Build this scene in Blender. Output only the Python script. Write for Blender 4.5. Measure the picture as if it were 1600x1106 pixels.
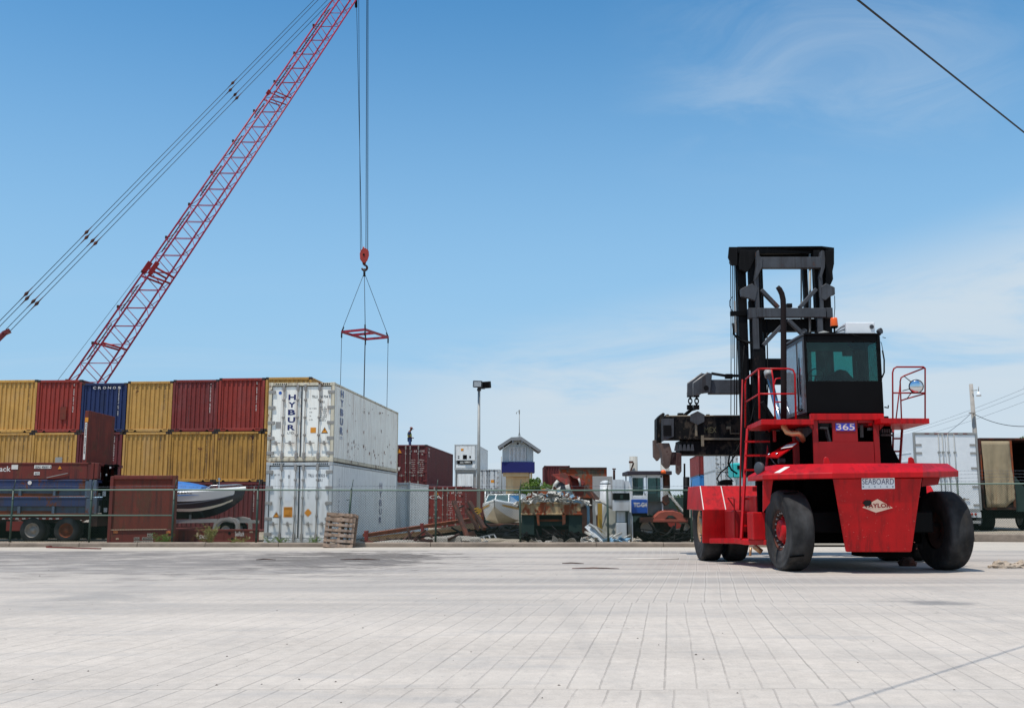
import bpy, math, random
from mathutils import Vector, Matrix
for _o in list(bpy.data.objects): bpy.data.objects.remove(_o)
SC = bpy.context.scene; COL = SC.collection
R = math.radians
# ---------------------------------------------------------------- camera
F = 1600.0; TH = R(8.46); CAMZ = 1.35
cam_d = bpy.data.cameras.new('camera'); cam = bpy.data.objects.new('camera', cam_d); COL.objects.link(cam)
cam.location = (0, 0, CAMZ); cam.rotation_euler = (R(90) + TH, 0, 0)
cam_d.sensor_width = 36; cam_d.lens = 36; cam_d.clip_start = .1; cam_d.clip_end = 6000
SC.camera = cam
# ---------------------------------------------------------------- light
SUN_EL = R(69); SUN_AZ = (-.76, -.65)
_l = math.hypot(*SUN_AZ); TO_SUN = Vector((SUN_AZ[0] / _l * math.cos(SUN_EL), SUN_AZ[1] / _l * math.cos(SUN_EL), math.sin(SUN_EL)))
sd = bpy.data.lights.new('sun', 'SUN'); sd.energy = 3.6; sd.angle = R(.53); sd.color = (1.0, .955, .88)
sun = bpy.data.objects.new('sun', sd); COL.objects.link(sun); sun.rotation_euler = TO_SUN.to_track_quat('Z', 'Y').to_euler()
SC.view_settings.view_transform = 'Standard'; SC.view_settings.look = 'None'; SC.view_settings.gamma = 1
SC.view_settings.exposure = 0.17
SC.view_settings.use_curve_mapping = False

class NT:
    """small node-graph helper"""
    def __init__(s, tree): s.t = tree; s.n = tree.nodes; s.l = tree.links
    def node(s, typ, props=None, **ins):
        nd = s.n.new(typ)
        for k, v in (props or {}).items(): setattr(nd, k, v)
        for k, v in ins.items():
            key = int(k[1:]) if k[0] == '_' else k.replace('_', ' ')
            s.put(nd.inputs[key], v)
        return nd
    def put(s, sock, v):
        if isinstance(v, bpy.types.NodeSocket): s.l.new(v, sock)
        elif isinstance(v, (tuple, list)) and len(v) == 3 and sock.type == 'RGBA': sock.default_value = (*v, 1)
        else: sock.default_value = v
    def m(s, op, a, b=None, c=None, clamp=False):
        nd = s.n.new('ShaderNodeMath'); nd.operation = op; nd.use_clamp = clamp
        s.put(nd.inputs[0], a)
        if b is not None: s.put(nd.inputs[1], b)
        if c is not None: s.put(nd.inputs[2], c)
        return nd.outputs[0]
    def mix(s, f, a, b, blend='MIX'):
        nd = s.n.new('ShaderNodeMix'); nd.data_type = 'RGBA'; nd.blend_type = blend
        s.put(nd.inputs[0], f); s.put(nd.inputs[6], a); s.put(nd.inputs[7], b); return nd.outputs[2]
    def noise(s, vec, scale, detail=4, rough=.55, dist=0):
        nd = s.n.new('ShaderNodeTexNoise'); s.l.new(vec, nd.inputs['Vector'])
        nd.inputs['Scale'].default_value = scale; nd.inputs['Detail'].default_value = detail
        nd.inputs['Roughness'].default_value = rough; nd.inputs['Distortion'].default_value = dist
        return nd.outputs[0]
    def ramp(s, v, lo, hi, smooth=True):
        nd = s.n.new('ShaderNodeMapRange'); nd.interpolation_type = 'SMOOTHSTEP' if smooth else 'LINEAR'
        s.put(nd.inputs[0], v); s.put(nd.inputs[1], lo); s.put(nd.inputs[2], hi); return nd.outputs[0]
    def mapping(s, vec, scale=(1, 1, 1), rot=(0, 0, 0), loc=(0, 0, 0)):
        nd = s.n.new('ShaderNodeMapping'); s.l.new(vec, nd.inputs[0])
        nd.inputs[1].default_value = loc; nd.inputs[2].default_value = rot; nd.inputs[3].default_value = scale
        return nd.outputs[0]

# ---------------------------------------------------------------- sky
W = bpy.data.worlds.new('World'); SC.world = W; W.use_nodes = True
g = NT(W.node_tree); g.n.clear()
sky = g.n.new('ShaderNodeTexSky'); sky.sky_type = 'NISHITA'; sky.sun_disc = False
sky.sun_elevation = SUN_EL; sky.sun_rotation = math.atan2(TO_SUN.x, TO_SUN.y) % (2 * math.pi)
sky.altitude = 0; sky.air_density = 1.0; sky.dust_density = .35; sky.ozone_density = 2.2
tc = g.n.new('ShaderNodeTexCoord').outputs['Generated']
sep = g.node('ShaderNodeSeparateXYZ', _0=tc)
zz = g.m('MAXIMUM', sep.outputs[2], .03)
px_ = g.m('DIVIDE', sep.outputs[0], g.m('ADD', zz, .12)); py_ = g.m('DIVIDE', sep.outputs[1], g.m('ADD', zz, .12))
pl = g.node('ShaderNodeCombineXYZ', X=px_, Y=py_, Z=0.0).outputs[0]
c1 = g.noise(g.mapping(pl, (.55, 1.5, 1), (0, 0, R(-12)), (3.1, 1.7, 0)), 1.0, 7, .55, .6)
c2 = g.noise(g.mapping(pl, (1.2, 2.4, 1), (0, 0, R(20)), (7.3, 2.2, 0)), 1.1, 8, .62, 1.0)
low = g.ramp(sep.outputs[2], .27, .02)                                # more cloud towards the horizon
hi_ = g.ramp(sep.outputs[2], .18, .40)
az = g.m('DIVIDE', sep.outputs[0], g.m('MAXIMUM', sep.outputs[1], .05))
c3 = g.noise(g.mapping(tc, (2.2, 2.2, 13), (0, R(-7), 0), (1.3, 0, 0)), 1.6, 8, .60, .5)
c4 = g.noise(g.mapping(tc, (3, 3, 9), (0, R(18), 0), (4.1, 2, 0)), 1.5, 8, .62, .8)
topz = g.m('MULTIPLY_ADD', az, .17, .150)                              # a soft bank low at the right, rising to the right
bank = g.m('MULTIPLY', g.ramp(sep.outputs[2], g.m('ADD', topz, .045), g.m('SUBTRACT', topz, .05)), g.ramp(az, -.30, .04))
bank = g.m('MULTIPLY', bank, g.ramp(g.m('ADD', c3, g.m('MULTIPLY', g.ramp(sep.outputs[2], .2, .05), .12)), .30, .58))
up = g.m('MULTIPLY', g.m('MULTIPLY', g.ramp(az, .08, .26), g.ramp(az, .62, .36)), g.m('MULTIPLY', g.ramp(sep.outputs[2], .28, .38), g.ramp(sep.outputs[2], .56, .44)))
cl = g.m('ADD', g.m('MULTIPLY', bank, .95), g.m('MULTIPLY', g.m('MULTIPLY', up, g.ramp(c4, .38, .72)), .34))
cl = g.m('ADD', cl, g.m('MULTIPLY', g.m('MULTIPLY', g.ramp(c1, .45, .80), low), .35), clamp=True)
hz = g.m('MULTIPLY', g.ramp(sep.outputs[2], .55, .04), .92)
hs = g.node('ShaderNodeHueSaturation', Hue=.491, Saturation=1.32, Value=1.02, Color=sky.outputs[0]).outputs[0]
s1 = g.mix(hz, hs, (2.15, 3.65, 5.15))
s2 = g.mix(g.m('MULTIPLY', cl, .85, clamp=True), s1, (4.1, 4.65, 5.1))
bg = g.node('ShaderNodeBackground', Color=s2, Strength=.14)
wo = g.n.new('ShaderNodeOutputWorld'); g.l.new(bg.outputs[0], wo.inputs[0])

# ---------------------------------------------------------------- pixel -> world at a given distance
def P(px, py, Y):
    a = (px - 800) / F; b = (553 - py) / F; d = math.cos(TH) - b * math.sin(TH); s = Y / d
    return Vector((a * s, Y, CAMZ + (math.sin(TH) + b * math.cos(TH)) * s))
def G(px, py, z=0.0):
    a = (px - 800) / F; b = (553 - py) / F; dz = math.sin(TH) + b * math.cos(TH); s = (z - CAMZ) / dz
    return Vector((a * s, (math.cos(TH) - b * math.sin(TH)) * s, z))

# ---------------------------------------------------------------- materials
def lin(c):
    return tuple((x / 255 / 12.92) if x / 255 <= .04045 else ((x / 255 + .055) / 1.055) ** 2.4 for x in c)
MATS = {}
def mat(name, col, rough=.6, metal=0.0, var=.14, scale=2.5, rust=0.0, rustc=(92, 48, 30), streak=0.0, streakc=(70, 45, 32),
        bump=0.0, spec=.5, fade=0.0, speck=0.0, coat=0.0, rs=1.6):
    """painted / raw surface: uneven colour, rust patches, vertical run marks, chips, faded patches, bump"""
    m = bpy.data.materials.new(name); m.use_nodes = True; g = NT(m.node_tree); g.n.clear()
    c = lin(col)
    tc = g.n.new('ShaderNodeTexCoord').outputs['Object']
    oi = g.n.new('ShaderNodeObjectInfo').outputs['Random']
    off = g.node('ShaderNodeVectorMath', {'operation': 'SCALE'}, _0=(31.0, 17.0, 23.0), Scale=oi).outputs[0]
    v = g.node('ShaderNodeVectorMath', {'operation': 'ADD'}, _0=tc, _1=off).outputs[0]
    n1 = g.noise(v, scale, 5, .6)
    k = g.m('MULTIPLY_ADD', g.m('SUBTRACT', n1, .5), 2.2 * var * 2, 1.0)
    if name.startswith('cont_'): k = g.m('MULTIPLY', k, g.m('MULTIPLY_ADD', oi, .26, .87))
    base = g.node('ShaderNodeVectorMath', {'operation': 'SCALE'}, _0=c, Scale=k).outputs[0]
    if fade:
        n5 = g.noise(g.mapping(v, (1, 1, .5)), scale * .45, 4, .6)
        pale = tuple(x * .62 + .20 for x in c)
        base = g.mix(g.m('MULTIPLY', g.ramp(n5, .48, .72), fade), base, pale)
    ro = rough
    if streak:
        n2 = g.noise(g.mapping(v, (9, 9, .35)), 1.0, 5, .62); n2b = g.noise(v, .9, 3)
        msk = g.m('MULTIPLY', g.m('MULTIPLY', g.ramp(n2, .46, .66), g.ramp(n2b, .34, .56)), streak)
        base = g.mix(msk, base, lin(streakc))
    if rust:
        n3 = g.noise(g.mapping(v, (1, 1, .7)), rs, 9, .72, .3); n4 = g.noise(v, rs * 9, 5, .7)
        rc = g.mix(n4, tuple(x * .55 for x in lin(rustc)), tuple(x * 1.5 for x in lin(rustc)))
        thr = .70 - rust * .36
        msk = g.ramp(g.m('ADD', n3, g.m('MULTIPLY', g.m('SUBTRACT', n4, .5), .12)), thr, thr + .05)
        base = g.mix(msk, base, rc); ro = g.m('MAXIMUM', g.m('MULTIPLY', msk, .85), rough)
    if speck:
        n6 = g.noise(v, 38, 3, .6); base = g.mix(g.m('MULTIPLY', g.ramp(n6, .66, .72), speck), base, tuple(x * .3 for x in lin(rustc)))
    bs = g.n.new('ShaderNodeBsdfPrincipled'); g.put(bs.inputs['Base Color'], base); g.put(bs.inputs['Roughness'], ro)
    bs.inputs['Metallic'].default_value = metal; bs.inputs['Specular IOR Level'].default_value = spec
    if coat: bs.inputs['Coat Weight'].default_value = coat; bs.inputs['Coat Roughness'].default_value = .12
    if bump:
        bn = g.noise(v, scale * 5, 5, .6)
        b = g.node('ShaderNodeBump', Strength=min(1, bump * 2), Distance=bump * .05, Height=bn); g.l.new(b.outputs[0], bs.inputs['Normal'])
    o = g.n.new('ShaderNodeOutputMaterial'); g.l.new(bs.outputs[0], o.inputs[0]); MATS[name] = m
    return m
def glass(name, tint=(.55, .85, .8), amount=.75, rough=.02):
    m = bpy.data.materials.new(name); m.use_nodes = True; g = NT(m.node_tree); g.n.clear()
    tr = g.node('ShaderNodeBsdfTransparent', Color=tint); gl = g.node('ShaderNodeBsdfGlossy', Color=(.9, .95, 1), Roughness=rough)
    fr = g.n.new('ShaderNodeFresnel'); fr.inputs[0].default_value = 1.5
    df = g.node('ShaderNodeBsdfDiffuse', Color=tuple(x * .3 for x in tint))
    nz = g.noise(g.n.new('ShaderNodeTexCoord').outputs['Object'], 4, 4)
    a = g.node('ShaderNodeMixShader', _0=g.m('MULTIPLY_ADD', nz, .2, .92 - amount, clamp=True), _1=tr.outputs[0], _2=df.outputs[0])
    b = g.node('ShaderNodeMixShader', _0=g.m('MULTIPLY', fr.outputs[0], .75, clamp=True), _1=a.outputs[0], _2=gl.outputs[0])
    o = g.n.new('ShaderNodeOutputMaterial'); g.l.new(b.outputs[0], o.inputs[0]); MATS[name] = m
    return m
def leafmat(name, col, col2):
    m = bpy.data.materials.new(name); m.use_nodes = True; g = NT(m.node_tree); g.n.clear()
    tc = g.n.new('ShaderNodeTexCoord').outputs['Object']; n = g.noise(tc, 1.3, 3); n2 = g.noise(tc, 30, 2)
    c = g.mix(g.m('MULTIPLY_ADD', n2, .7, g.m('MULTIPLY_ADD', n, 1.2, -.5), clamp=True), lin(col), lin(col2))
    bs = g.node('ShaderNodeBsdfPrincipled', Base_Color=c, Roughness=.55); tl = g.node('ShaderNodeBsdfTranslucent', Color=c)
    mx = g.node('ShaderNodeMixShader', _0=.25, _1=bs.outputs[0], _2=tl.outputs[0])
    o = g.n.new('ShaderNodeOutputMaterial'); g.l.new(mx.outputs[0], o.inputs[0]); MATS[name] = m
    return m

# ---------------------------------------------------------------- mesh building
_GL = {}
def glyphs(s, bold=0.0):
    key = s; s = s
    if (s, bold) not in _GL:
        cu = bpy.data.curves.new('t', 'FONT'); cu.body = s; cu.size = 1; cu.resolution_u = 3; cu.offset = bold
        ob = bpy.data.objects.new('t', cu); COL.objects.link(ob)
        dg = bpy.context.evaluated_depsgraph_get(); me = bpy.data.meshes.new_from_object(ob.evaluated_get(dg))
        vs = [(v.co.x, v.co.y) for v in me.vertices]; fs = [tuple(p.vertices) for p in me.polygons]
        bpy.data.objects.remove(ob); bpy.data.curves.remove(cu); bpy.data.meshes.remove(me)
        _GL[(s, bold)] = (vs, fs)
    return _GL[(s, bold)]
def frame_of(d):
    d = d.normalized(); up = Vector((0, 0, 1)) if abs(d.z) < .95 else Vector((1, 0, 0))
    a = d.cross(up).normalized(); return a, a.cross(d).normalized()
ORG = {}
SPLIT = {'corner_castings': 'corner_casting', 'chain_anchors': 'chain_anchor', 'crossmember_ears': 'crossmember_ear', 'section_joints': 'section_joint', 'mast_braces': 'mast_brace',
         'corner_posts': 'corner_post', 'locks': 'lock', 'hatch_knobs': 'hatch_knob', 'orange_markers': 'orange_marker', 'end_plates': 'end_plate', 'stakes': 'stake', 'hinge_arms': 'hinge_arm',
         'marker_lights': 'marker_light', 'tail_lights': 'tail_light', 'hinges': 'hinge', 'stiffener_ribs': 'stiffener_rib', 'mast_posts': 'mast_post', 'fork_pockets': 'fork_pocket',
         'gussets': 'gusset', 'twistlock_guides': 'twistlock_guide', 'mirror_arms': 'mirror_arm', 'dark_rails': 'dark_rail', 'stringers': 'stringer', 'roof_brackets': 'roof_bracket', 'platform_legs': 'platform_leg',
         'hose_pulleys': 'hose_pulley', 'mast_stiffeners': 'mast_stiffener', 'cylinder_collars': 'cylinder_collar', 'seats': 'seat', 'rail_plates': 'plate', 'bin_legs': 'bin_leg', 'web_stiffeners': 'web_stiffener', 'filter_housings': 'filter_housing', 'windows': 'window', 'posts': 'post', 'axle_and_shade_parts': 'axle_and_shade_part', 'lift_rams': 'lift_ram', 'radiator_parts': 'radiator', 'wheel_nuts': 'wheel_nut', 'walkway_pipes': 'walkway_pipe', 'valve_blocks': 'valve', 'wirings': 'wiring', 'pulley_brackets': 'pulley_bracket', 'scars': 'rust_scar'}
class MB:
    def __init__(s): s.v = []; s.f = []; s.s = []
    def add(s, vs, fs, sm=False):
        k = len(s.v); s.v += [Vector(x) for x in vs]
        for f in fs: s.f.append(tuple(i + k for i in f)); s.s.append(sm)
        return s
    def box(s, x0, x1, y0, y1, z0, z1):
        return s.add([(x0, y0, z0), (x1, y0, z0), (x1, y1, z0), (x0, y1, z0), (x0, y0, z1), (x1, y0, z1), (x1, y1, z1), (x0, y1, z1)],
                     [(3, 2, 1, 0), (4, 5, 6, 7), (0, 1, 5, 4), (1, 2, 6, 5), (2, 3, 7, 6), (3, 0, 4, 7)])
    def obox(s, c, size, rot=(0, 0, 0)):
        from mathutils import Euler
        m = Euler(rot).to_matrix(); h = Vector(size) / 2; c = Vector(c)
        vs = [c + m @ Vector((sx * h.x, sy * h.y, sz * h.z)) for sz in (-1, 1) for sx, sy in ((-1, -1), (1, -1), (1, 1), (-1, 1))]
        return s.add(vs, [(3, 2, 1, 0), (4, 5, 6, 7), (0, 1, 5, 4), (1, 2, 6, 5), (2, 3, 7, 6), (3, 0, 4, 7)])
    def prism(s, pts, vec):
        pts = [Vector(p) for p in pts]; vec = Vector(vec); n = len(pts)
        nrm = sum(((pts[i]).cross(pts[(i + 1) % n]) for i in range(n)), Vector())
        if nrm.dot(vec) > 0: pts = pts[::-1]
        return s.add(pts + [p + vec for p in pts],
                     [tuple(range(n)), tuple(range(2 * n - 1, n - 1, -1))] + [(i, i + n, (i + 1) % n + n, (i + 1) % n) for i in range(n)])
    def loft(s, rings, cap=True, sm=False):
        n = len(rings[0]); vs = [p for r in rings for p in r]; fs = []
        for k in range(len(rings) - 1):
            for i in range(n): fs.append((k * n + i, k * n + (i + 1) % n, (k + 1) * n + (i + 1) % n, (k + 1) * n + i))
        s.add(vs, fs, sm)
        if cap:
            b = len(s.v) - len(vs)
            s.f.append(tuple(b + i for i in range(n - 1, -1, -1))); s.s.append(False)
            s.f.append(tuple(b + (len(rings) - 1) * n + i for i in range(n))); s.s.append(False)
        return s
    def tube(s, pts, r, n=8, closed=False, cap=True):
        pts = [Vector(p) for p in pts]; m = len(pts); rings = []; prev = None
        rr = r if isinstance(r, (list, tuple)) else [r] * m
        for i, p in enumerate(pts):
            if closed: d = (pts[(i + 1) % m] - pts[i - 1])
            else: d = (pts[min(i + 1, m - 1)] - pts[max(i - 1, 0)])
            d.normalize()
            if prev is None: a, b = frame_of(d)
            else:
                a = prev - d * prev.dot(d)
                if a.length < 1e-5: a, b = frame_of(d)
                a.normalize(); b = a.cross(d) * -1
                b = d.cross(a)
            prev = a; b = d.cross(a)
            rings.append([p + (a * math.cos(2 * math.pi * k / n) + b * math.sin(2 * math.pi * k / n)) * rr[i] for k in range(n)])
        if closed: rings.append(rings[0])
        return s.loft(rings, cap and not closed, True)
    def cyl(s, a, b, r, r2=None, n=12): return s.tube([a, b], [r, r if r2 is None else r2], n)
    def bar(s, a, b, w, h, up=None):
        """rectangular bar between two points"""
        a = Vector(a); b = Vector(b); d = (b - a).normalized()
        u = Vector(up) if up else Vector((0, 0, 1))
        if abs(d.dot(u)) > .98: u = Vector((0, 1, 0))
        x = d.cross(u).normalized() * w / 2; y = x.cross(d).normalized() * h / 2
        return s.loft([[p - x - y, p + x - y, p + x + y, p - x + y] for p in (a, b)])
    def lathe(s, prof, o, ax, n=32, sm=True, cap=True):
        """prof: (distance along axis, radius)"""
        o = Vector(o); ax = Vector(ax).normalized(); a, b = frame_of(ax); rings = []
        for t, r in prof: rings.append([o + ax * t + (a * math.cos(2 * math.pi * k / n) + b * math.sin(2 * math.pi * k / n)) * r for k in range(n)])
        return s.loft(rings, cap, sm)
    def quad(s, a, b, c, d): return s.add([a, b, c, d], [(0, 1, 2, 3)])
    def text(s, t, o, u, v, w, h, off=(0, 0, 0), bold=.012):
        vs, fs = glyphs(t, bold)
        if not vs: return s
        x0 = min(p[0] for p in vs); x1 = max(p[0] for p in vs); y0 = min(p[1] for p in vs); y1 = max(p[1] for p in vs)
        o = Vector(o) + Vector(off); u = Vector(u); v = Vector(v); kx = w / max(1e-6, x1 - x0); ky = h / max(1e-6, y1 - y0)
        return s.add([o + u * (p[0] - x0) * kx + v * (p[1] - y0) * ky for p in vs], fs)
    def stack(s, t, o, u, v, w, h, pitch, bold=.012):
        """letters one under another; o = lower left of the TOP letter"""
        o = Vector(o); v = Vector(v)
        for i, ch in enumerate(t):
            if ch != ' ': s.text(ch, o - v * pitch * i, u, v, w * (.3 if ch in 'I1' else 1), h, bold=bold)
        return s
    def marks(s, o, u, v, w, h, n, seed=1):
        """a run of marks too small to read"""
        rn = random.Random(seed); o = Vector(o); u = Vector(u); v = Vector(v); c = w / n
        for i in range(n):
            if rn.random() < .12: continue
            p = o + u * c * i; k = c * .62; t = c * .2
            for a, b, cc, d in ((0, t, 0, h), (0, k, h - t, h), (0, k, 0, t), (k - t, k, 0, h), (0, k, h * .45, h * .45 + t)):
                if rn.random() < .68: s.quad(p + u * a + v * cc, p + u * b + v * cc, p + u * b + v * d, p + u * a + v * d)
        return s
    def build(s, name, m, parent=None, bevel=0, label=None):
        if name in SPLIT:
            one = SPLIT[name]; par = list(range(len(s.v)))
            def find(i):
                while par[i] != i: par[i] = par[par[i]]; i = par[i]
                return i
            for f in s.f:
                for q in f[1:]: par[find(q)] = find(f[0])
            isl = {}
            for i in range(len(s.v)): isl.setdefault(find(i), []).append(i)
            bx = [[set(v), [min(s.v[i][k] for i in v) - .012 for k in range(3)], [max(s.v[i][k] for i in v) + .012 for k in range(3)]] for v in isl.values()]
            ch = True
            while ch:
                ch = False
                for i in range(len(bx)):
                    for j in range(i + 1, len(bx)):
                        if all(bx[i][1][k] <= bx[j][2][k] and bx[j][1][k] <= bx[i][2][k] for k in range(3)):
                            bx[i][0] |= bx[j][0]; bx[i][1] = [min(a, b) for a, b in zip(bx[i][1], bx[j][1])]; bx[i][2] = [max(a, b) for a, b in zip(bx[i][2], bx[j][2])]
                            del bx[j]; ch = True; break
                    if ch: break
            o = None
            for vs, _, _ in bx:
                idx = sorted(vs); mp = {q: k for k, q in enumerate(idx)}; p = MB(); p.v = [s.v[q] for q in idx]
                for f, sm in zip(s.f, s.s):
                    if f[0] in vs: p.f.append(tuple(mp[q] for q in f)); p.s.append(sm)
                o = p.build(one, m, parent, bevel, label)
            return o
        org = Vector((0, 0, 0))
        if parent is not None: org = ORG.get(parent.name, org)
        me = bpy.data.meshes.new(name); me.from_pydata([v - org for v in s.v], [], s.f)
        me.polygons.foreach_set('use_smooth', s.s); me.update()
        o = bpy.data.objects.new(name, me); COL.objects.link(o); me.materials.append(MATS[m] if isinstance(m, str) else m)
        if parent is not None: o.parent = parent; ORG[o.name] = org
        if bevel:
            b = o.modifiers.new('bevel', 'BEVEL'); b.width = bevel; b.segments = 1; b.limit_method = 'ANGLE'; b.angle_limit = R(40)
        if label: o['label'] = label
        return o
def pb(mb, x0, y0, x1, y1, Y, d):
    a = P(x0, y0, Y); b = P(x1, y1, Y); c = P(x0, y1, Y); e = P(x1, y0, Y)
    return mb.box((a.x + c.x) / 2, (b.x + e.x) / 2, Y, Y + d, min(b.z, a.z), max(a.z, b.z))
def pp(mb, pts, Y, d): return mb.prism([P(x, y, Y) for x, y in pts], (0, d, 0))
def pt(mb, pts, r, n=8, **k): return mb.tube([P(*p) for p in pts], r, n, **k)
def tag(o, label=None, cat=None, group=None, kind=None):
    if label: o['label'] = label
    if cat: o['category'] = cat
    if group: o['group'] = group
    if kind: o['kind'] = kind
    return o
def thing(name, loc, label, cat, group=None, rz=0, world=True):
    """world=True: meshes of the parts are given in world coordinates; False: in the thing's own"""
    o = bpy.data.objects.new(name, None); COL.objects.link(o); o.location = loc; o.rotation_euler = (0, 0, rz); o.empty_display_size = .3
    ORG[o.name] = Vector(loc) if world else Vector((0, 0, 0))
    return tag(o, label, cat, group)
def tree_copy(o, parent=None, loc=None, rz=None, label=None, group=None):
    c = o.copy(); COL.objects.link(c)
    if parent is not None: c.parent = parent
    if loc is not None: c.location = loc
    if rz is not None: c.rotation_euler = (0, 0, rz)
    if label: c['label'] = label
    if group: c['group'] = group
    for ch in list(o.children): tree_copy(ch, c)
    return c
def arc(c, u, v, r, a0, a1, n):
    return [Vector(c) + Vector(u) * r * math.cos(R(a0 + (a1 - a0) * i / n)) + Vector(v) * r * math.sin(R(a0 + (a1 - a0) * i / n)) for i in range(n + 1)]
X3 = Vector((1, 0, 0)); Y3 = Vector((0, 1, 0)); Z3 = Vector((0, 0, 1))

# palette -------------------------------------------------------
mat('cont_yellow', (190, 144, 70), .6, streak=.35, rust=.16, var=.12, bump=.1, fade=.2, streakc=(110, 74, 40))
mat('cont_yellow_old', (178, 132, 58), .65, streak=.65, rust=.26, var=.16, bump=.1)
mat('cont_red', (124, 36, 28), .6, streak=.6, rust=.12, var=.12, fade=.12, streakc=(60, 25, 20))
mat('cont_red_bright', (146, 43, 27), .6, streak=.5, rust=.10, var=.12, fade=.10, streakc=(60, 25, 20))
mat('cont_maroon', (94, 28, 28), .6, streak=.6, rust=.15, var=.14, streakc=(40, 20, 20))
mat('cont_blue', (20, 36, 82), .5, streak=.5, rust=.14, var=.12, streakc=(20, 22, 40))
mat('reefer_cream', (246, 243, 232), .45, streak=.45, rust=.08, streakc=(150, 110, 78), rustc=(130, 80, 45), var=.05, scale=1.2)
mat('reefer_cool', (230, 231, 228), .45, streak=.3, rust=.03, streakc=(130, 120, 110), rustc=(120, 80, 50), var=.05, scale=1.2)
mat('white_grey', (200, 203, 203), .5, streak=.5, rust=.06, streakc=(120, 100, 85), var=.07)
mat('frame_cream', (206, 196, 172), .6, rust=.34, streak=.6, var=.1)
mat('frame_cool', (182, 186, 186), .6, rust=.16, streak=.4, var=.1)
mat('gasket', (14, 16, 20), .7)
mat('bar_grey', (150, 142, 134), .45, metal=.35, rust=.15)
mat('hinge_grey', (150, 146, 140), .55, metal=.2, rust=.12)
mat('casting', (44, 34, 30), .8, rust=.35)
mat('rust', (112, 62, 38), .9, rust=.55, var=.3, scale=4, bump=.3, rustc=(140, 66, 30))
mat('rust_dark', (62, 38, 30), .9, rust=.5, var=.3, scale=4, bump=.3, rustc=(88, 44, 28))
mat('rack_red', (104, 34, 22), .7, streak=.7, rust=.45, var=.18, scale=1.8, streakc=(50, 22, 18), speck=.3)
mat('rack_brown', (108, 42, 26), .8, streak=.7, rust=.52, var=.3, scale=1.8, streakc=(60, 28, 20), speck=.5)
mat('rack_blue', (34, 50, 90), .6, streak=.6, rust=.3, var=.16)
mat('rack_bluegrey', (74, 88, 104), .6, streak=.6, rust=.3, var=.16)
mat('navy_ink', (28, 34, 92), .5, var=.05)
mat('dark_ink', (60, 62, 66), .6, var=.05)
mat('white_ink', (214, 208, 200), .6, var=.06)
mat('orange_sign', (216, 140, 34), .5, var=.06)
mat('black', (7, 7, 8), .6, var=.3, spec=.12)
mat('black_soft', (5, 5, 5), .9, var=.3, spec=.08)
mat('rubber', (44, 43, 43), .88, var=.45, scale=3, bump=.15, fade=.25, spec=.2, streak=.3, streakc=(74, 66, 56))
mat('rubber_dark', (18, 18, 18), .9, var=.3, spec=.12)
mat('mast_black', (12, 10, 11), .6, rust=.22, var=.4, rustc=(50, 38, 34), spec=.15, streak=.3, streakc=(36, 33, 33))
mat('spreader_black', (10, 9, 9), .6, rust=.5, var=.5, rustc=(62, 54, 46), spec=.18, streak=.7, streakc=(54, 50, 48), scale=4, rs=3)
mat('mast_grey', (68, 70, 74), .55, rust=.30, streak=.7, var=.3, rustc=(74, 48, 40), streakc=(44, 38, 38), spec=.3, speck=.4)
mat('forklift_red', (182, 5, 13), .42, var=.22, scale=2.2, fade=.0, spec=.28, coat=.04, bump=.02, streak=.45, streakc=(84, 8, 10), rust=.05, rustc=(60, 24, 20), speck=.25)
mat('forklift_red_dark', (142, 10, 14), .5, var=.16, spec=.4, rust=.08, rustc=(70, 25, 20))  # darker red; on the rear panel it stands in for shade below the cab
mat('chrome', (190, 195, 200), .18, metal=1.0, var=.05)
mat('exhaust', (26, 16, 16), .75, metal=.0, rust=.2, var=.2, rustc=(60, 32, 28), spec=.2)
mat('exhaust_hot', (196, 150, 110), .45, metal=.6, rust=.15, var=.2, rustc=(120, 60, 40))
mat('boom_red', (150, 20, 60), .5, var=.12, rust=.05)
mat('hook_orange', (160, 44, 24), .5, var=.2, rust=.1)
mat('cable', (30, 32, 36), .6, metal=.3)
mat('cable_grey', (92, 98, 106), .5, metal=.5)
mat('fence_green', (36, 58, 48), .5, var=.1)
mat('fence_pale', (96, 116, 102), .5, var=.1)
mat('fence_wire', (24, 50, 38), .7, var=.1)
mat('galv', (150, 150, 146), .6, metal=.25, var=.12)
mat('concrete', (150, 144, 134), .9, var=.18, scale=3, bump=.4, streak=.3)
mat('kerb', (136, 122, 108), .9, var=.3, scale=1.4, bump=.5)
mat('wood', (136, 114, 96), .9, var=.6, scale=5, streak=.6, bump=.4, fade=.5, streakc=(66, 50, 42))
mat('plank', (176, 150, 122), .85, var=.2, scale=3, bump=.3)
mat('white_paint', (226, 228, 228), .35, var=.05, spec=.5)
mat('gelcoat', (232, 232, 226), .25, var=.04, coat=.4)
mat('gelcoat_cream', (222, 214, 190), .3, var=.08, streak=.2, coat=.3)
mat('navy_gel', (22, 26, 44), .25, var=.1, coat=.5)
mat('stripe_gel', (196, 150, 62), .4, var=.08)
mat('grey_gel', (120, 128, 136), .35, var=.05)
mat('tarp_blue', (50, 108, 172), .65, var=.16, scale=5, bump=.4)
mat('tarp_green', (28, 50, 44), .8, var=.2)
mat('teal', (40, 176, 172), .4, var=.1)
mat('blue_paint', (34, 84, 168), .4, var=.1, rust=.05)
mat('blue_light', (52, 124, 184), .5, var=.1)
mat('tower_grey', (178, 184, 186), .85, var=.06, streak=.2)
mat('tower_beige', (206, 178, 136), .85, var=.07, streak=.2)
mat('tower_blue', (8, 18, 92), .7, var=.1)
mat('roof_grey', (128, 130, 132), .8, var=.12)
mat('shutter', (240, 240, 240), .5, var=.04)
mat('orange_lamp', (240, 96, 18), .3, var=.03)
mat('yellow_worn', (176, 136, 44), .7, rust=.35, var=.2)
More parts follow.
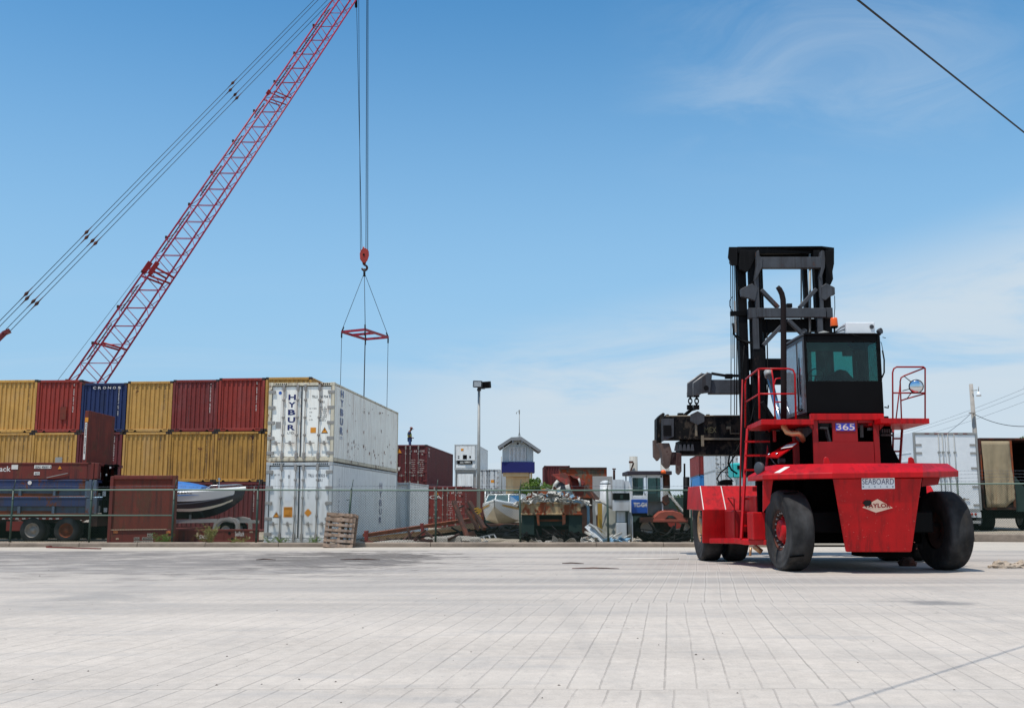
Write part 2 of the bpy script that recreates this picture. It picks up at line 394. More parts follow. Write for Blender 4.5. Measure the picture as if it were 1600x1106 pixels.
mat('pale_junk', (188, 184, 174), .85, var=.5, scale=5, rust=.15, streak=.4)
mat('pale_blue_junk', (120, 156, 180), .8, var=.3, scale=6)
mat('skin', (120, 78, 58), .6); mat('jeans', (52, 78, 118), .8); mat('shirt', (30, 48, 84), .8); mat('vest', (150, 160, 70), .7); mat('cap', (120, 60, 50), .8)
mat('bark', (92, 78, 64), .9, bump=.5)
mat('dirt', (150, 138, 120), .95, var=.25, scale=.35, bump=.3)
mat('soot', (16, 13, 12), .9, var=.3)
leafmat('leaf', (58, 92, 26), (118, 146, 44)); leafmat('leaf_dark', (30, 56, 24), (74, 104, 36)); leafmat('weed', (96, 112, 50), (168, 160, 84))
glass('cab_glass', (.36, .66, .63), 1.02); glass('dark_glass', (.30, .42, .40), .62); glass('side_glass', (.86, .93, .98), .42); glass('boat_glass', (.45, .66, .64), .6)  # side_glass: pale diffuse colour stands in for sky reflection
mat('mirror', (210, 215, 220), .04, metal=1.0, var=0)
# ================================================================ ground
def ground_mats():
    m = bpy.data.materials.new('yard_concrete'); m.use_nodes = True; g = NT(m.node_tree); g.n.clear()
    tc = g.n.new('ShaderNodeTexCoord').outputs['Object']; sp = g.node('ShaderNodeSeparateXYZ', _0=tc); x, y = sp.outputs[0], sp.outputs[1]
    wob = g.noise(tc, .35, 3); wob2 = g.noise(tc, 2.2, 3)
    # slab bays across the yard
    yj = g.m('ADD', y, g.m('MULTIPLY', g.m('SUBTRACT', wob, .5), .35))
    yj = g.m('ADD', yj, g.m('MULTIPLY', g.m('SUBTRACT', wob2, .5), .03))
    row = g.m('FLOOR', g.m('DIVIDE', g.m('SUBTRACT', yj, .95), 7.0)); fy = g.m('SUBTRACT', g.m('DIVIDE', g.m('SUBTRACT', yj, .95), 7.0), row)
    wn = g.node('ShaderNodeTexWhiteNoise', {'noise_dimensions': '1D'}, W=row); rr = wn.outputs[0]
    dj = g.m('MULTIPLY', g.m('MINIMUM', fy, g.m('SUBTRACT', 1.0, fy)), 7.0)
    # grooves pressed along each bay
    a = R(9.6)
    ang = g.m('MULTIPLY_ADD', g.m('SUBTRACT', rr, .5), .05, math.tan(a))
    u = g.m('SUBTRACT', x, g.m('MULTIPLY', y, ang))
    u = g.m('ADD', u, g.m('MULTIPLY', g.m('SUBTRACT', wob, .5), .05)); u = g.m('ADD', u, g.m('MULTIPLY', g.m('SUBTRACT', wob2, .5), .016)); u = g.m('ADD', u, g.m('MULTIPLY', g.m('SUBTRACT', g.noise(tc, 26, 3), .5), .016))
    u = g.m('ADD', u, g.m('MULTIPLY', rr, 7.0))
    per = .245
    k = g.m('DIVIDE', u, per); fu = g.m('FRACT', k); du = g.m('MULTIPLY', g.m('MINIMUM', fu, g.m('SUBTRACT', 1.0, fu)), per)
    idx = g.node('ShaderNodeTexWhiteNoise', {'noise_dimensions': '2D'}, Vector=g.node('ShaderNodeCombineXYZ', X=g.m('FLOOR', g.m('ADD', k, .5)), Y=row).outputs[0]).outputs[0]
    wid = g.m('MULTIPLY_ADD', g.noise(g.mapping(tc, (3, 1, 1)), 2.0, 4), .019, .0)
    brk = g.m('MULTIPLY', g.ramp(g.noise(g.mapping(tc, (2.2, .7, 1)), 1.2, 6, .7), .30, .52), g.m('MULTIPLY_ADD', idx, .9, .35, clamp=True))
    groove = g.m('MULTIPLY', g.ramp(du, wid, g.m('MULTIPLY', wid, .35)), brk)
    lightline = g.m('MULTIPLY', g.ramp(g.m('ABSOLUTE', g.m('SUBTRACT', du, .022)), .022, .0), .5)
    joint = g.m('MULTIPLY', g.ramp(dj, .016, .004), g.m('MULTIPLY_ADD', brk, .7, .2)); joint = g.m('MULTIPLY', joint, g.ramp(y, 17, 8))
    # cracks
    vor = g.node('ShaderNodeTexVoronoi', {'feature': 'DISTANCE_TO_EDGE'}, Vector=g.node('ShaderNodeVectorMath', {'operation': 'ADD'}, _0=tc, _1=g.node('ShaderNodeTexNoise', Vector=tc, Scale=1.5, Detail=5.0).outputs[1]).outputs[0], Scale=.32)
    crack = g.m('MULTIPLY', g.ramp(vor.outputs[0], .0045, .001), g.ramp(g.noise(tc, .25, 3), .52, .60))
    dark = g.m('MAXIMUM', g.m('MAXIMUM', groove, joint), g.m('MULTIPLY', crack, .75), clamp=True)
    # tone
    c = (.540, .470, .398)
    n1 = g.noise(g.mapping(tc, (.35, 1, 1)), .55, 6, .6); n2 = g.noise(tc, 7, 6, .7); n3 = g.noise(g.mapping(tc, (.12, 1, 1), (0, 0, R(6))), .7, 5, .6, .5); n4 = g.noise(tc, 60, 3, .7)
    kk = g.m('ADD', g.m('MULTIPLY', g.m('SUBTRACT', n1, .5), .62), g.m('MULTIPLY', g.m('SUBTRACT', n2, .5), .55)); kk = g.m('ADD', kk, g.m('MULTIPLY', g.m('SUBTRACT', n4, .5), .55))
    kk = g.m('ADD', kk, g.m('MULTIPLY', g.m('SUBTRACT', idx, .5), .05)); kk = g.m('ADD', kk, 1.0)
    base = g.node('ShaderNodeVectorMath', {'operation': 'SCALE'}, _0=c, Scale=kk).outputs[0]
    # tyre sweeps and old dirt, more of them far from the viewer's end of the yard
    far = g.ramp(y, 9, 24)
    base = g.mix(g.m('MULTIPLY', g.ramp(n3, .44, .64), g.m('MULTIPLY_ADD', far, .66, .14)), base, (.245, .228, .212))
    n7 = g.noise(g.mapping(tc, (.5, 2.2, 1), (0, 0, R(-24))), .9, 6, .65)
    base = g.mix(g.m('MULTIPLY', g.ramp(n7, .50, .68), .38), base, (.345, .328, .31))
    n8 = g.noise(g.mapping(tc, (.3, .8, 1), (0, 0, 0), (5, 3, 0)), .5, 5)
    base = g.mix(g.m('MULTIPLY', g.ramp(n8, .5, .7), .35), base, (.50, .445, .385))
    base = g.mix(g.m('MULTIPLY', g.ramp(y, 8, 24), g.m('MULTIPLY_ADD', g.ramp(n1, .3, .7), .45, .15)), base, (.32, .28, .245))
    def blob(base, cx, cy, rx, ry, col, amt, soft=.7, seed=0):
        dx = g.m('DIVIDE', g.m('SUBTRACT', x, cx), rx); dy = g.m('DIVIDE', g.m('SUBTRACT', y, cy), ry)
        d = g.m('SQRT', g.m('ADD', g.m('MULTIPLY', dx, dx), g.m('MULTIPLY', dy, dy)))
        d = g.m('ADD', d, g.m('MULTIPLY', g.m('SUBTRACT', g.noise(g.mapping(tc, (1, 1.5, 1), (0, 0, 0), (seed, 0, 0)), .8, 7, .68), .5), 3.6))
        return g.mix(g.m('MULTIPLY', g.ramp(d, 1.0, 1.0 - soft), amt), base, col)
    a1 = G(545, 872); a2 = G(120, 864); a3 = G(150, 934); a4 = G(1452, 941); a5 = G(330, 880)
    base = blob(base, a1.x, a1.y, 3.2, 5.2, (.085, .07, .058), .88, .55, 1)
    base = blob(base, a2.x, a2.y, 9.0, 8.0, (.15, .132, .118), .85, 1.1, 2)
    base = blob(base, a3.x, a3.y, 1.3, 2.0, (.24, .225, .21), .5, 1.0, 3)
    base = blob(base, a4.x, a4.y, .8, .7, (.13, .13, .13), .7, .9, 4)
    base = blob(base, a5.x, a5.y, 8.0, 7.0, (.17, .15, .135), .8, 1.1, 5)
    # sandy strip beside the kerb
    sx = g.ramp(g.m('ADD', y, g.m('MULTIPLY', g.m('SUBTRACT', n1, .5), 3.0)), 31.6, 32.6)
    sand = g.mix(g.ramp(n2, .35, .7), (.56, .485, .385), (.45, .40, .34))
    base = g.mix(g.m('MULTIPLY', sx, .8), base, sand)
    base = g.mix(g.m('MULTIPLY', lightline, g.m('MULTIPLY_ADD', far, .45, .1)), base, (.56, .52, .46))
    near = g.ramp(y, 26, 8); base = g.mix(g.m('MULTIPLY', dark, g.m('MULTIPLY_ADD', near, .20, .20)), base, (.16, .138, .115))
    trk = g.noise(g.mapping(tc, (.9, .06, 1), (0, 0, R(-52))), 1.6, 5, .6, .4); base = g.mix(g.m('MULTIPLY', g.ramp(trk, .54, .66), .13), base, (.25, .235, .22))
    trk2 = g.noise(g.mapping(tc, (1.1, .05, 1), (0, 0, R(38))), 1.5, 5, .6, .6); base = g.mix(g.m('MULTIPLY', g.ramp(trk2, .55, .68), .10), base, (.27, .25, .235))
    pits = g.ramp(g.noise(tc, 22, 4, .7), .62, .68); sml = g.noise(g.mapping(tc, (1.0, .35, 1), (0, 0, R(9))), 9, 6, .75); base = g.mix(g.m('MULTIPLY', g.ramp(sml, .55, .68), .26), base, (.26, .238, .215)); base = g.mix(g.m('MULTIPLY', pits, .40), base, (.22, .2, .19))
    bs = g.node('ShaderNodeBsdfPrincipled', Base_Color=base, Roughness=.88); bs.inputs['Specular IOR Level'].default_value = .25
    hgt = g.m('ADD', g.m('MULTIPLY', dark, -1.0), g.m('MULTIPLY', g.m('ADD', n2, n4), .35))
    bp = g.node('ShaderNodeBump', Strength=.55, Distance=.012, Height=hgt); g.l.new(bp.outputs[0], bs.inputs['Normal'])
    o = g.n.new('ShaderNodeOutputMaterial'); g.l.new(bs.outputs[0], o.inputs[0]); MATS['yard'] = m
ground_mats()
gr = MB().add([(-3000, -200, -.03), (3000, -200, -.03), (3000, 5000, -.03), (-3000, 5000, -.03)], [(0, 1, 2, 3)]).build('ground', 'dirt'); tag(gr, kind='structure')
yd = MB().add([(-60, -12, 0), (60, -12, 0), (60, 31, 0), (16.6, 40.6, 0), (9, 40.6, 0), (9, 34.95, 0), (-60, 34.95, 0)], [(0, 1, 2, 3, 4, 5, 6)]).build('pavement', 'yard'); tag(yd, kind='structure')
bl = MB().add([(-60, 35.2, .06), (12, 35.2, .06), (12, 70, .06), (-60, 70, .06)], [(0, 1, 2, 3)]).build('ground', 'dirt'); tag(bl, kind='structure')
RL0 = Vector((12.0, 43.2, 0)); RL1 = Vector((26.0, 37.2, 0))
rd = (RL1 - RL0).normalized(); rn_ = Vector((-rd.y, rd.x, 0))
lot = MB().prism([RL0 + rn_ * .2, RL1 + rn_ * .2, (80, 60, 0), (60, 90, 0), (12.2, 90, 0)], (0, 0, .28)).build('terrain', 'dirt'); tag(lot, kind='structure')

def kerb(name, a, b, label, h=.15, seg=2.4, seed=0):
    rn = random.Random(seed); a = Vector(a); b = Vector(b); d = (b - a); L = d.length; d.normalize(); n = Vector((-d.y, d.x, 0)); mb = MB(); t = 0
    while t < L:
        l = min(seg * rn.uniform(.8, 1.2), L - t); p = a + d * (t + .012); q = a + d * (t + l); dh = rn.uniform(-.012, .012); dn = n * rn.uniform(-.015, .015)
        mb.loft([[e + dn, e + dn + n * .26, e + dn + n * .26 + Z3 * (h + dh), e + dn + n * .04 + Z3 * (h + dh), e + dn + Z3 * (h - .03)] for e in (p, q)]); t += l
    o = mb.build(name, 'kerb', bevel=.012); return tag(o, label, 'kerb')
kerb('kerb', (-32, 34.95, 0), (9.2, 34.95, 0), 'long weathered concrete kerb under the left chain link fence', seed=2)
kerb('kerb', RL0 - rd * .1, RL1, 'pale concrete kerb under the right fence behind the forklift', .30, 3.0, 5)

# ================================================================ fences
def fence(name, a, b, posts, zb, H, label, rails=None, lean=None, nwire=1, cut=.062):
    a = Vector(a); b = Vector(b); d = (b - a); L = d.length; d.normalize(); n = Vector((-d.y, d.x, 0))
    t = thing(name, (a.x, a.y, 0), label, 'fence')
    for i, (p, ln) in enumerate(posts):
        mb = MB(); q = a + d * p; q.z = zb - .15; top = q + Z3 * (H + .17) + d * ln
        mb.cyl(q, top, .036, n=10); mb.cyl(top, top + Z3 * .03, .042, .02, 10)
        mb.tube([top, top + Z3 * .16 + d * .03, top + Z3 * .34 + d * .05 + n * .02], .013, 5)
        for hh in (.35, 1.0, 1.6): mb.cyl(q + Z3 * hh - Z3 * .012, q + Z3 * hh + Z3 * .012, .041, n=10)
        mb.build('post', 'fence_green', t)
    zt = zb + H
    MB().tube([a + Z3 * zt, a.lerp(b, .33) + Z3 * (zt + .012), a.lerp(b, .66) + Z3 * (zt - .01), b + Z3 * zt], .027, 8).build('top_rail', 'fence_pale', t)
    for (p0, p1, z) in (rails or []): MB().cyl(a + d * p0 + Z3 * z, a + d * p1 + Z3 * z, .024, n=8).build('middle_rail', 'fence_pale', t)
    mb = MB(); r = .0029; h = H - .04; step = cut * 1.4142; k = -h
    while k < L:                       # the two families of diagonal wires
        for s in (1, -1):
            x0, z0, x1, z1 = (k, 0, k + h, h) if s > 0 else (k, h, k + h, 0)
            if x0 < 0: z0 += -x0 * s; x0 = 0
            if x1 > L: z1 -= (x1 - L) * s; x1 = L
            if x1 - x0 > .02:
                o = n * (.004 * s)
                mb.bar(a + d * x0 + Z3 * (zb + .02 + z0) + o, a + d * x1 + Z3 * (zb + .02 + z1) + o, r * 1.7, r * 1.7)
        k += step
    mb.build('chain_link_mesh', 'fence_wire', t)
    for w in range(nwire):
        mb = MB(); pts = []; m = int(L / 1.2)
        for i in range(m + 1): pts.append(a + d * (L * i / m) + Z3 * (zt + .12 + .13 * w + .02 * math.sin(i * 2.1 + w)) + n * .01 * w)
        mb.tube(pts, .004, 4)
        for i in range(int(L / .14)):
            q = a + d * (.14 * i) + Z3 * (zt + .12 + .13 * w + .02 * math.sin(i * .14 / 1.2 * 2.1 + w)); mb.bar(q - Z3 * .022 - d * .012, q + Z3 * .022 + d * .012, .006, .006)
        mb.build('barbed_wire', 'cable_grey', t)
    return t
FY = 35.22; fx = lambda px: (px - 800) * FY / 1618.0
fa = fx(-130)
pp_ = [(fx(px) - fa, ln) for px, ln in ((-118, 0), (19, 0), (142, 0), (271, 0), (402, 0), (543, .12), (681, .01), (813, -.02), (950, -.02), (1080, 0), (1150, 0))]
fence('chain_link_fence', (fa, FY, 0), (fx(1156), FY, 0), pp_, .12, 1.78, 'long green chain link fence in front of the container stacks and scrap',
      rails=[(0, fx(271) - fa, 1.05)], nwire=1)
fr0 = RL0 + rn_ * .35 + rd * .1; fr1 = RL1 + rn_ * .35
fence('chain_link_fence', fr0, fr1, [(.2 + 2.9 * i, 0) for i in range(6)], .28, 1.95, 'green chain link fence in front of the parked white trailers', nwire=4)

# ================================================================ containers
def corr_wall(mb, o, u, nrm, L, z0, z1, per=.28, dep=.036, flat=.4):
    """trapezoid-corrugated sheet standing on o, running along u, facing nrm"""
    o = Vector(o); u = Vector(u); nrm = Vector(nrm); n = max(1, int(round(L / per))); per = L / n; pr = []
    for i in range(n):
        b = i * per
        pr += [(b, 0), (b + per * flat, 0), (b + per * .5, -dep), (b + per * (.5 + flat), -dep)]
    pr.append((L, 0)); k = len(mb.v)
    for x, d in pr:
        for z in (z0, z1): mb.v.append(o + u * x + nrm * d + Z3 * z)
    fl = u.cross(Z3).dot(nrm) < 0
    for i in range(len(pr) - 1):
        f = (k + 2 * i, k + 2 * i + 2, k + 2 * i + 3, k + 2 * i + 1); mb.f.append(f[::-1] if fl else f); mb.s.append(False)
def casting(mb, x, y, z, sx, sy, sz):
    mb.box(x, x + sx * .16, y, y + sy * .178, z, z + sz * .118) if sx > 0 and sy > 0 and sz > 0 else \
        mb.box(min(x, x + sx * .16), max(x, x + sx * .16), min(y, y + sy * .178), max(y, y + sy * .178), min(z, z + sz * .118), max(z, z + sz * .118))
def container(name, label, cat, body, frm, L=6.06, H=2.59, W=2.438, end='blind', side='corr', group=None, door=None, ink='white_ink', marks=True, bars='frame_cream', seed=0):
    t = thing(name, (0, 0, 0), label, cat, group, world=False); w = W / 2; e = .003
    f = MB()
    for sx in (-1, 1):
        for y0 in (0, L - .12): f.box(min(sx * w, sx * (w - .12)), max(sx * w, sx * (w - .12)), y0, y0 + .12, .118, H - .118)
        f.box(min(sx * w, sx * (w - .07)), max(sx * w, sx * (w - .07)), .16, L - .16, .02, .16); f.box(min(sx * w, sx * (w - .07)), max(sx * w, sx * (w - .07)), .16, L - .16, H - .09, H - .012)
    for y0 in (.004, L - .104):
        f.box(-w + .13, w - .13, y0, y0 + .1, .02, .15); f.box(-w + .13, w - .13, y0, y0 + .1, H - .12, H - .01)
    f.build('frame', frm, t, bevel=.006)
    c = MB()
    for sx in (-1, 1):
        for y0, sy in ((-e, 1), (L + e, -1)):
            for z0, sz in ((0, 1), (H, -1)): casting(c, sx * (w + e), y0, z0, -sx, sy, sz)
    c.build('corner_castings', 'casting' if frm not in ('frame_cream', 'frame_cool') else frm, t, bevel=.006)
    b = MB(); zl, zh = .15, H - .10
    if side == 'corr':
        corr_wall(b, (w - .02, .1, 0), Y3, X3, L - .2, zl, zh); corr_wall(b, (-w + .02, .1, 0), Y3, -X3, L - .2, zl, zh)
    else:
        corr_wall(b, (w - .012, .1, 0), Y3, X3, L - .2, zl, zh, .30, .006, .46); corr_wall(b, (-w + .012, .1, 0), Y3, -X3, L - .2, zl, zh, .30, .006, .46)
    b.box(-w + .04, w - .04, .05, L - .05, H - .06, H - .02); b.box(-w + .05, w - .05, .05, L - .05, .04, .16)
    b.box(-w + .12, w - .12, L - .09, L - .04, zl, zh)
    if end == 'blind': corr_wall(b, (-w + .12, .045, 0), X3, -Y3, W - .24, zl, zh, .245, .045)
    elif end == 'reefer': b.box(-w + .12, w - .12, .14, .2, zl, zh)
    else: b.box(-w + .12, w - .12, .12, .18, zl, zh)
    b.build('body', body, t)
    dm = door or body
    if end == 'blind':
        d = MB(); d.box(-w + .20, -w + .42, .003, .03, .1, .14); d.box(w - .42, w - .20, .003, .03, .1, .14)
        for k in (-1, 1): d.prism([(k * (w - .62), .001, .02), (k * (w - .42), .001, .02), (k * (w - .52), .001, .11)], (0, -.004, 0))
        d.build('fork_pockets', 'black', t)
        if marks:
            mb = MB(); rn = random.Random(seed)
            mb.marks((w - .44, -.001, H * .92), -Z3, X3, H * rn.choice((.5, .55, .6)), .055, 22, seed)
            mb.build('lettering', ink, t)
    if end in ('doors', 'reefer'):
        for s in (-1, 1):
            x0, x1 = (-w + .125, -.012) if s < 0 else (.012, w - .125)
            d = MB()
            if end == 'doors': corr_wall(d, (x0 + .06, .05, 0), X3, -Y3, x1 - x0 - .12, .24, H - .20, .29, .036)
            d.box(x0, x1, .055 if end == 'doors' else .045, .11, .18, H - .15)
            if end == 'doors':
                d.box(x0, x0 + .07, .03, .054, .18, H - .15); d.box(x1 - .07, x1, .03, .054, .18, H - .15)
                d.box(x0 + .07, x1 - .07, .031, .054, .18, .25); d.box(x0 + .07, x1 - .07, .031, .054, H - .22, H - .15)
            do = d.build('door', dm, t, bevel=.004)
            for bx in ((x0 + .43, x1 - .13) if s < 0 else (x0 + .13, x1 - .43)):
                m = MB(); m.cyl((bx, .0, .10), (bx, .0, H - .07), .017, n=8)
                for zc in (.28, .9, 1.5, 2.1): m.box(bx - .045, bx + .045, -.022, .04, zc * H / 2.7 - .035, zc * H / 2.7 + .035)
                m.box(bx - .045, bx + .045, -.03, .03, .09, .30); m.box(bx - .045, bx + .045, -.03, .03, H - .30, H - .08)
                m.build('locking_bar', bars, do, bevel=.003)
                hd = 1 if (bx < x0 + .3) != (s > 0) else -1
                h = MB(); hx = bx - .40 if s < 0 else bx + .06
                if s > 0 and bx > .6: hx = bx + .05
                h.bar((hx, -.045, .66), (hx + .34, -.045, .67), .02, .03); h.box(hx + .13, hx + .19, -.06, .03, .60, .74); h.build('handle', bars, do)
            for zc in ([.3, .82, 1.35, 1.88, 2.42] if end == 'reefer' else [.35, .95, 1.6, 2.2]):
                zc = zc * H / 2.75; m = MB(); xe = (x0 - .13, x0 + .12) if s < 0 else (x1 - .12, x1 + .13)
                m.box(xe[0] + (.0 if s < 0 else 0), xe[1], -.012, .05, zc - .055, zc + .055); m.build('hinge', 'hinge_grey' if end == 'reefer' else dm, do, bevel=.004)
        k = MB(); k.box(-.016, .016, .012, .1, .18, H - .15)
        for x in (-w + .10, w - .13): k.box(x, x + .03, .012, .1, .18, H - .15)
        k.box(-w + .13, w - .13, .03, .1, H - .149, H - .13); k.build('gasket', 'gasket', t)
    return t
def sign_tri(mb, cx, cz, s, y): mb.prism([(cx - s / 2, y, cz - s * .42), (cx + s / 2, y, cz - s * .42), (cx, y, cz + s * .46)], (0, -.003, 0)); return mb
def hatch(t, W, H, n=6):
    mb = MB()
    for s in (-1, 1):
        for i in range(n):
            x = s * (W / 2 - .2 - .075 * i) - (.03 if s > 0 else -.03); z = H - .085
            mb.prism([(x, .0, z), (x + .035, .0, z), (x + .065, .0, z + .05), (x + .03, .0, z + .05)], (0, -.004, 0))
    mb.build('warning_hatching', 'black', t)

# -- the two white refrigerated containers with their doors to the yard
YAW = -R(4.6)
hyx = P(520.5, 700, 37.0).x
hc = Vector((hyx - 1.219 * math.cos(YAW), 37.0 - 1.219 * math.sin(YAW), 0))
def hyb(zb, body, frm, label, bars):
    t = container('refrigerated_container', label, 'shipping container', body, frm, 12.19, 2.87, end='reefer', side='flat', door=body, bars=bars, group='white refrigerated containers stacked with doors to the yard')
    t.location = (hc.x, hc.y, zb); t.rotation_euler = (0, 0, YAW); hatch(t, 2.438, 2.87); return t
low_ = hyb(.06, 'reefer_cool', 'frame_cool', 'bluish white refrigerated container at the bottom of the stack behind the pallet', 'hinge_grey')
top_ = hyb(2.95, 'reefer_cream', 'frame_cream', 'cream white refrigerated container with tall blue letters on its left door, on top', 'bar_grey')
w = 1.219; yf = .041
def X(px): return (px - 416) / 42.7 - w            # pixel column on the door face
def Zt(py): return 2.87 - (py - 598) / 44.1
def Zb(py): return 2.87 - (py - 726) / 44.1
mb = MB().stack('HYBUR', (X(446.8), yf, Zt(626.0)), X3, Z3, .275, .20, .275, bold=.035); mb.build('brand_lettering', 'navy_ink', top_)
mb = MB().text('LTD.', (X(447), yf, Zt(680.6)), X3, Z3, .255, .075)
mb.text('TRLU', (X(484), yf, Zt(623.3)), X3, Z3, .21, .10).text('161704 1', (X(496), yf, Zt(623.3)), X3, Z3, .385, .10).text('45R1', (X(496.5), yf, Zt(631.5)), X3, Z3, .18, .09)
for i, zz_ in enumerate((641, 647, 653, 659)):
    mb.marks((X(480.5), yf, Zt(zz_)), X3, Z3, (.28, .12, .09, .17)[i], .045, (9, 4, 3, 6)[i], i)
    for j in (0, 1): mb.marks((X(497), yf, Zt(zz_ - 1.6 + 3 * j)), X3, Z3, .27, .05, 8, i * 2 + j + 9)
mb.build('lettering', 'dark_ink', top_)
mb = MB().prism([(x, yf, z) for x, z in ((X(483.2), Zt(679)), (X(491.8), Zt(679)), (X(491.8), Zt(670.4)), (X(483.2), Zt(670.4)))], (0, -.003, 0)).build('orange_label', 'orange_sign', top_)
def warn(t, cx, cz, s):
    o = MB().prism([(cx - s / 2, yf, cz - s * .42), (cx + s / 2, yf, cz - s * .42), (cx, yf, cz + s * .46)], (0, -.002, 0)).build('warning_sign', 'black', t)
    MB().prism([(cx - s * .39, yf - .0022, cz - s * .34), (cx + s * .39, yf - .0022, cz - s * .34), (cx, yf - .0022, cz + s * .34)], (0, -.002, 0)).build('sign_face', 'orange_sign', o)
    MB().prism([(cx - .012, yf - .0045, cz - s * .02), (cx + .012, yf - .0045, cz - s * .02), (cx + .02, yf - .0045, cz + s * .16), (cx - .02, yf - .0045, cz + s * .16)], (0, -.001, 0)).build('sign_symbol', 'black', o)
warn(top_, X(505.5), Zt(675), .25)
MB().prism([(X(433.5) + .06 * math.cos(a * math.pi / 8), yf, Zt(614.5) + .06 * math.sin(a * math.pi / 8)) for a in range(16)], (0, -.002, 0)).build('round_seal', 'blue_paint', top_)
MB().box(X(428), X(436), yf - .004, yf, Zt(671.5), Zt(661)).build('plate', 'hinge_grey', top_)
# side lettering of the upper one
s0 = 1.219 + .006
mb = MB().stack('HYBUR', (s0, .95, 2.42), Y3, Z3, .42, .27, .345, bold=.03); mb.text('LTD', (s0, .97, .86), Y3, Z3, .36, .10); mb.build('side_lettering', mat('ink_faded', (112, 126, 160), .6, var=.2), top_)
mb = MB().text('TRLU', (X(481.5), yf, Zb(749.5)), X3, Z3, .22, .105).text('878325 0', (X(493.5), yf, Zb(749.5)), X3, Z3, .43, .105).text('45R1', (X(494.5), yf, Zb(756.8)), X3, Z3, .22, .10)
for i, zz_ in enumerate((768, 773, 778, 783)):
    if i: mb.marks((X(481.5), yf, Zb(zz_)), X3, Z3, (.12, .12, .1, .15)[i], .05, 4, i + 20)
    for j in (0, 1): mb.marks((X(494), yf, Zb(zz_ + 2.2 * j)), X3, Z3, .22, .04, 8, i * 2 + j + 40)
mb.marks((X(423), yf, Zb(747.5)), X3, Z3, .34, .07, 8, 77); mb.text('0', (X(450), yf, Zb(751.5)), X3, Z3, .07, .12)
mb.build('lettering', 'dark_ink', low_)
warn(low_, X(433.5), Zb(808.5), .25)
o = MB().prism([(X(445), yf, Zb(812.5)), (X(458.6), yf, Zb(812.5)), (X(458.6), yf, Zb(796.5)), (X(445), yf, Zb(796.5))], (0, -.003, 0)).build('caution_label', 'orange_sign', low_)
MB().text('CAUTION', (X(445.8), yf - .004, Zb(801)), X3, Z3, .28, .075).marks((X(448), yf - .004, Zb(807.5)), X3, Z3, .18, .07, 3, 5).text('HIGH', (X(447.5), yf - .004, Zb(811.7)), X3, Z3, .2, .075).build('lettering', 'black', o)
MB().prism([(X(477), yf, Zb(805.5)), (X(483), yf, Zb(812)), (X(489), yf, Zb(805.5)), (X(483), yf, Zb(799)) ], (0, -.003, 0)).build('diamond_sign', 'orange_sign', low_)
MB().box(X(446), X(457.5), yf - .003, yf, Zb(787.5), Zb(777)).build('label_patch', 'white_paint', low_)
mb = MB().stack('CONTAINER', (s0, .98, 2.18), Y3, Z3, .13, .13, .19); mb.stack('HYBUR', (s0, 8.2, 2.05), Y3, Z3, .5, .27, .37); mb.build('side_lettering', mat('ink_faded2', (130, 130, 150), .6, var=.2), low_)
mb = MB()   # dents and rust scabs on the sun-bleached side
rn = random.Random(4)
for i in range(64):
    y = rn.uniform(1.6, 11.8); z = rn.choice((rn.uniform(.15, .9), rn.uniform(.3, 2.6))); hh = rn.uniform(.02, .20) * rn.choice((.5, 1)); ww = rn.uniform(.02, .12)
    mb.prism([(s0 - .004, y + ww * .5 * math.cos(a) * rn.uniform(.6, 1.1), z + hh * .5 * math.sin(a) * rn.uniform(.6, 1.1)) for a in [k * math.pi / 4 for k in range(8)]], (.003, 0, 0))
mb.build('rust_scars', 'rust', top_)

# -- the left stack of 20 ft boxes, blind ends to the yard
SX = P(411, 690, 53).x; SY = 53.0; SYAW = -R(4.6); PIT = 2.475
rowz = [(.0, 2.59), (2.60, 2.59), (5.20, 2.59)]
spec = {
 2: [('cont_yellow', 'ochre container at the right end of the top row, partly behind the white ones', -1), ('cont_red_bright', 'bright red container in the top row beside the white refrigerated stack', 0), ('cont_red', 'dull red container in the top row between an ochre and a bright red one', 1),
     ('cont_yellow', 'ochre container in the top row between the blue and the dull red one', 2), ('cont_blue', 'dark blue container in the top row with white lettering at its upper edge', 3), ('cont_red_bright', 'red container in the top row with a dark patch, left of the blue one', 4),
     ('cont_yellow', 'ochre container at the left picture edge of the top row', 5)],
 1: [('cont_yellow_old', 'streaked ochre container of the second row, half hidden behind the white ones', -1), ('cont_yellow_old', 'rusty ochre container in the second row under the bright red one', 0), ('cont_yellow_old', 'ochre container in the second row under the dull red one, above the boat', 1),
     ('cont_yellow', 'ochre container in the second row above the brown flat rack end', 2), ('cont_maroon', 'maroon container in the second row behind the upright brown panel', 3), ('cont_yellow', 'ochre container in the second row with a grey patch, under the red one', 4),
     ('cont_yellow', 'ochre container in the second row at the left picture edge', 5)],
 0: [('cont_maroon', 'dark red container in the bottom row beside the lower white one', -1), ('cont_maroon', 'dark red container in the bottom row behind the boat bow', 0), ('cont_maroon', 'dark red container in the bottom row behind the covered boat', 1),
     ('cont_blue', 'dark container in the bottom row behind the brown flat rack end', 2)]}
protos = {}
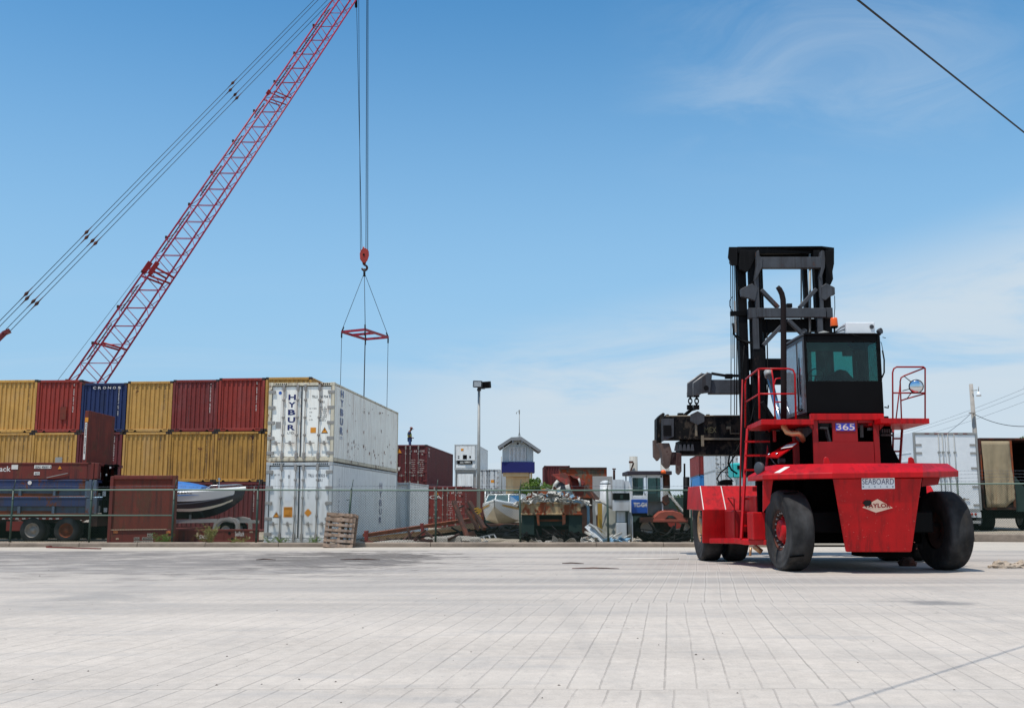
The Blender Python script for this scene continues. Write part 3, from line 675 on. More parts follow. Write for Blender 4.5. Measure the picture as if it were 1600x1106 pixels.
for lvl in (0, 1, 2):
    for body, label, k in spec[lvl]:
        sd_ = lvl * 10 + k + 3
        if (body, lvl == 2) not in protos:
            t = container('shipping_container', label, 'shipping container', body, body, marks=True, ink='white_ink' if 'yellow' not in body else 'dark_ink', seed=sd_, group='containers stacked along the left of the yard'); protos[(body, lvl == 2)] = t
        else: t = tree_copy(protos[(body, lvl == 2)], label=label)
        kk = k + .5 + ((-.02, .04, 0)[lvl])
        t.location = (SX - PIT * math.cos(SYAW) * kk, SY - PIT * math.sin(SYAW) * kk * 1.0 + .02 * ((k * 7) % 3), rowz[lvl][0]); t.rotation_euler = (0, 0, SYAW)
        if lvl == 2 and k <= 2: t.scale = (1, 1, (1.085, 1.075, 1.05, 1.03)[k + 1])
        if 'white lettering at' in label:
            m = MB()
            for i, ch in enumerate('CRONOS'): m.text(ch, (-.62 + .27 * i, -.002, 2.27), X3, Z3, .17, .13)
            m.build('brand_lettering', 'white_ink', t)
        if 'dark patch' in label: MB().box(.12, .45, -.006, .0, .62, 1.25).build('patch', 'rack_brown', t)
        if 'grey patch' in label: MB().box(.12, .5, -.006, .0, .85, 1.3).build('patch', 'hinge_grey', t)

# -- containers in the middle distance
def place(t, px, py, Y, side, yaw, z, W=2.438):
    """put the front right (side=1) or front left (-1) corner on the pixel column"""
    c = P(px, py, Y); t.location = (c.x - side * W / 2 * math.cos(yaw), Y - side * W / 2 * math.sin(yaw), z); t.rotation_euler = (0, 0, yaw); return t
MY = -R(4.4)
def door_marks(t, ink, H=2.59, word=None, yy=.027):
    m = MB()
    m.marks((.18, yy, H * .82), X3, Z3, .42, .12, 4, 3).marks((.66, yy, H * .82), X3, Z3, .40, .12, 7, 4).marks((.70, yy, H * .75), X3, Z3, .28, .10, 4, 5)
    for i in range(7): m.marks((.20, yy, H * (.62 - .05 * i)), X3, Z3, .28, .05, 6, i).marks((.70, yy, H * (.62 - .05 * i)), X3, Z3, .34, .06, 7, i + 10)
    if word: m.text(word, (-.98, yy, H * .70), X3, Z3, .86, .2)
    m.prism([(-.56, yy, H * .36), (-.46, yy, H * .46), (-.66, yy, H * .46)], (0, -.003, 0))
    m.build('lettering', ink, t)
    warnm = MB().prism([(-.72, yy, H * .80), (-.40, yy, H * .80), (-.56, yy, H * .90)], (0, -.003, 0)).build('warning_sign', 'orange_sign', t)
t = container('shipping_container', 'red container that the worker stands on, doors facing the yard', 'shipping container', 'cont_maroon', 'cont_maroon', 12.19, end='doors', door='cont_maroon', bars='bar_grey')
door_marks(t, 'white_ink'); MB().stack('TEX', (1.225, .5, 2.25), Y3, Z3, .5, .14, .2).build('side_lettering', 'white_ink', t)
place(t, 667, 740, 64.5, 1, MY, 2.60); ROOF = t
t = tree_copy(ROOF, label='red container under the one the worker stands on'); t.location = (ROOF.location.x - .05, ROOF.location.y + .02, 0)
for o_ in [c for c in t.children if c.name.startswith('side_lettering')]: bpy.data.objects.remove(o_)
t = container('shipping_container', 'red container on the ground behind the leaning steel bars, doors facing the yard', 'shipping container', 'cont_red', 'cont_red', 12.19, end='doors', door='cont_red', bars='bar_grey')
door_marks(t, 'white_ink', word='CAI'); MB().marks((1.226, .45, 2.2), -Z3, Y3, 1.9, .22, 12, 8).build('side_lettering', 'white_ink', t)
place(t, 726, 790, 63.6, 1, MY, 0)
# white container standing askew behind the refrigerated stack
t = container('refrigerated_container', 'white container standing askew behind the refrigerated stack, edge to the fence', 'shipping container', 'reefer_cool', 'frame_cool', 6.06, 2.75, end='blank', side='flat')
MB().prism([(-1.0 + .62 * math.cos(a), .115, 1.2 + .95 * math.sin(a)) for a in [k * math.pi / 4 + math.pi / 8 for k in range(8)]], (0, -.004, 0)).build('emblem', 'navy_ink', t)
MB().marks((1.228, .6, 2.2), -Z3, Y3, 1.6, .08, 18, 3).marks((1.228, 1.6, 2.0), -Z3, Y3, 1.5, .06, 16, 6).build('lettering', 'dark_ink', t)
c = P(640, 800, 50.0); ya = -R(4)
t.rotation_euler = (0, 0, ya); t.location = (c.x - 1.219 * math.cos(ya), c.y - 1.219 * math.sin(ya), -.25 + .0)
# far reefers
def reefer_machine(t, H, seed):
    m = MB(); m.box(-1.05, 1.05, .02, .12, 1.02, H - .16); m.box(-1.05, 1.05, .04, .12, .2, .50); m.build('front_panel', 'reefer_cool', t, bevel=.01)
    m = MB(); m.box(-.9, .72, .0, .1, .62, .98); m.box(-.28, .16, .0, .018, 1.15, 1.6)
    m.box(.42, .60, .0, .018, 1.26, 1.5); m.box(-.84, -.66, .0, .018, 1.24, 1.32); m.box(-.84, -.66, .0, .018, 1.42, 1.5); m.build('machinery_recess', 'black', t)
    m = MB(); rn = random.Random(seed); m.cyl((-.1, -.02, .78), (.6, -.02, .78), .12, n=10); m.box(-.6, -.2, -.02, .0, .66, .9); m.build('compressor', 'galv', t)
    MB().box(-.5, -.22, .0, .018, 2.05, 2.3).build('orange_label', 'orange_sign', t)
t = container('refrigerated_container', 'white refrigerated container on top, with its cooling unit facing the yard', 'shipping container', 'white_grey', 'frame_cool', 12.19, 2.75, end='blank', side='flat', group='refrigerated containers behind the light pole')
reefer_machine(t, 2.75, 1); place(t, 744.6, 715, 112, 1, MY, 5.30); RT = t
t2 = container('refrigerated_container', 'grey refrigerated container with a pale inset front below the white one', 'shipping container', 'hinge_grey', 'frame_cool', 12.19, 2.75, end='blank', side='flat', group='refrigerated containers behind the light pole')
m = MB(); m.box(-.92, .82, .02, .12, .62, 2.3); m.build('front_panel', 'reefer_cool', t2, bevel=.03)
m = MB(); m.box(-.95, .9, -.02, .12, .25, .75); m.cyl((-.5, -.02, .7), (-.1, -.02, .7), .22, n=12); m.box(-.7, .7, .005, .018, .76, .95); m.build('machinery_recess', 'black', t2)
m = MB(); m.box(.05, .6, -.06, -.03, .55, .85); m.build('compressor', 'pale_blue_junk', t2, bevel=.05)
t2.location = RT.location + Vector((.05, .1, -2.76)); t2.rotation_euler = (0, 0, MY)
t3 = container('shipping_container', 'container carrying the two refrigerated ones, hidden by the fence', 'shipping container', 'cont_maroon', 'cont_maroon', 12.19, 2.55, end='doors', bars='bar_grey'); t3.location = (RT.location.x, RT.location.y, 0); t3.rotation_euler = (0, 0, MY)
t = container('refrigerated_container', 'grey white refrigerated container with doors beside the guard tower', 'shipping container', 'white_grey', 'frame_cool', 12.19, 2.75, end='reefer', side='flat', bars='gasket', group='refrigerated containers behind the light pole')
MB().box(.3, .72, .035, .042, 1.3, 1.6).build('orange_label', 'orange_sign', t); place(t, 780, 760, 112, 1, MY, 2.6)
t3 = tree_copy(t3, label='container under the grey white refrigerated one beside the guard tower'); t3.location = (t.location.x, t.location.y, 0)
# red containers behind the scrap bin
t = container('shipping_container', 'plain red container seen above the scrap bin, left of the rusty steel box', 'shipping container', 'cont_maroon', 'cont_maroon', 6.06, marks=False)
place(t, 890.5, 745, 98, 1, 0, 2.6); t2 = tree_copy(t, label='red container under the plain red one behind the scrap bin'); t2.location.z = 0
# boxes under the spreader
t = container('shipping_container', 'red container on top of a blue one, seen below the lifting spreader', 'shipping container', 'cont_red', 'cont_maroon', 12.19, marks=False)
place(t, 1092, 730, 128, -1, -R(4.6), 5.2); BR = t
t = container('shipping_container', 'light blue container under the red one below the lifting spreader', 'shipping container', 'blue_light', 'blue_light', 12.19, marks=False); t.location = BR.location - Vector((0, 0, 2.6)); t.rotation_euler = BR.rotation_euler
t = tree_copy(BR, label='red container at ground level under the light blue one'); t.location.z = 0
t = container('refrigerated_container', 'topmost white container behind the forklift ladder, partly behind the spreader', 'shipping container', 'white_grey', 'frame_cool', 12.19, 2.6, end='reefer', side='flat', bars='gasket')
place(t, 1118, 730, 112, -1, -R(4.6), 5.22); WR = t
t = tree_copy(WR, label='middle white container behind the forklift ladder'); t.location.z = 2.61
t = tree_copy(WR, label='lowest white container behind the forklift ladder'); t.location.z = 0
# ================================================================ forklift (container handler)
FO = (7.6, 22.3, 0)
fk = thing('container_forklift', FO, 'big red container forklift with black mast and cab, number 365 at its back', 'container forklift')
RED, DRED, BLK, MG, MBK = 'forklift_red', 'forklift_red_dark', 'black', 'mast_grey', 'mast_black'
# counterweight: tapering trunk between the rear tyres
yc = 21.0
mb = MB()
ycb = yc + .20
f0 = [P(1301, 747, yc), P(1441.5, 746, yc), P(1425.5, 862, ycb), P(1321, 862, ycb)]
back = [Vector((p.x + (.55 if i in (0, 3) else -.45), yc + 1.3, p.z)) for i, p in enumerate(f0)]
def cwp(px, py, off=.004): return P(px, py, yc + .20 * (py - 747) / 115.0 - off)
def cws(x, z):
    k = (f0[0].z - z) / (f0[0].z - f0[3].z); return Vector((x, yc + .20 * k, z))
mb.loft([f0[::-1], back[::-1]])
cw = mb.build('counterweight', RED, fk, bevel=.02)
# hood over the tyres: vertical lip, sloping band, deck
lipb = [P(1191.5, 749, 21.9), P(1300.5, 747.5, 20.94), P(1442, 745.5, 20.94), P(1498, 744.5, 21.7)]
lipt = [P(1191.5, 741, 21.9), P(1300.5, 738.5, 20.94), P(1442, 737, 20.94), P(1498, 735.5, 21.7)]
upp = [P(1212, 726, 22.1), P(1302, 723.8, 21.25), P(1441, 723.4, 21.25), P(1481, 724, 22.0)]
def ring(p, y): return p + [Vector((p[3].x, y, p[3].z)), Vector((p[0].x, y, p[0].z))]
mb = MB(); mb.loft([ring(lipb, 23.3), ring(lipt, 23.3), ring(upp, 23.1)]); mb.build('hood', RED, fk, bevel=.012)
# brackets that carry the wings, lifting lugs
mb = MB(); pp(mb, [(1192.5, 749), (1208, 749), (1203, 785), (1192.5, 800)], 22.0, .05); mb.build('wing_bracket', RED, fk)
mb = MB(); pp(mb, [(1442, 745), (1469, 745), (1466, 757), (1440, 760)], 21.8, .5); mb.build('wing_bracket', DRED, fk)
for x in (1292, 1424.5):
    m = MB(); pp(m, [(x - 4.5, 724.5), (x + 5.5, 724.5), (x + 3, 716), (x - 1, 713.5), (x - 4, 715)], 21.5, .06); m.build('lifting_lug', RED, fk, bevel=.006)
# plates and badges on the counterweight
yp = yc - .004
DN = Vector((0, -.004, -.001)); m = MB(); m.prism([cwp(*q) for q in ((1346.2, 747), (1397.5, 746), (1398.2, 763), (1346.6, 764))], DN); o = m.build('name_plate', 'white_paint', fk)
m = MB(); V_ = (cwp(1370, 747) - cwp(1370, 800)); V_.x = 0; V_.normalize(); a = cwp(1347.2, 756.5, .012); b = cwp(1397, 756.5, .012); m.text('SEABOARD', a, X3, V_, b.x - a.x, .115, bold=0)
for i, ch in enumerate('MARINE'): m.text(ch, cwp(1347.8 + 9.3 * i, 761.5, .012), X3, V_, .008 if ch == 'I' else .028, .034)
m.build('lettering', mat('plate_ink', (88, 88, 112), .6), o)
m = MB(); m.prism([cwp(*q) for q in ((1347.5, 792.5), (1371, 779.3), (1395, 793), (1368.5, 800.5))], DN); o = m.build('maker_badge', mat('badge_cream', (226, 190, 166), .6, var=.1, rust=.1), fk)
m = MB(); a = cwp(1350.5, 793, .012); b = cwp(1392, 793, .012); m.text('TAYLOR', a, X3, V_, b.x - a.x, .088, bold=.03); m.build('lettering', 'forklift_red_dark', o)
m = MB(); rn = random.Random(5); c = cwp(1354.8, 786.5, .016); m.prism([c + X3 * (math.cos(k * .449) * .095 * rn.uniform(.55, 1.2)) + V_ * (math.sin(k * .449) * .075 * rn.uniform(.6, 1.2)) for k in range(14)], (0, -.002, 0)); m.build('burnt_spot', 'soot', o)
m = MB(); rn = random.Random(9)
for i in range(70):
    q = cwp(rn.uniform(1312, 1436), rn.uniform(764, 858), .003); l = rn.uniform(.006, .035)
    if q.x < P(1306 + (q.z < .9) * 12, 800, yc).x: continue
    m.bar(q, q + Vector((l * rn.uniform(-1, 1), 0, l * rn.uniform(-.5, .5))), .003, .004)
m.build('paint_chips', mat('chip', (206, 120, 110), .7), cw)
# wing stickers
m = MB()
def onw(fx_, fz): # point on the left sloping wing face
    a = lipt[0].lerp(lipt[1], fx_); b = upp[0].lerp(upp[1], fx_); n = (lipt[1] - lipt[0]).cross(upp[0] - lipt[0]).normalized(); n = n if n.y < 0 else -n
    return a.lerp(b, fz) + n * .004
m.quad(onw(.15, .12), onw(.24, .12), onw(.30, .75), onw(.21, .75)); m.build('sticker', 'white_ink', fk); m = MB(); m.quad(onw(.19, .2), onw(.23, .2), onw(.28, .7), onw(.24, .7)); o_ = m.build('sticker_print', 'navy_ink', fk)
# rear tyres (steered a little)
def wheel(name, c, r, wd, ang, rimr, parent, hub='forklift_red', rim='rust_dark', both=False, tyre='rubber', ring=None, n=48):
    c = Vector(c); ax = Vector((-math.cos(ang), -math.sin(ang), 0)); h = wd / 2     # axis points to the outer (left) face
    t = MB(); t.lathe([(-h * .80, rimr), (-h * .98, r * .68), (-h * 1.01, r * .80), (-h * .99, r * .91), (-h * .92, r * .965), (-h * .72, r * .995), (-h * .3, r), (h * .3, r), (h * .72, r * .995), (h * .92, r * .968), (h * .97, r * .93), (h * .98, r * .905), (h * .955, r * .893), (h * 1.02, r * .82), (h * 1.03, r * .74), (h * .99, r * .722), (h * .98, r * .64), (h * .86, rimr * 1.02), (h * .5, rimr * .97), (-h * .5, rimr * .97)], c, ax, n, cap=False)
    to = t.build(name, tyre, parent)
    a, b = frame_of(ax)
    m = MB(); m.lathe([(h * .74, rimr * .99), (h * .80, rimr * 1.03), (h * .76, rimr * .93), (h * .55, rimr * .88), (h * .25, rimr * .80), (h * .20, rimr * .6), (h * .12, rimr * .3), (-h * .6, rimr * .5), (-h * .6, rimr * .99)], c, ax, 36, cap=False)
    ro = m.build('rim', rim, to)
    m = MB(); m.lathe([(h * .05, rimr * .80), (h * .30, rimr * .78), (h * .32, rimr * .60), (h * .60, rimr * .55), (h * .78, rimr * .48), (h * .84, rimr * .38), (h * .84, rimr * .2), (h * .74, rimr * .17), (h * .74, .001)], c, ax, 28)
    for k in range(8): m.cyl(c + ax * h * .34 + (a * math.cos(k * .785) + b * math.sin(k * .785)) * rimr * .56, c + ax * h * .56 + (a * math.cos(k * .785) + b * math.sin(k * .785)) * rimr * .52, .045, n=6)
    m.build('hub', hub, to)
    m = MB()
    for k in range(18):
        d = (a * math.cos(k * .349) + b * math.sin(k * .349)) * rimr * .84; m.cyl(c + ax * h * .38 + d, c + ax * h * .66 + d, .022, n=6)
    m.build('wheel_nuts', 'bar_grey', to)
    return to
sa = R(6)
lw = wheel('tyre', (P(1236, 880, 22.15).x, 22.22, .85), .85, .52, sa, .43, fk)
# cuts in the tread
m = MB()
for z, s in ((1.62, 1), (.32, -1)):
    c = Vector((lw and P(1236, 880, 22.15).x, 22.22, .85)); k = math.asin((z - .85) / .87); m.bar(c + Vector((-.19, -.87 * math.cos(k), .87 * math.sin(k))), c + Vector((.10, -.875 * math.cos(k) - .02, .87 * math.sin(k) + .03)), .04, .03)
m.build('tread_cuts', 'black_soft', lw)
wheel('tyre', (P(1475, 875, 22.6).x, 22.55, .84), .84, .52, sa + math.pi, .40, fk)
# chassis, black boxes standing in for shade under the hood, axle, belly
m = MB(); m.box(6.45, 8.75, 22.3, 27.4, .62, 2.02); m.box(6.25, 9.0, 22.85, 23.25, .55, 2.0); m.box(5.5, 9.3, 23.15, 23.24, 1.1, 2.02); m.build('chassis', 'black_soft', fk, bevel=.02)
m = MB(); pb(m, 1350, 860, 1425, 870, 21.6, .8); m.build('belly_plate', 'black_soft', fk)
m = MB(); m.tube([(6.3, 22.0, .95), (7.0, 22.0, .98), (8.9, 22.05, .98), (9.1, 22.1, .95)], .04, 8); m.build('steering_rod', 'mast_black', fk)
m = MB(); m.box(6.2, 8.9, 21.9, 22.2, .80, 1.25); m.build('steer_axle', BLK, fk, bevel=.03)
# side tanks and steps between the axles
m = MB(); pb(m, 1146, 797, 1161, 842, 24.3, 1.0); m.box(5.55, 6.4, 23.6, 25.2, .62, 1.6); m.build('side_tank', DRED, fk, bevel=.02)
m = MB(); pb(m, 1177, 800, 1197, 843, 22.95, .6); m.build('tool_box', RED, fk, bevel=.015)
m = MB(); m.prism([P(1108, 841, 25.0), P(1147, 840.5, 24.2), P(1163, 843, 23.7), P(1196, 843, 22.9), (6.2, 22.9, P(1196, 843, 22.9).z), (6.2, 25.2, P(1108, 841, 25.0).z)], (0, 0, -.115)); m.build('running_board', RED, fk, bevel=.008)
m = MB(); pt(m, [(1173, 855, 23.2), (1172, 868, 23.2)], .03); pt(m, [(1178, 853, 23.3), (1190, 862, 23.3)], .06); m.build('drain_fitting', 'exhaust_hot', fk)
# front fenders: upright skirt with a slope above, facing back
def fender(sgn):
    X_ = lambda x: x if sgn > 0 else 15.2 - x
    zb_, zm, zt_ = P(1140, 848, 25.45).z, P(1140, 796, 25.3).z, P(1140, 758.8, 25.85).z
    xl, xr = P(1099, 820, 25.3).x, 6.45; xt = P(1093.5, 759, 25.85).x
    m = MB(); a = [Vector((X_(xl), 25.45, zb_)), Vector((X_(xl), 25.3, zm)), Vector((X_(xt), 25.85, zt_)), Vector((X_(xt), 27.6, zt_)), Vector((X_(xl), 27.6, zm)), Vector((X_(xl), 25.42, zm - .02)), Vector((X_(xl), 25.52, zb_))]
    b = [Vector((X_(xr), p.y, p.z)) for p in a]; m.loft([a, b] if sgn > 0 else [b, a]); fo = m.build('front_fender', RED, fk, bevel=.01)
    if sgn > 0:
        for q, q2 in ((1099.3, 1094), (1134, 1126.5)):
            m = MB(); m.bar(P(q, 796, 25.29), P(q2, 759.3, 25.83), .02, .02); m.build('edge_trim', 'white_ink', fo)
        m = MB(); m.quad(P(1183, 802, 25.29), P(1189, 802, 25.29), P(1189, 811, 25.31), P(1183, 811, 25.31)); m.build('instruction_plate', 'white_ink', fo)
        m = MB(); m.cyl(P(1183, 779, 25.5), P(1183, 779, 25.4), .05, n=10); m.box(5.93, 6.02, 25.42, 25.5, 1.72, 1.83); m.build('latch', DRED, fo)
fender(1); fender(-1)
for x, s in ((4.98, 1), (5.62, 0), (9.58, 0), (10.22, -1)):
    wheel('tyre', (x, 26.42, .85), .85, .50, 0 if s >= 0 else math.pi, .40, fk, hub='exhaust_hot', rim='exhaust_hot', n=40)
m = MB(); m.box(5.3, 9.9, 26.1, 26.7, .65, 1.1); m.build('drive_axle', 'black_soft', fk)
# access ladder at the left
m = MB()
m.bar(P(1158.3, 842, 23.9), P(1168, 670, 24.6), .055, .085); m.bar(P(1197, 740, 24.2), P(1203.5, 672, 24.7), .055, .085); m.build('ladder_rail', RED, fk, bevel=.006)
m = MB()
for y, x0, x1 in ((689.7, 1164, 1203), (711.5, 1163, 1203), (734, 1162, 1200), (779, 1161, 1194), (800, 1160, 1194), (821, 1159, 1194)): m.bar(P(x0, y, 24.25), P(x1, y, 24.25), .05, .045)
m.build('ladder_rungs', RED, fk)
m = MB(); pt(m, [(1156, 800, 24.4), (1157.5, 700, 24.6), (1160, 593, 24.9)], .02); pt(m, [(1148.5, 839, 24.2), (1147, 780, 24.2), (1145, 777.5, 24.2), (1137, 777.5, 24.4), (1147, 792, 24.2)], .018); m.build('grab_rail', DRED, fk)
# platforms
zp = P(1230, 655, 22.9).z
def platform(pts, name='platform'):
    m = MB(); m.prism([Vector((q.x, q.y, zp - .0)) for q in pts], (0, 0, -.115)); return m.build(name, RED, fk, bevel=.006)
def atz(px, py, z):
    q = G(px, py, z); return q
platform([atz(1189.5, 655, zp), atz(1272, 655, zp), Vector((atz(1272, 655, zp).x, atz(1167, 665.5, zp).y, 0)), atz(1167, 665.5, zp)])
platform([atz(1376, 653, zp), atz(1452, 653.5, zp), Vector((atz(1412, 664, zp).x, atz(1412, 664, zp).y, 0)), Vector((atz(1376, 653, zp).x, atz(1412, 664, zp).y, 0))])
# left hand rail
def YZ(px, f): return f
yn, yf_ = 22.95, 25.2
m = MB()
pt(m, [(1164.5, 668, 24.9), (1164.5, 600, 24.9), (1165.5, 592, 24.9), (1184, 577, 23.1), (1187, 576, 22.98), (1232, 576, 22.98), (1239, 578, 22.98), (1242, 585, 22.98), (1243.5, 654, 22.98)], .021)
pt(m, [(1185.5, 578, 23.0), (1186.5, 654, 23.0)], .021); pt(m, [(1165, 628, 24.9), (1185, 616, 23.05), (1188, 615.2, 22.98), (1242.5, 615.2, 22.98)], .019)
pt(m, [(1211, 660, 24.4), (1209.5, 600, 24.4), (1212, 592, 24.4), (1222, 590.5, 24.4)], .018); pt(m, [(1210, 628, 24.4), (1222, 628, 24.4)], .016)
pt(m, [(1205, 575, 24.9), (1208, 592, 24.9), (1211, 640, 24.6)], .02)
m.build('handrail', RED, fk)
# right hand rail with round mirror
m = MB()
pt(m, [(1395, 655, 23.0), (1394.7, 582, 23.0), (1396.5, 576, 23.0), (1401, 573.3, 23.0), (1443, 573.3, 23.0), (1445.5, 575, 23.0), (1445.5, 655, 23.0)], .019)
pt(m, [(1395, 613.8, 23.0), (1445.5, 613.8, 23.0)], .018)
pt(m, [(1408.6, 655, 23.1), (1406.5, 596, 23.1), (1408, 590, 23.1), (1413, 587, 23.1), (1445, 574.5, 23.0)], .017); pt(m, [(1400, 655, 23.2), (1406.5, 600, 23.2)], .015)
pt(m, [(1408.5, 625.5, 23.1), (1416, 623, 23.1), (1445, 615, 23.0)], .016)
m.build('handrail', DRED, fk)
m = MB(); pt(m, [(1413, 588, 23.05), (1428, 600, 22.95)], .01); pt(m, [(1410, 610.5, 23.05), (1428, 606, 22.95)], .01); pt(m, [(1417, 623, 23.05), (1428, 608, 22.95)], .01); m.build('mirror_arms', BLK, fk)
c = P(1431.5, 603.7, 22.9); ax = Vector((-.42, -1, -.05)).normalized()
m = MB(); m.lathe([(-.10, .03), (-.06, .11), (0, .158), (.012, .16)], c, ax, 28); mo = m.build('mirror', BLK, fk)
m = MB(); m.lathe([(.013, .15), (.030, .135), (.045, .10), (.054, .05), (.056, .001)], c, ax, 28); m.build('mirror_glass', 'mirror', mo)
# rear panel under the cab
m = MB()
for r_ in ((1270.8, 656, 1279, 727), (1301, 656, 1340, 690), (1366, 656, 1374.5, 727), (1279, 690, 1366, 727)): pb(m, *r_, 23.0, .05)
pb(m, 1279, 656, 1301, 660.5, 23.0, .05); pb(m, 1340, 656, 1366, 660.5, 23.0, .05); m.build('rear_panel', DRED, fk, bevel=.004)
m = MB(); pb(m, 1267, 646, 1381.5, 656, 22.95, .12); m.build('cab_deck_beam', RED, fk, bevel=.008)
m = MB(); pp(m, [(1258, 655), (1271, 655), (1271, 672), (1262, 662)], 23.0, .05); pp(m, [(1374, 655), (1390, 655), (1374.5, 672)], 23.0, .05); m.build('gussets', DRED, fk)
a = P(1306, 672.8, 22.99); b = P(1335.5, 661, 22.99)
m = MB(); m.box(a.x, b.x, 22.985, 22.996, a.z, b.z); o = m.build('number_plate', 'navy_ink', fk)
m = MB(); m.text('365', (a.x + .012, 22.981, a.z + .012), X3, Z3, b.x - a.x - .02, b.z - a.z - .02); m.build('lettering', 'white_ink', o)
m = MB(); m.box(a.x, b.x, 22.9835, 22.986, a.z, b.z); o.data.materials.clear(); o.data.materials.append(mat('plate_blue', (60, 78, 190), .5, var=.1))
m = MB(); pb(m, 1374, 664, 1394, 725, 23.4, 1.2); pb(m, 1290, 668, 1372, 727, 23.9, 1.4); pp(m, [(1375, 690), (1392, 692), (1408, 724), (1375, 724)], 23.2, .5); m.build('engine_housing', 'black_soft', fk, bevel=.02)
m = MB(); pp(m, [(1282, 667), (1294, 667.5), (1300, 692), (1297, 692), (1292, 671), (1282, 670)], 23.3, .2); pp(m, [(1248, 668), (1268, 668), (1270, 674), (1252, 690), (1247, 684)], 23.5, .3); m.build('air_duct', MG, fk, bevel=.01)
m = MB()
for i in range(5): pb(m, 1378 + i * 3.6, 670, 1380 + i * 3.6, 676, 23.3, .1)
pb(m, 1377, 678, 1396, 681, 23.3, .1); pb(m, 1346, 664, 1349, 683, 23.3, .1); pb(m, 1357, 668, 1363, 672, 23.3, .1); m.build('valve_blocks', 'mast_grey', fk)
# stuff under the left platform
m = MB(); pb(m, 1204, 674, 1268, 727, 24.2, 1.0); m.build('radiator_housing', 'black_soft', fk, bevel=.02)
m = MB(); pb(m, 1241, 672, 1249, 725, 23.7, .15); pb(m, 1209, 672, 1213, 690, 24.1, .1); m.build('platform_legs', DRED, fk, bevel=.006)
m = MB(); m.prism([P(1197, 712.5, 22.7), P(1216, 713.5, 22.5), P(1248, 691, 23.4), P(1240, 688.5, 23.8), P(1222, 697, 23.6)], (.0, .03, -.035)); m.build('open_hatch', RED, fk, bevel=.004)
m = MB(); 
for q in ((1202, 709.5), (1214, 708.5)): c = P(*q, 22.6); m.lathe([(-.02, .03), (.0, .035), (.02, .0)], c, (0, -1, .5), 10)
m.build('hatch_knobs', 'chrome', fk)
m = MB(); m.prism([P(1220, 701, 22.98), P(1238, 698, 22.98), P(1245, 692.5, 23.2), P(1229, 695, 23.3)], (0, .0, .006)); m.build('worn_sticker', 'white_ink', fk)
m = MB(); c = P(1216, 720, 23.3); m.cyl(c, c + Vector((.15, 0, .0)), .06, n=12); pt(m, [(1205, 716, 23.2), (1209, 722, 23.1), (1214, 727, 23.0)], .014); m.build('filler_cap', MG, fk)
c = P(1190.5, 730, 22.4); m = MB(); m.lathe([(-.08, .05), (-.03, .13), (.03, .14), (.05, .12), (.055, .001)], c + Vector((-.05, 0, -.02)), (-1, -.6, 0), 20); m.build('side_lamp', MG, fk)
# right rear ladder
m = MB(); m.bar(P(1410, 665, 24.6), P(1406, 724, 23.6), .05, .07); m.bar(P(1396, 665, 24.8), P(1394.5, 724, 23.8), .04, .05)
for y in (685, 705): m.bar(P(1395, y, 24.2), P(1408, y, 24.2), .04, .04)
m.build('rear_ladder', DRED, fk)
# lift and tilt cylinders
m = MB(); a = P(1200.5, 583, 26.3); b = P(1227.5, 692, 24.6); m.cyl(a, b, .075, n=16); m.build('tilt_cylinder', 'chrome', fk)
m = MB(); m.cyl(a + (a - b).normalized() * .05, a - (a - b).normalized() * .12, .11, n=16); m.cyl(b + (b - a).normalized() * .3, b - (b - a).normalized() * .02, .09, n=16); m.build('cylinder_collars', 'galv', fk)
m = MB(); pt(m, [(1216, 640, 25.6), (1224, 690, 24.4), (1232, 706, 24)], .045, 10); m.build('lower_ram', 'chrome', fk)
# exhaust stack
m = MB(); ye = 23.35; pt(m, [(1224.5, 660, ye), (1224.5, 600, ye), (1224.3, 520, ye), (1224, 478, ye), (1223.5, 468, ye), (1221.5, 459, ye), (1218, 452, ye), (1214.5, 448, ye)], [.068, .068, .066, .065, .065, .064, .062, .05], 16); m.build('exhaust_stack', 'exhaust', fk)
m = MB(); pt(m, [(1223.5, 657, 23.3), (1225, 667, 23.2), (1230, 675, 23.15), (1237, 677.5, 23.1), (1246, 677, 23.1), (1252, 681, 23.2), (1255, 688, 23.3)], [.066, .064, .066, .062, .066, .062, .06], 14); m.build('exhaust_elbow', 'exhaust_hot', fk)

# ---- cab
yb, yf2 = 23.3, 25.05
xl, xr = P(1259.5, 590, yb).x, P(1378.5, 590, yb).x; z0, z1, z2, z3 = P(1320, 648, yb).z, P(1320, 595, yb).z, P(1320, 534.5, yb).z, P(1320, 524, yb).z
cab = MB(); cab.box(xl, xr, yb, yb + .06, z0, z1); cab.box(xl, xr, yb, yf2, z0 - .0, z0 + .06); cab.box(xl, xr, yf2 - .06, yf2, z0, z0 + .55)
cab.box(xr - .06, xr, yb + .06, yf2 - .06, z0 + .06, z0 + .75)
for x0, x1 in ((xl, xl + .045), (xr - .085, xr)):
    cab.box(x0, x1, yb, yb + .07, z1, z3); cab.box(x0, x1, yf2 - .07, yf2, z0 + .55, z3)
cab.box(xl + .045, xr - .085, yb, yb + .07, z2, z3); cab.box(xl + .045, xr - .085, yf2 - .07, yf2, z3 - .12, z3); cab.box(xr - .06, xr, yb + .07, yf2 - .07, z3 - .12, z3); cab.box(xr - .30, xr - .26, yb + .2, yb + .26, z1, z3)
co = cab.build('cab', BLK, fk, bevel=.01)
m = MB(); m.box(xl - .03, xr + .02, yb - .03, yf2 + .1, z3 + .003, z3 + .05); m.prism([(xl, yb + .05, z3 + .05), (xr, yb + .05, z3 + .05), (xr - .1, yb + .3, z3 + .11), (xl + .1, yb + .3, z3 + .11)], (0, 1.2, 0)); m.build('roof', BLK, co, bevel=.012)
m = MB(); m.box(xl + .046, xr - .086, yb + .02, yb + .028, z1 + .002, z2 - .002); m.build('rear_window', 'cab_glass', co)
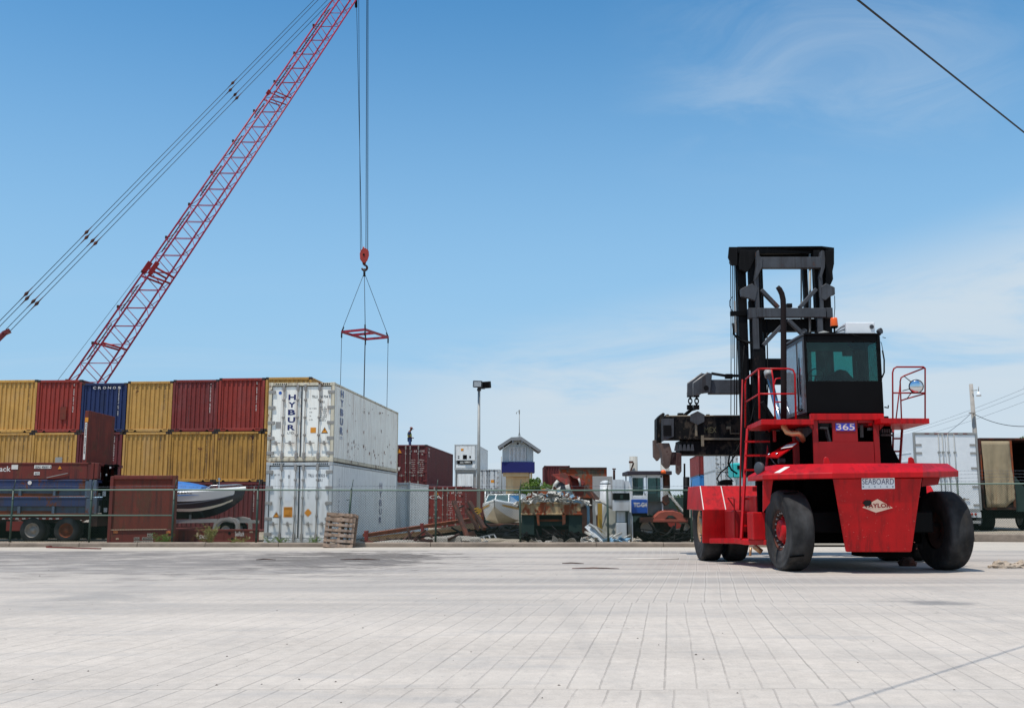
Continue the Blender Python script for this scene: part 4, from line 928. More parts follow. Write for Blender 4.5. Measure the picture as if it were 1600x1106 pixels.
m = MB(); m.box(xl + .06, xr - .09, yf2 - .03, yf2 - .022, z0 + .56, z3 - .12); m.build('windscreen', 'cab_glass', co)
m = MB(); m.box(xr - .03, xr - .022, yb + .08, yf2 - .08, z0 + .76, z3 - .125); m.build('side_window', 'cab_glass', co)
# door side (left): blue-grey frame and glass
m = MB(); xd = xl - .012
for ya, yb_ in ((yb + .004, yb + .07), (yb + .55, yb + .60), (yf2 - .09, yf2 - .02)): m.box(xd - .03, xd, ya, yb_, z0 + .05, z3 - .02)
for za, zb_ in ((z0 + .05, z0 + .14), (z3 - .1, z3 - .025)): m.box(xd - .029, xd - .001, yb + .07, yf2 - .09, za, zb_)
m.bar((xd - .02, yb - .02, z3 + .02), (xd - .03, yf2 + .06, z3 + .02), .06, .05); m.build('door_frame', 'mast_grey', co, bevel=.004)
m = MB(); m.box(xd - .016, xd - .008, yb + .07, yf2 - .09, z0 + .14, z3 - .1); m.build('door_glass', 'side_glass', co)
m = MB(); m.cyl((xd - .05, yb + .3, z0 + .5), (xd - .05, yb + .3, z0 + 1.35), .012, n=6); m.cyl((xd - .06, yb + .45, z0 + .15), (xd - .06, yb + .45, z0 + .9), .016, n=6); m.box(xd - .07, xd, yb + .25, yb + .5, z0 + .12, z0 + .16); m.build('door_handle', BLK, co)
# inside: seat, wheel, console
m = MB(); cx = (xl + xr) / 2; m.box(cx - .25, cx + .25, yb + .55, yb + 1.0, z0 + .3, z0 + .45); m.box(cx - .24, cx + .24, yb + .45, yb + .57, z0 + .45, z1 + .10); m.box(cx - .12, cx + .12, yb + .46, yb + .55, z1 + .1, z1 + .26); m.build('seat', 'black_soft', co, bevel=.04)
m = MB(); c = P(1275, 587, 24.6); u = X3; v = Vector((0, -.5, .86)); m.tube(arc(c, u, v, .19, 0, 342, 19), .016, 6, closed=True); m.cyl(c, c + Vector((0, .25, -.3)), .03, n=8); m.bar(c - X3 * .18, c + X3 * .18, .03, .02); m.build('steering_wheel', BLK, co)
m = MB(); m.prism([P(1290, 596, 24.5), P(1300, 584, 24.5), P(1312, 577, 24.5), P(1322, 579, 24.5), P(1336, 594, 24.5)], (0, .25, 0)); m.box(xl + .1, cx - .15, yb + 1.2, yb + 1.6, z0 + .5, z1 + .02); m.build('console', 'black_soft', co)
m = MB(); pb(m, 1262, 535, 1334, 546.5, 24.2, .2); m.build('sun_visor', mat('visor', (120, 112, 90), .8), co)
m = MB(); pb(m, 1317, 549, 1331, 556, 24.0, .05); c = P(1339, 558.5, 24.1); m.lathe([(-.05, .03), (0, .075), (.02, .07), (.022, .001)], c, (0, -1, 0), 16); m.cyl(c, P(1339, 545, 24.1), .01, n=6); m.build('fan', BLK, co)
m = MB(); pb(m, 1344, 536, 1357, 596, 24.0, .25); pp(m, [(1330, 536), (1360, 536), (1350, 552)], 23.9, .3); m.build('cab_pillar', 'black_soft', co)
# roof kit
m = MB(); pb(m, 1322.5, 503.5, 1367, 521.5, 23.38, .85); a = P(1313, 514, 23.7); m.prism([P(1323, 504, 23.42), P(1323, 521.5, 23.42), P(1313.5, 522.5, 24.0), P(1313.5, 510, 24.0)], (.02, .6, 0)); ac = m.build('air_conditioner', 'white_paint', fk, bevel=.015)
m = MB(); c = P(1362, 510.5, 23.375); m.cyl(c, c - Y3 * .015, .05, n=12); m.build('fan_grille', 'mast_grey', ac)
m = MB(); pt(m, [(1324, 507, 23.5), (1314, 512, 23.5), (1305, 519, 23.5), (1290, 523, 23.6)], .012, 6); pt(m, [(1324, 513, 23.5), (1308, 519, 23.5), (1280, 521, 23.6), (1272, 517, 23.6), (1262, 521, 23.6)], .012, 6); pt(m, [(1330, 522, 23.28), (1345, 527, 23.25), (1358, 532, 23.26), (1377, 535, 23.25), (1380, 550, 23.25), (1382, 575, 23.25)], .008, 6); m.build('hoses', BLK, fk)
m = MB(); pp(m, [(1276, 523), (1281, 518.5), (1287, 516.5), (1296, 519), (1300, 523)], 23.6, .5); m.build('roof_debris', 'pale_junk', fk)
c = P(1303.5, 510, 23.5); m = MB(); m.lathe([(0, .085), (.01, .088), (.17, .078), (.20, .07), (.205, .001)], c, (0, 0, 1), 20); be = m.build('beacon', 'orange_lamp', fk)
m = MB(); m.lathe([(-.03, .06), (0, .09), (.012, .09)], c - Z3 * .012, (0, 0, 1), 20); m.cyl(c - Z3 * .22, c, .022, n=8); m.build('beacon_base', BLK, be)
def worklamp(px, py, Y, ax, r=.07, mt='mast_grey'):
    c = P(px, py, Y); m = MB(); m.lathe([(-.10, .02), (-.09, .045), (-.02, r), (.01, r), (.0, r * .85), (.0, .001)], c, ax, 18); m.build('work_lamp', mt, fk)
worklamp(1376.5, 517, 23.4, (.8, -1, .1)); worklamp(1256, 517, 23.5, (-.8, -1, -.1), .055)
m = MB(); pb(m, 1229, 530, 1240, 538.5, 24.6, .15); pt(m, [(1234, 538, 24.7), (1233, 546, 24.7)], .014); m.build('work_lamp', BLK, fk, bevel=.02)
m = MB(); pt(m, [(1369, 518, 23.45), (1376, 518, 23.42)], .014); pt(m, [(1379, 527, 23.28), (1384, 528, 23.28)], .008); pt(m, [(1382, 636, 23.28), (1388, 637, 23.28), (1388, 633, 23.28)], .016); pt(m, [(1379, 548, 23.3), (1381.5, 562, 23.2), (1381.5, 582, 23.2), (1378, 590, 23.3)], .018); m.build('wirings', BLK, fk)

# ---- mast
ym = 27.9
m = MB()
for x0, x1 in ((1156.5, 1170.5), (1291, 1303)): pb(m, x0, 391, x1, 745, ym, .30)
for x0, x1 in ((1176, 1193.5), (1279, 1290.5)): pb(m, x0, 391, x1, 745, ym - .12, .26)
m.build('mast_posts', MBK, fk, bevel=.01)
m = MB()
for x0, x1 in ((1193.8, 1197), (1262, 1268)): pb(m, x0, 391, x1, 745, ym + .18, .2)
pb(m, 1170, 470, 1176, 487, ym + .02, .1); pb(m, 1170, 422, 1176, 434, ym + .02, .1); pb(m, 1181, 498, 1290, 517, ym + .1, .25); pp(m, [(1193, 517), (1212, 517), (1205, 519), (1198, 527), (1193, 534)], ym + .1, .2); pp(m, [(1268, 517), (1250, 517), (1258, 519), (1264, 527), (1268, 534)], ym + .1, .2)
pb(m, 1166, 560, 1240, 577, ym + .1, .3); m.build('inner_mast', MBK, fk, bevel=.008)
m = MB(); m.cyl(P(1265.5, 391, ym + .1), P(1265.5, 600, ym + .1), .035, n=10); m.cyl(P(1252, 391, ym + .3), P(1252, 600, ym + .3), .025, n=8); m.build('lift_rams', 'galv', fk)
# head beam
m = MB(); a = [P(1139, 385, ym - .1), P(1284, 384.5, ym - .1), P(1303.5, 387.5, ym - .0), P(1303.5, 401, ym), P(1139, 401, ym - .1)]
m.prism([P(1152, 385.5, ym - .1), P(1284, 384.5, ym - .1), P(1303.5, 387, ym + .1), P(1303.5, 396, ym + .1), P(1152, 396, ym - .1)], (0, .75, 0)); pb(m, 1157, 396, 1303, 402, ym + .2, .4); m.build('head_beam', 'mast_black', fk, bevel=.008)
m = MB(); pp(m, [(1139.5, 386), (1152, 386), (1152, 414), (1144, 414), (1138, 402)], ym - .15, .08); pp(m, [(1139.5, 386), (1152, 386), (1152, 414), (1144, 414), (1138, 402)], ym + .25, .08); m.build('pulley_brackets', 'mast_black', fk)
m = MB()
for yy in (400, 408): c = P(1146.5, yy, ym); m.lathe([(-.06, .10), (-.02, .085), (.02, .085), (.06, .10)], c + Y3 * .1, (0, 1, 0), 18)
m.build('hose_pulleys', 'mast_grey', fk)
# chunky chain anchors (dark) on both posts
m = MB(); pp(m, [(1156.5, 391), (1181, 391), (1181, 402), (1172, 420), (1166, 426), (1157, 421), (1155, 412)], ym - .2, .15); pp(m, [(1290, 391), (1303.5, 391), (1303.5, 412), (1301, 424), (1302, 436), (1298, 445), (1290, 445)], ym - .16, .12); m.build('chain_anchors', MBK, fk, bevel=.01)
# grey cross members
g1 = MB(); pb(g1, 1188, 401.5, 1285, 418.5, ym - .34, .2); g1.build('upper_crossmember', MG, fk, bevel=.012)
g1 = MB(); pp(g1, [(1182, 393), (1186, 391), (1187, 400), (1192, 403), (1191, 417), (1184, 432), (1180, 437), (1183, 415)], ym - .36, .26); pp(g1, [(1284, 391), (1288, 392), (1289.5, 404), (1289, 417), (1285, 430), (1283, 437), (1281, 432), (1284, 416), (1282, 402)], ym - .36, .26); g1.build('crossmember_ears', MG, fk, bevel=.008)
g1 = MB(); pb(g1, 1182.5, 481, 1291, 495.5, ym - .34, .2); pb(g1, 1170, 481, 1183, 497, ym - .30, .22); pb(g1, 1291.5, 480.5, 1301.5, 496, ym - .30, .22); g1.build('lower_crossmember', MG, fk, bevel=.012)
for pl_ in ([(1157, 452), (1168, 446), (1176, 443), (1184, 452), (1180, 470), (1170, 466), (1158, 463)], [(1283, 448), (1291, 442.5), (1304.5, 449), (1305, 460), (1297, 463), (1290, 469), (1284, 467)]):
    g1 = MB(); pp(g1, pl_, ym - .32, .12); g1.build('pivot_plate', MG, fk, bevel=.01)
g1 = MB(); g1.bar(P(1189, 453, ym - .26), P(1216, 481, ym - .26), .1, .15, (0, 1, 0)); g1.bar(P(1275, 452, ym - .26), P(1249, 481, ym - .26), .1, .15, (0, 1, 0)); g1.bar(P(1192, 540, ym - .26), P(1220, 510, ym - .26), .1, .15, (0, 1, 0)); g1.bar(P(1231, 500, ym - .26), P(1262, 530, ym - .26), .1, .15, (0, 1, 0)); g1.build('mast_braces', MG, fk, bevel=.01)
g1 = MB(); pb(g1, 1177, 497, 1186, 545, ym - .32, .1); pb(g1, 1278, 497, 1286, 530, ym - .32, .1); pb(g1, 1180, 430, 1186, 481, ym - .3, .1); pb(g1, 1281, 430, 1286, 481, ym - .3, .1); g1.build('mast_stiffeners', 'mast_grey', fk)
g1 = MB(); pp(g1, [(1178, 545), (1188, 541), (1196, 548), (1196, 575), (1188, 590), (1178, 585)], ym - .3, .2); pb(g1, 1170, 600, 1196, 745, ym + .35, .3); pb(g1, 1196, 577, 1240, 600, ym + .2, .2); g1.bar(P(1190, 628, ym - .3), P(1207, 655, ym - .3), .12, .1, (0, 1, 0)); g1.build('carriage', MBK, fk, bevel=.01)
g1 = MB(); pb(g1, 1230, 474, 1238, 480, ym - .2, .25); g1.build('mast_lamp', MBK, fk)
# hoses and wires at the left of the mast
g1 = MB()
for x, yb2 in ((1141.5, 648), (1144.5, 520), (1147, 648), (1150.5, 648)): pt(g1, [(x, 412, ym), (x + .6, 480, ym), (x + .8, 560, ym), (x + .5, yb2, ym)], .012 if x < 1150 else .016, 6)
pt(g1, [(1145, 505, ym), (1147, 522, ym), (1153, 530, ym), (1165, 534, ym - .1), (1176, 537, ym - .2), (1182, 548, ym - .2)], .03, 8); pt(g1, [(1149, 510, ym), (1152, 525, ym), (1160, 530, ym), (1176, 536, ym - .2)], .02, 8)
pt(g1, [(1172, 402, ym - .1), (1173, 520, ym - .1), (1174, 700, ym - .1)], .014, 6); pt(g1, [(1198, 500, ym - .2), (1200, 600, ym - .3), (1196, 690, ym - .4)], .018, 6); pt(g1, [(1163, 540, ym - .1), (1160, 580, ym - .15), (1166, 640, ym - .2), (1176, 680, ym - .3)], .018, 6); pt(g1, [(1304, 462, ym), (1304.5, 480, ym + .05), (1303, 500, ym)], .01, 6); pt(g1, [(1144, 464, ym), (1140, 470, ym), (1140, 478, ym), (1144, 486, ym)], .01, 6); pt(g1, [(1155, 446, ym), (1153, 458, ym), (1157, 466, ym)], .012, 6); pb(g1, 1142, 486, 1170, 493, ym - .05, .12)
pt(g1, [(1178, 640, ym - .4), (1180, 625, ym - .4), (1174, 655, ym - .5), (1168, 664, ym - .6)], .015, 6); g1.build('hoses', BLK, fk)
g1 = MB(); pb(g1, 1147.5, 470, 1150, 520, ym - .02, .03); g1.build('hose_guide', 'bar_grey', fk)

# ---- side arm with chains, spreader
ya_ = 28.3
g1 = MB(); pb(g1, 1109, 593, 1158, 614.5, ya_ + .1, .35); g1.build('arm', MG, fk, bevel=.012)
pr = [(1083.5, 598), (1106, 582), (1113, 583), (1112, 593), (1110, 613), (1097, 614), (1092, 618), (1083.5, 618)]
for dx, yy, nm in ((0, ya_, 'arm_cheek'), (-9, ya_ + .75, 'arm_cheek')):
    g1 = MB(); pp(g1, [(x + dx, y - (.0 if not dx else -1)) for x, y in pr], yy, .14); o = g1.build(nm, MG, fk, bevel=.012)
    g1 = MB(); a = [(x + dx, y - (.0 if not dx else -1)) for x, y in pr]; g1.tube([P(a[7][0], a[7][1], yy + .07), P(a[0][0], a[0][1], yy + .07), P(a[1][0], a[1][1], yy + .07)], .022, 6); g1.build('edge', 'bar_grey', o)
g1 = MB(); pt(g1, [(1112, 583.5, ya_ + .2), (1134, 587, ya_ + .3), (1158, 587, ya_ + .3)], .04, 8); pb(g1, 1134, 584, 1145, 591, ya_ + .2, .15); c = P(1103.5, 606, ya_ - .01); g1.cyl(c, c + Y3 * .2, .07, n=14); g1.build('arm_cylinder', MBK, fk)
for x, yy in ((1078.5, ya_ + .85), (1088.5, ya_ + .1)):
    g1 = MB()
    for k, yk in enumerate((619, 626.5, 634)):
        c = P(x, yk, yy); u = X3 if k % 2 == 1 else Y3; pts = [c + u * .05 * math.cos(a) + Z3 * (.085 * math.sin(a)) for a in [j * math.pi / 6 for j in range(12)]]; g1.tube(pts, .02, 6, closed=True)
    for yk in (617, 636.5): pb(g1, x - 4.3, yk - 4, x + 4.3, yk + 3, yy - .05, .12)
    g1.build('chain', MBK, fk)
ys = 28.9
g1 = MB(); a = P(1040, 650, ys); b = P(1392, 710, ys); g1.box(a.x, b.x, ys, ys + .5, b.z + .42, a.z); g1.box(a.x + .4, b.x, ys + .1, ys + .9, b.z, b.z + .40); g1.box(a.x, b.x, ys + .75, ys + 1.15, b.z + .5, a.z - .03); sp_ = g1.build('spreader_beam', 'spreader_black', fk, bevel=.015)
g1 = MB(); g1.tube([(a.x, ys - .02, a.z), (a.x + 2.2, ys - .02, a.z + .01)], .02, 6); pb(g1, 1096, 684, 1166, 687, ys - .06, .06); pb(g1, 1096, 680, 1100, 697, ys - .07, .06); pb(g1, 1136, 666, 1142, 670, ys - .1, .1); pt(g1, [(1141, 669, ys - .1), (1141, 677, ys - .1), (1166, 677, ys - .1)], .014, 6); pb(g1, 1086, 662, 1089.5, 681, ys - .03, .03); g1.build('spreader_trim', mat('worn_edge', (128, 116, 96), .6, rust=.3), sp_)
g1 = MB(); pp(g1, [(1034, 654), (1053, 654), (1053, 682), (1034, 690)], ys - .05, .05); o = g1.build('end_plate', 'mast_grey', sp_, bevel=.006)
g1 = MB(); pb(g1, 1036.5, 664, 1049, 681, ys - .075, .02); g1.build('lamp_recess', MBK, o, bevel=.01)
g1 = MB()
for i in range(5): pp(g1, [(1054 + 6.2 * i, 704), (1056 + 6.2 * i, 694), (1058.5 + 6.2 * i, 694), (1060 + 6.2 * i, 704)], ys + .0, .1)
g1.build('stiffener_ribs', MG, sp_)
g1 = MB(); pp(g1, [(1026, 654), (1031, 648.5), (1036, 644.5), (1039, 646), (1038, 651), (1034, 655), (1034, 692), (1026, 690)], ys + .6, .5); pp(g1, [(1034, 654), (1040, 648), (1044, 646.5), (1047, 650), (1046, 655)], ys - .02, .06); g1.build('spreader_end', 'spreader_black', sp_, bevel=.01)
g1 = MB(); pp(g1, [(1021.5, 687), (1033, 690), (1036, 697), (1034, 712), (1028, 720), (1022, 713)], ys + .7, .3); pp(g1, [(1028, 692), (1046, 692), (1050, 706), (1047, 728), (1043, 732), (1036, 724), (1034, 706)], ys + .0, .4); pp(g1, [(1046, 706), (1060, 706), (1058, 726), (1046, 726)], ys + .1, .3); pp(g1, [(1057, 707), (1065, 708), (1065, 736), (1061, 742), (1057, 738)], ys - .02, .2); g1.build('twistlock_guides', mat('dirty_brown', (96, 78, 70), .8, rust=.6, var=.4, rustc=(64, 36, 32), streak=.5), sp_, bevel=.012)
g1 = MB(); c = P(1090, 653, ys - .08); g1.prism([c + Vector((math.cos(a) * .23, 0, math.sin(a) * .2)) for a in [k * math.pi / 3 + .5 for k in range(6)]], (0, .06, 0)); g1.build('chain_plate', MG, sp_, bevel=.01)
g1 = MB(); pt(g1, [(1068, 650, ys + .2), (1080, 640, ys + .5), (1090, 637, ys + .2)], .05, 8); pb(g1, 1060, 645, 1068, 651, ys, .2); pb(g1, 1104, 647, 1109, 651, ys, .1); g1.build('chain_lever', MBK, sp_)
g1 = MB(); a = P(1101, 676, ys - .004); g1.text('MEX', a, X3, Z3, .34, .16); g1.build('faded_lettering', mat('olive_ink', (76, 72, 50), .8, var=.5, scale=12), sp_)
g1 = MB()
pt(g1, [(1152, 706, ys - .2), (1145, 716, ys - .3), (1138, 728, ys - .3), (1126, 738, ys - .3), (1120, 748, ys - .3), (1126, 756, ys - .3), (1134, 757, ys - .3)], .02, 8)
pt(g1, [(1158, 690, ys - .3), (1150, 706, ys - .3), (1140, 712, ys - .3), (1138, 724, ys - .3), (1143, 734, ys - .3), (1152, 740, ys - .3)], .025, 8); pt(g1, [(1144, 712, ys - .2), (1146, 745, ys - .2)], .01, 6); pt(g1, [(1136, 728, ys - .3), (1136, 742, ys - .3), (1146, 752, ys - .3)], .014, 6)
pp(g1, [(1125, 752), (1132, 749), (1144, 749), (1145, 758), (1124, 758)], ys - .4, .3); g1.build('spreader_hoses', BLK, sp_)
# rag and lump below
rn = random.Random(3)
def lump(mb, c, sx, sy, sz, rn, n=9, rings=5, jag=.25):
    c = Vector(c); rr = []
    for j in range(rings + 1):
        th = math.pi / 2 * (j / rings) * .98; rr.append([c + Vector((math.cos(2 * math.pi * k / n) * sx * math.cos(th) * (1 + jag * rn.uniform(-1, 1)), math.sin(2 * math.pi * k / n) * sy * math.cos(th) * (1 + jag * rn.uniform(-1, 1)), sz * math.sin(th) * (1 + jag * rn.uniform(-.5, .5)))) for k in range(n)])
    mb.loft(rr); return mb
# small dark clump and rag by the forklift
def heap(name, c, sx, sy, sz, m, seed, label, cat, n=11, jag=.3, rings=5):
    mb = MB(); lump(mb, c, sx, sy, sz, random.Random(seed), n, rings, jag); return tag(mb.build(name, m), label, cat)
q = G(1418, 884); heap('wheel_chock', (q.x, q.y, 0), .21, .16, .26, 'rust_dark', 4, 'dark rusty lump chocked beside the right rear tyre of the forklift', 'chock', 8, .2)
q = G(1585, 887)
mb = MB(); rn = random.Random(8)
for i in range(5): lump(mb, (q.x - .35 + .19 * i, q.y + rn.uniform(-.1, .1), 0), .17, .14, rn.uniform(.07, .17), rn, 10, 5, .35)
pts = [Vector((q.x - .62 + .09 * i, q.y - .1 + .05 * math.sin(i), .03 + .02 * math.sin(i * 1.7))) for i in range(9)]; mb.tube(pts, .03, 6)
tag(mb.build('rag', mat('rag_cloth', (176, 160, 142), .95, var=.25, scale=6, bump=.5)), 'crumpled beige rag lying on the concrete at the right edge', 'rag')
q = G(576, 852); heap('rust_clod', (q.x, q.y, .02), .2, .12, .14, mat('brick_red', (96, 36, 30), .9, var=.3, rust=.2), 6, 'reddish brown clod lying by the kerb in front of the fallen beam', 'clod', 9, .5)
for a, b, lab in (((73, 856, 0), (157, 858.5, 0), 'longer thin brown steel strip lying on the concrete before the truck wheels'), ((73, 855, 0), (107, 852.5, 0), 'shorter thin brown steel strip crossing the longer one by the kerb')):
    p0, p1 = G(*a), G(*b); mb = MB(); mb.bar(p0 + Z3 * .03, p1 + Z3 * .035, .07, .035); tag(mb.build('steel_strip', 'rack_red'), lab, 'steel strip')
# grit and chips scattered on the yard
rn = random.Random(12); mb = MB()
for i in range(150):
    px = rn.uniform(-20, 1620); py = rn.choice((rn.uniform(858, 900), rn.uniform(866, 1100))); q = G(px, py)
    s = rn.uniform(.004, .012) * (1.8 if rn.random() < .05 else 1)
    vs = [(q.x + s * rn.uniform(.6, 1.3) * math.cos(k * 1.257), q.y + s * rn.uniform(.6, 1.3) * math.sin(k * 1.257), .001) for k in range(5)]; mb.add(vs + [(q.x, q.y, s * .7)], [(0, 1, 5), (1, 2, 5), (2, 3, 5), (3, 4, 5), (4, 0, 5)])
tag(mb.build('grit', mat('grit_grey', (84, 76, 68), .9, var=.4, scale=3)), 'small dark chips and grit scattered on the concrete', 'grit', kind='stuff')
for px, py, w_, lab in ((415, 875, 1, 'twisted scrap of dark metal on the stained concrete'), (562, 875, 2, 'thin dark stick lying across the wet stain'), (930, 889, 2, 'thin dark branch on the concrete left of the forklift'), (895, 881, 1, 'short dark stick beside the thin branch left of the forklift')):
    q = G(px, py); mb = MB(); mb.tube([q + Vector((-.25 * w_, .05, .015)), q + Vector((-.05, 0, .03)), q + Vector((.12 * w_, .04, .02)), q + Vector((.26 * w_, -.02, .015))], [.008, .014, .012, .006], 5); tag(mb.build('scrap_stick', 'rust_dark'), lab, 'debris')
q = G(1012, 873.5); mb = MB(); mb.prism([(q.x + .75 * math.cos(a) * (1 + .2 * math.sin(a * 3)), q.y + .16 * math.sin(a), .003) for a in [k * math.pi / 8 for k in range(16)]], (0, 0, .02)); tag(mb.build('puddle_patch', mat('pale_puddle', (214, 204, 190), .9, var=.15)), 'pale patch standing in for a puddle on the concrete left of the front tyre', 'debris')  # matte pale shape drawn in place of a bright puddle

# ================================================================ left: stacked flat racks on a chassis trailer
YT = 38.6
tr = thing('chassis_trailer', (P(80, 840, YT).x, YT, 0), 'low dark chassis trailer with two axles carrying stacked flat racks', 'trailer')
def py2z(py, Y): return P(100, py, Y).z
xl, xr = P(-120, 810, YT).x, P(150, 810, YT).x
m = MB(); m.box(xl, xr, YT + .2, YT + .35, py2z(812, YT), py2z(803, YT)); m.box(xl, xr, YT + 2.0, YT + 2.15, py2z(812, YT), py2z(803, YT))
for i in range(9): m.box(xl + i * .78, xl + i * .78 + .1, YT + .35, YT + 2.0, py2z(811, YT), py2z(804, YT))
m.box(xr - .3, xr, YT + .1, YT + 2.3, py2z(822, YT), py2z(803, YT)); m.build('frame', 'rust_dark', tr)
m = MB()
for i in range(9):
    a = P(3 + i * 10.5, 811, YT + .19); m.box(a.x, a.x + .12, YT + .19, YT + .2, a.z, a.z + .05)
m.build('reflective_tape', 'white_ink', tr)
m = MB()
for i in range(9):
    a = P(8.5 + i * 10.5, 811, YT + .19); m.box(a.x, a.x + .12, YT + .188, YT + .2, a.z, a.z + .05)
m.build('reflective_tape', 'cont_red_bright', tr)
m = MB(); a = P(10, 831, YT + .3); m.box(a.x, a.x + .62, YT + .25, YT + .3, .45, .80); m.build('mud_flap', 'cont_red_bright', tr)
for px in (52, 105):
    for dy, dd in ((.28, 0), (1.95, 1)):
        c = P(px, 832, YT + dy); c.z = .47; wt = MB()
        for o_ in (0, .32):
            wt.lathe([(-.13, .27), (-.135, .34), (-.12, .44), (-.08, .47), (.08, .47), (.12, .44), (.135, .34), (.13, .27)], c + Y3 * (o_ - .0), (0, 1, 0), 28, cap=False)
        wo_ = wt.build('tyre', 'rubber', tr)
        rm = MB(); rm.lathe([(-.12, .28), (-.135, .26), (-.09, .25), (-.02, .22), (.0, .1), (-.10, .09), (-.10, .001)], c, (0, 1, 0), 24, cap=False)
        for k in range(6): rm.cyl(c + Vector((.17 * math.cos(k * 1.047), -.02, .17 * math.sin(k * 1.047))), c + Vector((.17 * math.cos(k * 1.047), -.06, .17 * math.sin(k * 1.047))), .018, n=6)
        rm.build('rim', 'bar_grey' if px == 52 else 'rust', wo_)
m = MB(); m.box(P(20, 832, YT).x, P(125, 832, YT).x, YT + .6, YT + 1.7, .40, .52); m.box(P(-60, 832, YT).x, P(140, 832, YT).x, YT + 2.3, YT + 2.4, .1, .7); m.build('axle_and_shade_parts', 'black_soft', tr)  # axle beam, plus a black sheet standing in for shade between the wheels
def flatrack(z0_, z1_, body, side2, label, xl_, xr_, Y, zmid=None):
    t = thing('flat_rack', ((xl_ + xr_) / 2, Y, z0_), label, 'flat rack container', 'flat racks stacked on the chassis trailer')
    m = MB(); h = z1_ - z0_; m.box(xl_, xr_ - .55, Y + .02, Y + .10, z0_ + h * (.45 if zmid else .02), z1_); m.box(xl_, xr_ - .55, Y + 2.34, Y + 2.42, z0_ + .02, z1_); m.box(xl_, xr_ - .1, Y + .1, Y + 2.34, z1_ - .12, z1_ - .02); m.box(xl_, xr_ - .4, Y + .0, Y + .14, z1_ - .06, z1_ - .001)
    m.build('side_beam', body, t, bevel=.008)
    m = MB()
    if zmid:
        m.box(xl_, xr_ - .6, Y + .14, Y + .2, z0_ + .03, z0_ + h * .45)
        m.build('lower_web', side2, t)
        m = MB()
        for i in range(6): m.box(xl_ + .35 + 1.28 * i, xl_ + .45 + 1.28 * i, Y + .02, Y + .14, z0_ + .02, z0_ + h * .5)
        m.build('web_stiffeners', 'rack_bluegrey', t)
        m = MB(); m.box(xl_ + 1.3 * 3.6, xl_ + 1.3 * 5.2, Y + .12, Y + .138, z0_ + .03, z0_ + .12); m.box(xl_, xr_ - .5, Y + .01, Y + .1, z0_, z0_ + .03); m.build('rusty_lip', 'rust', t)
    m = MB(); m.box(xr_ - .54, xr_ - .30, Y, Y + .24, z0_, z1_ + .0); m.box(xr_ - .54, xr_ - .30, Y + 2.2, Y + 2.44, z0_, z1_); m.box(xr_ - .30, xr_ - .12, Y + .02, Y + .2, z0_ + .02, z1_ - .02)
    m.build('corner_posts', side2 if zmid else body, t, bevel=.01)
    return t
zA, zB, zC = py2z(803, YT), py2z(776, YT), py2z(749, YT)
xre = P(146, 780, YT).x + .25
f1 = flatrack(zA, zB, 'rack_blue', 'rack_bluegrey', 'blue flat rack lying lowest in the stack, right on the trailer', xl - 2, xre, YT, 1)
f2 = flatrack(zB + .01, zC, 'rack_blue', 'rack_bluegrey', 'blue flat rack with a white dot, second in the stack on the trailer', xl - 2, xre - .05, YT, 1)
m = MB(); c = P(46.5, 754, YT); m.prism([Vector((c.x + .075 * math.cos(a), YT + .0, c.z + .075 * math.sin(a))) for a in [k * math.pi / 8 for k in range(16)]], (0, -.006, 0)); m.build('white_dot', 'white_ink', f2)
f3 = flatrack(zC + .01, py2z(722.5, YT), 'rack_red', 'rack_red', 'dark red flat rack with an upright end panel on top of the blue ones', xl - 2, xre, YT)
m = MB(); a = P(-26, 736.5, YT + .015); b = P(16.5, 736.5, YT + .015); m.text('SeaRack', a, X3, Z3, b.x - a.x, .20); a = P(54.5, 731.3, YT + .014)
m.build('brand_lettering', 'white_ink', f3)
m = MB()
for (x0, y0, x1, y1) in ((18, 726, 28, 733), (53.5, 726.5, 80, 731.8), (53, 737, 62, 742)): pb(m, x0, y0, x1, y1, YT + .008, .008)
lp = m.build('plates', 'white_ink', f3)
m = MB(); m.text('SEAU 406001 4', P(55, 731.2, YT + .004), X3, Z3, .58, .085).text('4373', P(54, 741.4, YT + .004), X3, Z3, .17, .08); m.build('lettering', 'dark_ink', lp)
m = MB(); c = P(93.5, 730.5, YT + .01); m.prism([c + Vector((-.07, 0, -.05)), c + Vector((.07, 0, -.05)), c + Vector((0, 0, .07))], (0, -.006, 0)); m.build('warning_sign', 'orange_sign', f3)
m = MB(); m.bar(P(73, 746, YT - .02), P(106, 739, YT - .02), .03, .03); m.build('loose_rod', 'bar_grey', f3)
# upright end panel (seen a little from the left)
m = MB(); pA, pB = P(133.5, 690, 39.2), P(138.5, 690, 38.6)
n0 = Vector((P(139.5, 645, 38.7).x, 38.7, 0)); n1 = Vector((P(180, 650, 40.6).x, 40.6, 0)); zt0, zt1 = P(139, 641.5, 38.7).z, P(179, 651, 40.6).z; zb_ = P(140, 727, 38.7).z
thk = (n1 - n0).normalized(); nn = Vector((thk.y, -thk.x, 0))
m.prism([n0 + Z3 * zb_, n1 + Z3 * zb_, n1 + Z3 * zt1, n0 + Z3 * zt0], nn * -.16)
ep = m.build('end_panel', 'rack_brown', f3, bevel=.01)
m = MB(); m.prism([n0 + Z3 * zb_, n0 + Z3 * zt0, n0 - X3 * .16 + Z3 * (zt0 - .12), n0 - X3 * .16 + Z3 * zb_], (0, .16, 0)); m.build('panel_post', 'rack_red', ep)
m = MB(); m.box(n0.x - .13, n0.x - .05, 38.69, 38.698, zb_ + .22, zt0 - .45); o = m.build('post_label', 'white_ink', ep); m = MB(); m.marks((n0.x - .11, 38.688, zt0 - .5), -Z3, X3, 1.15, .04, 20, 4); m.build('lettering', 'black', o)
m = MB(); m.box(n0.x - .14, n0.x - .02, 38.69, 38.70, zt0 - .43, zt0 - .26); m.build('orange_label', 'orange_sign', ep)
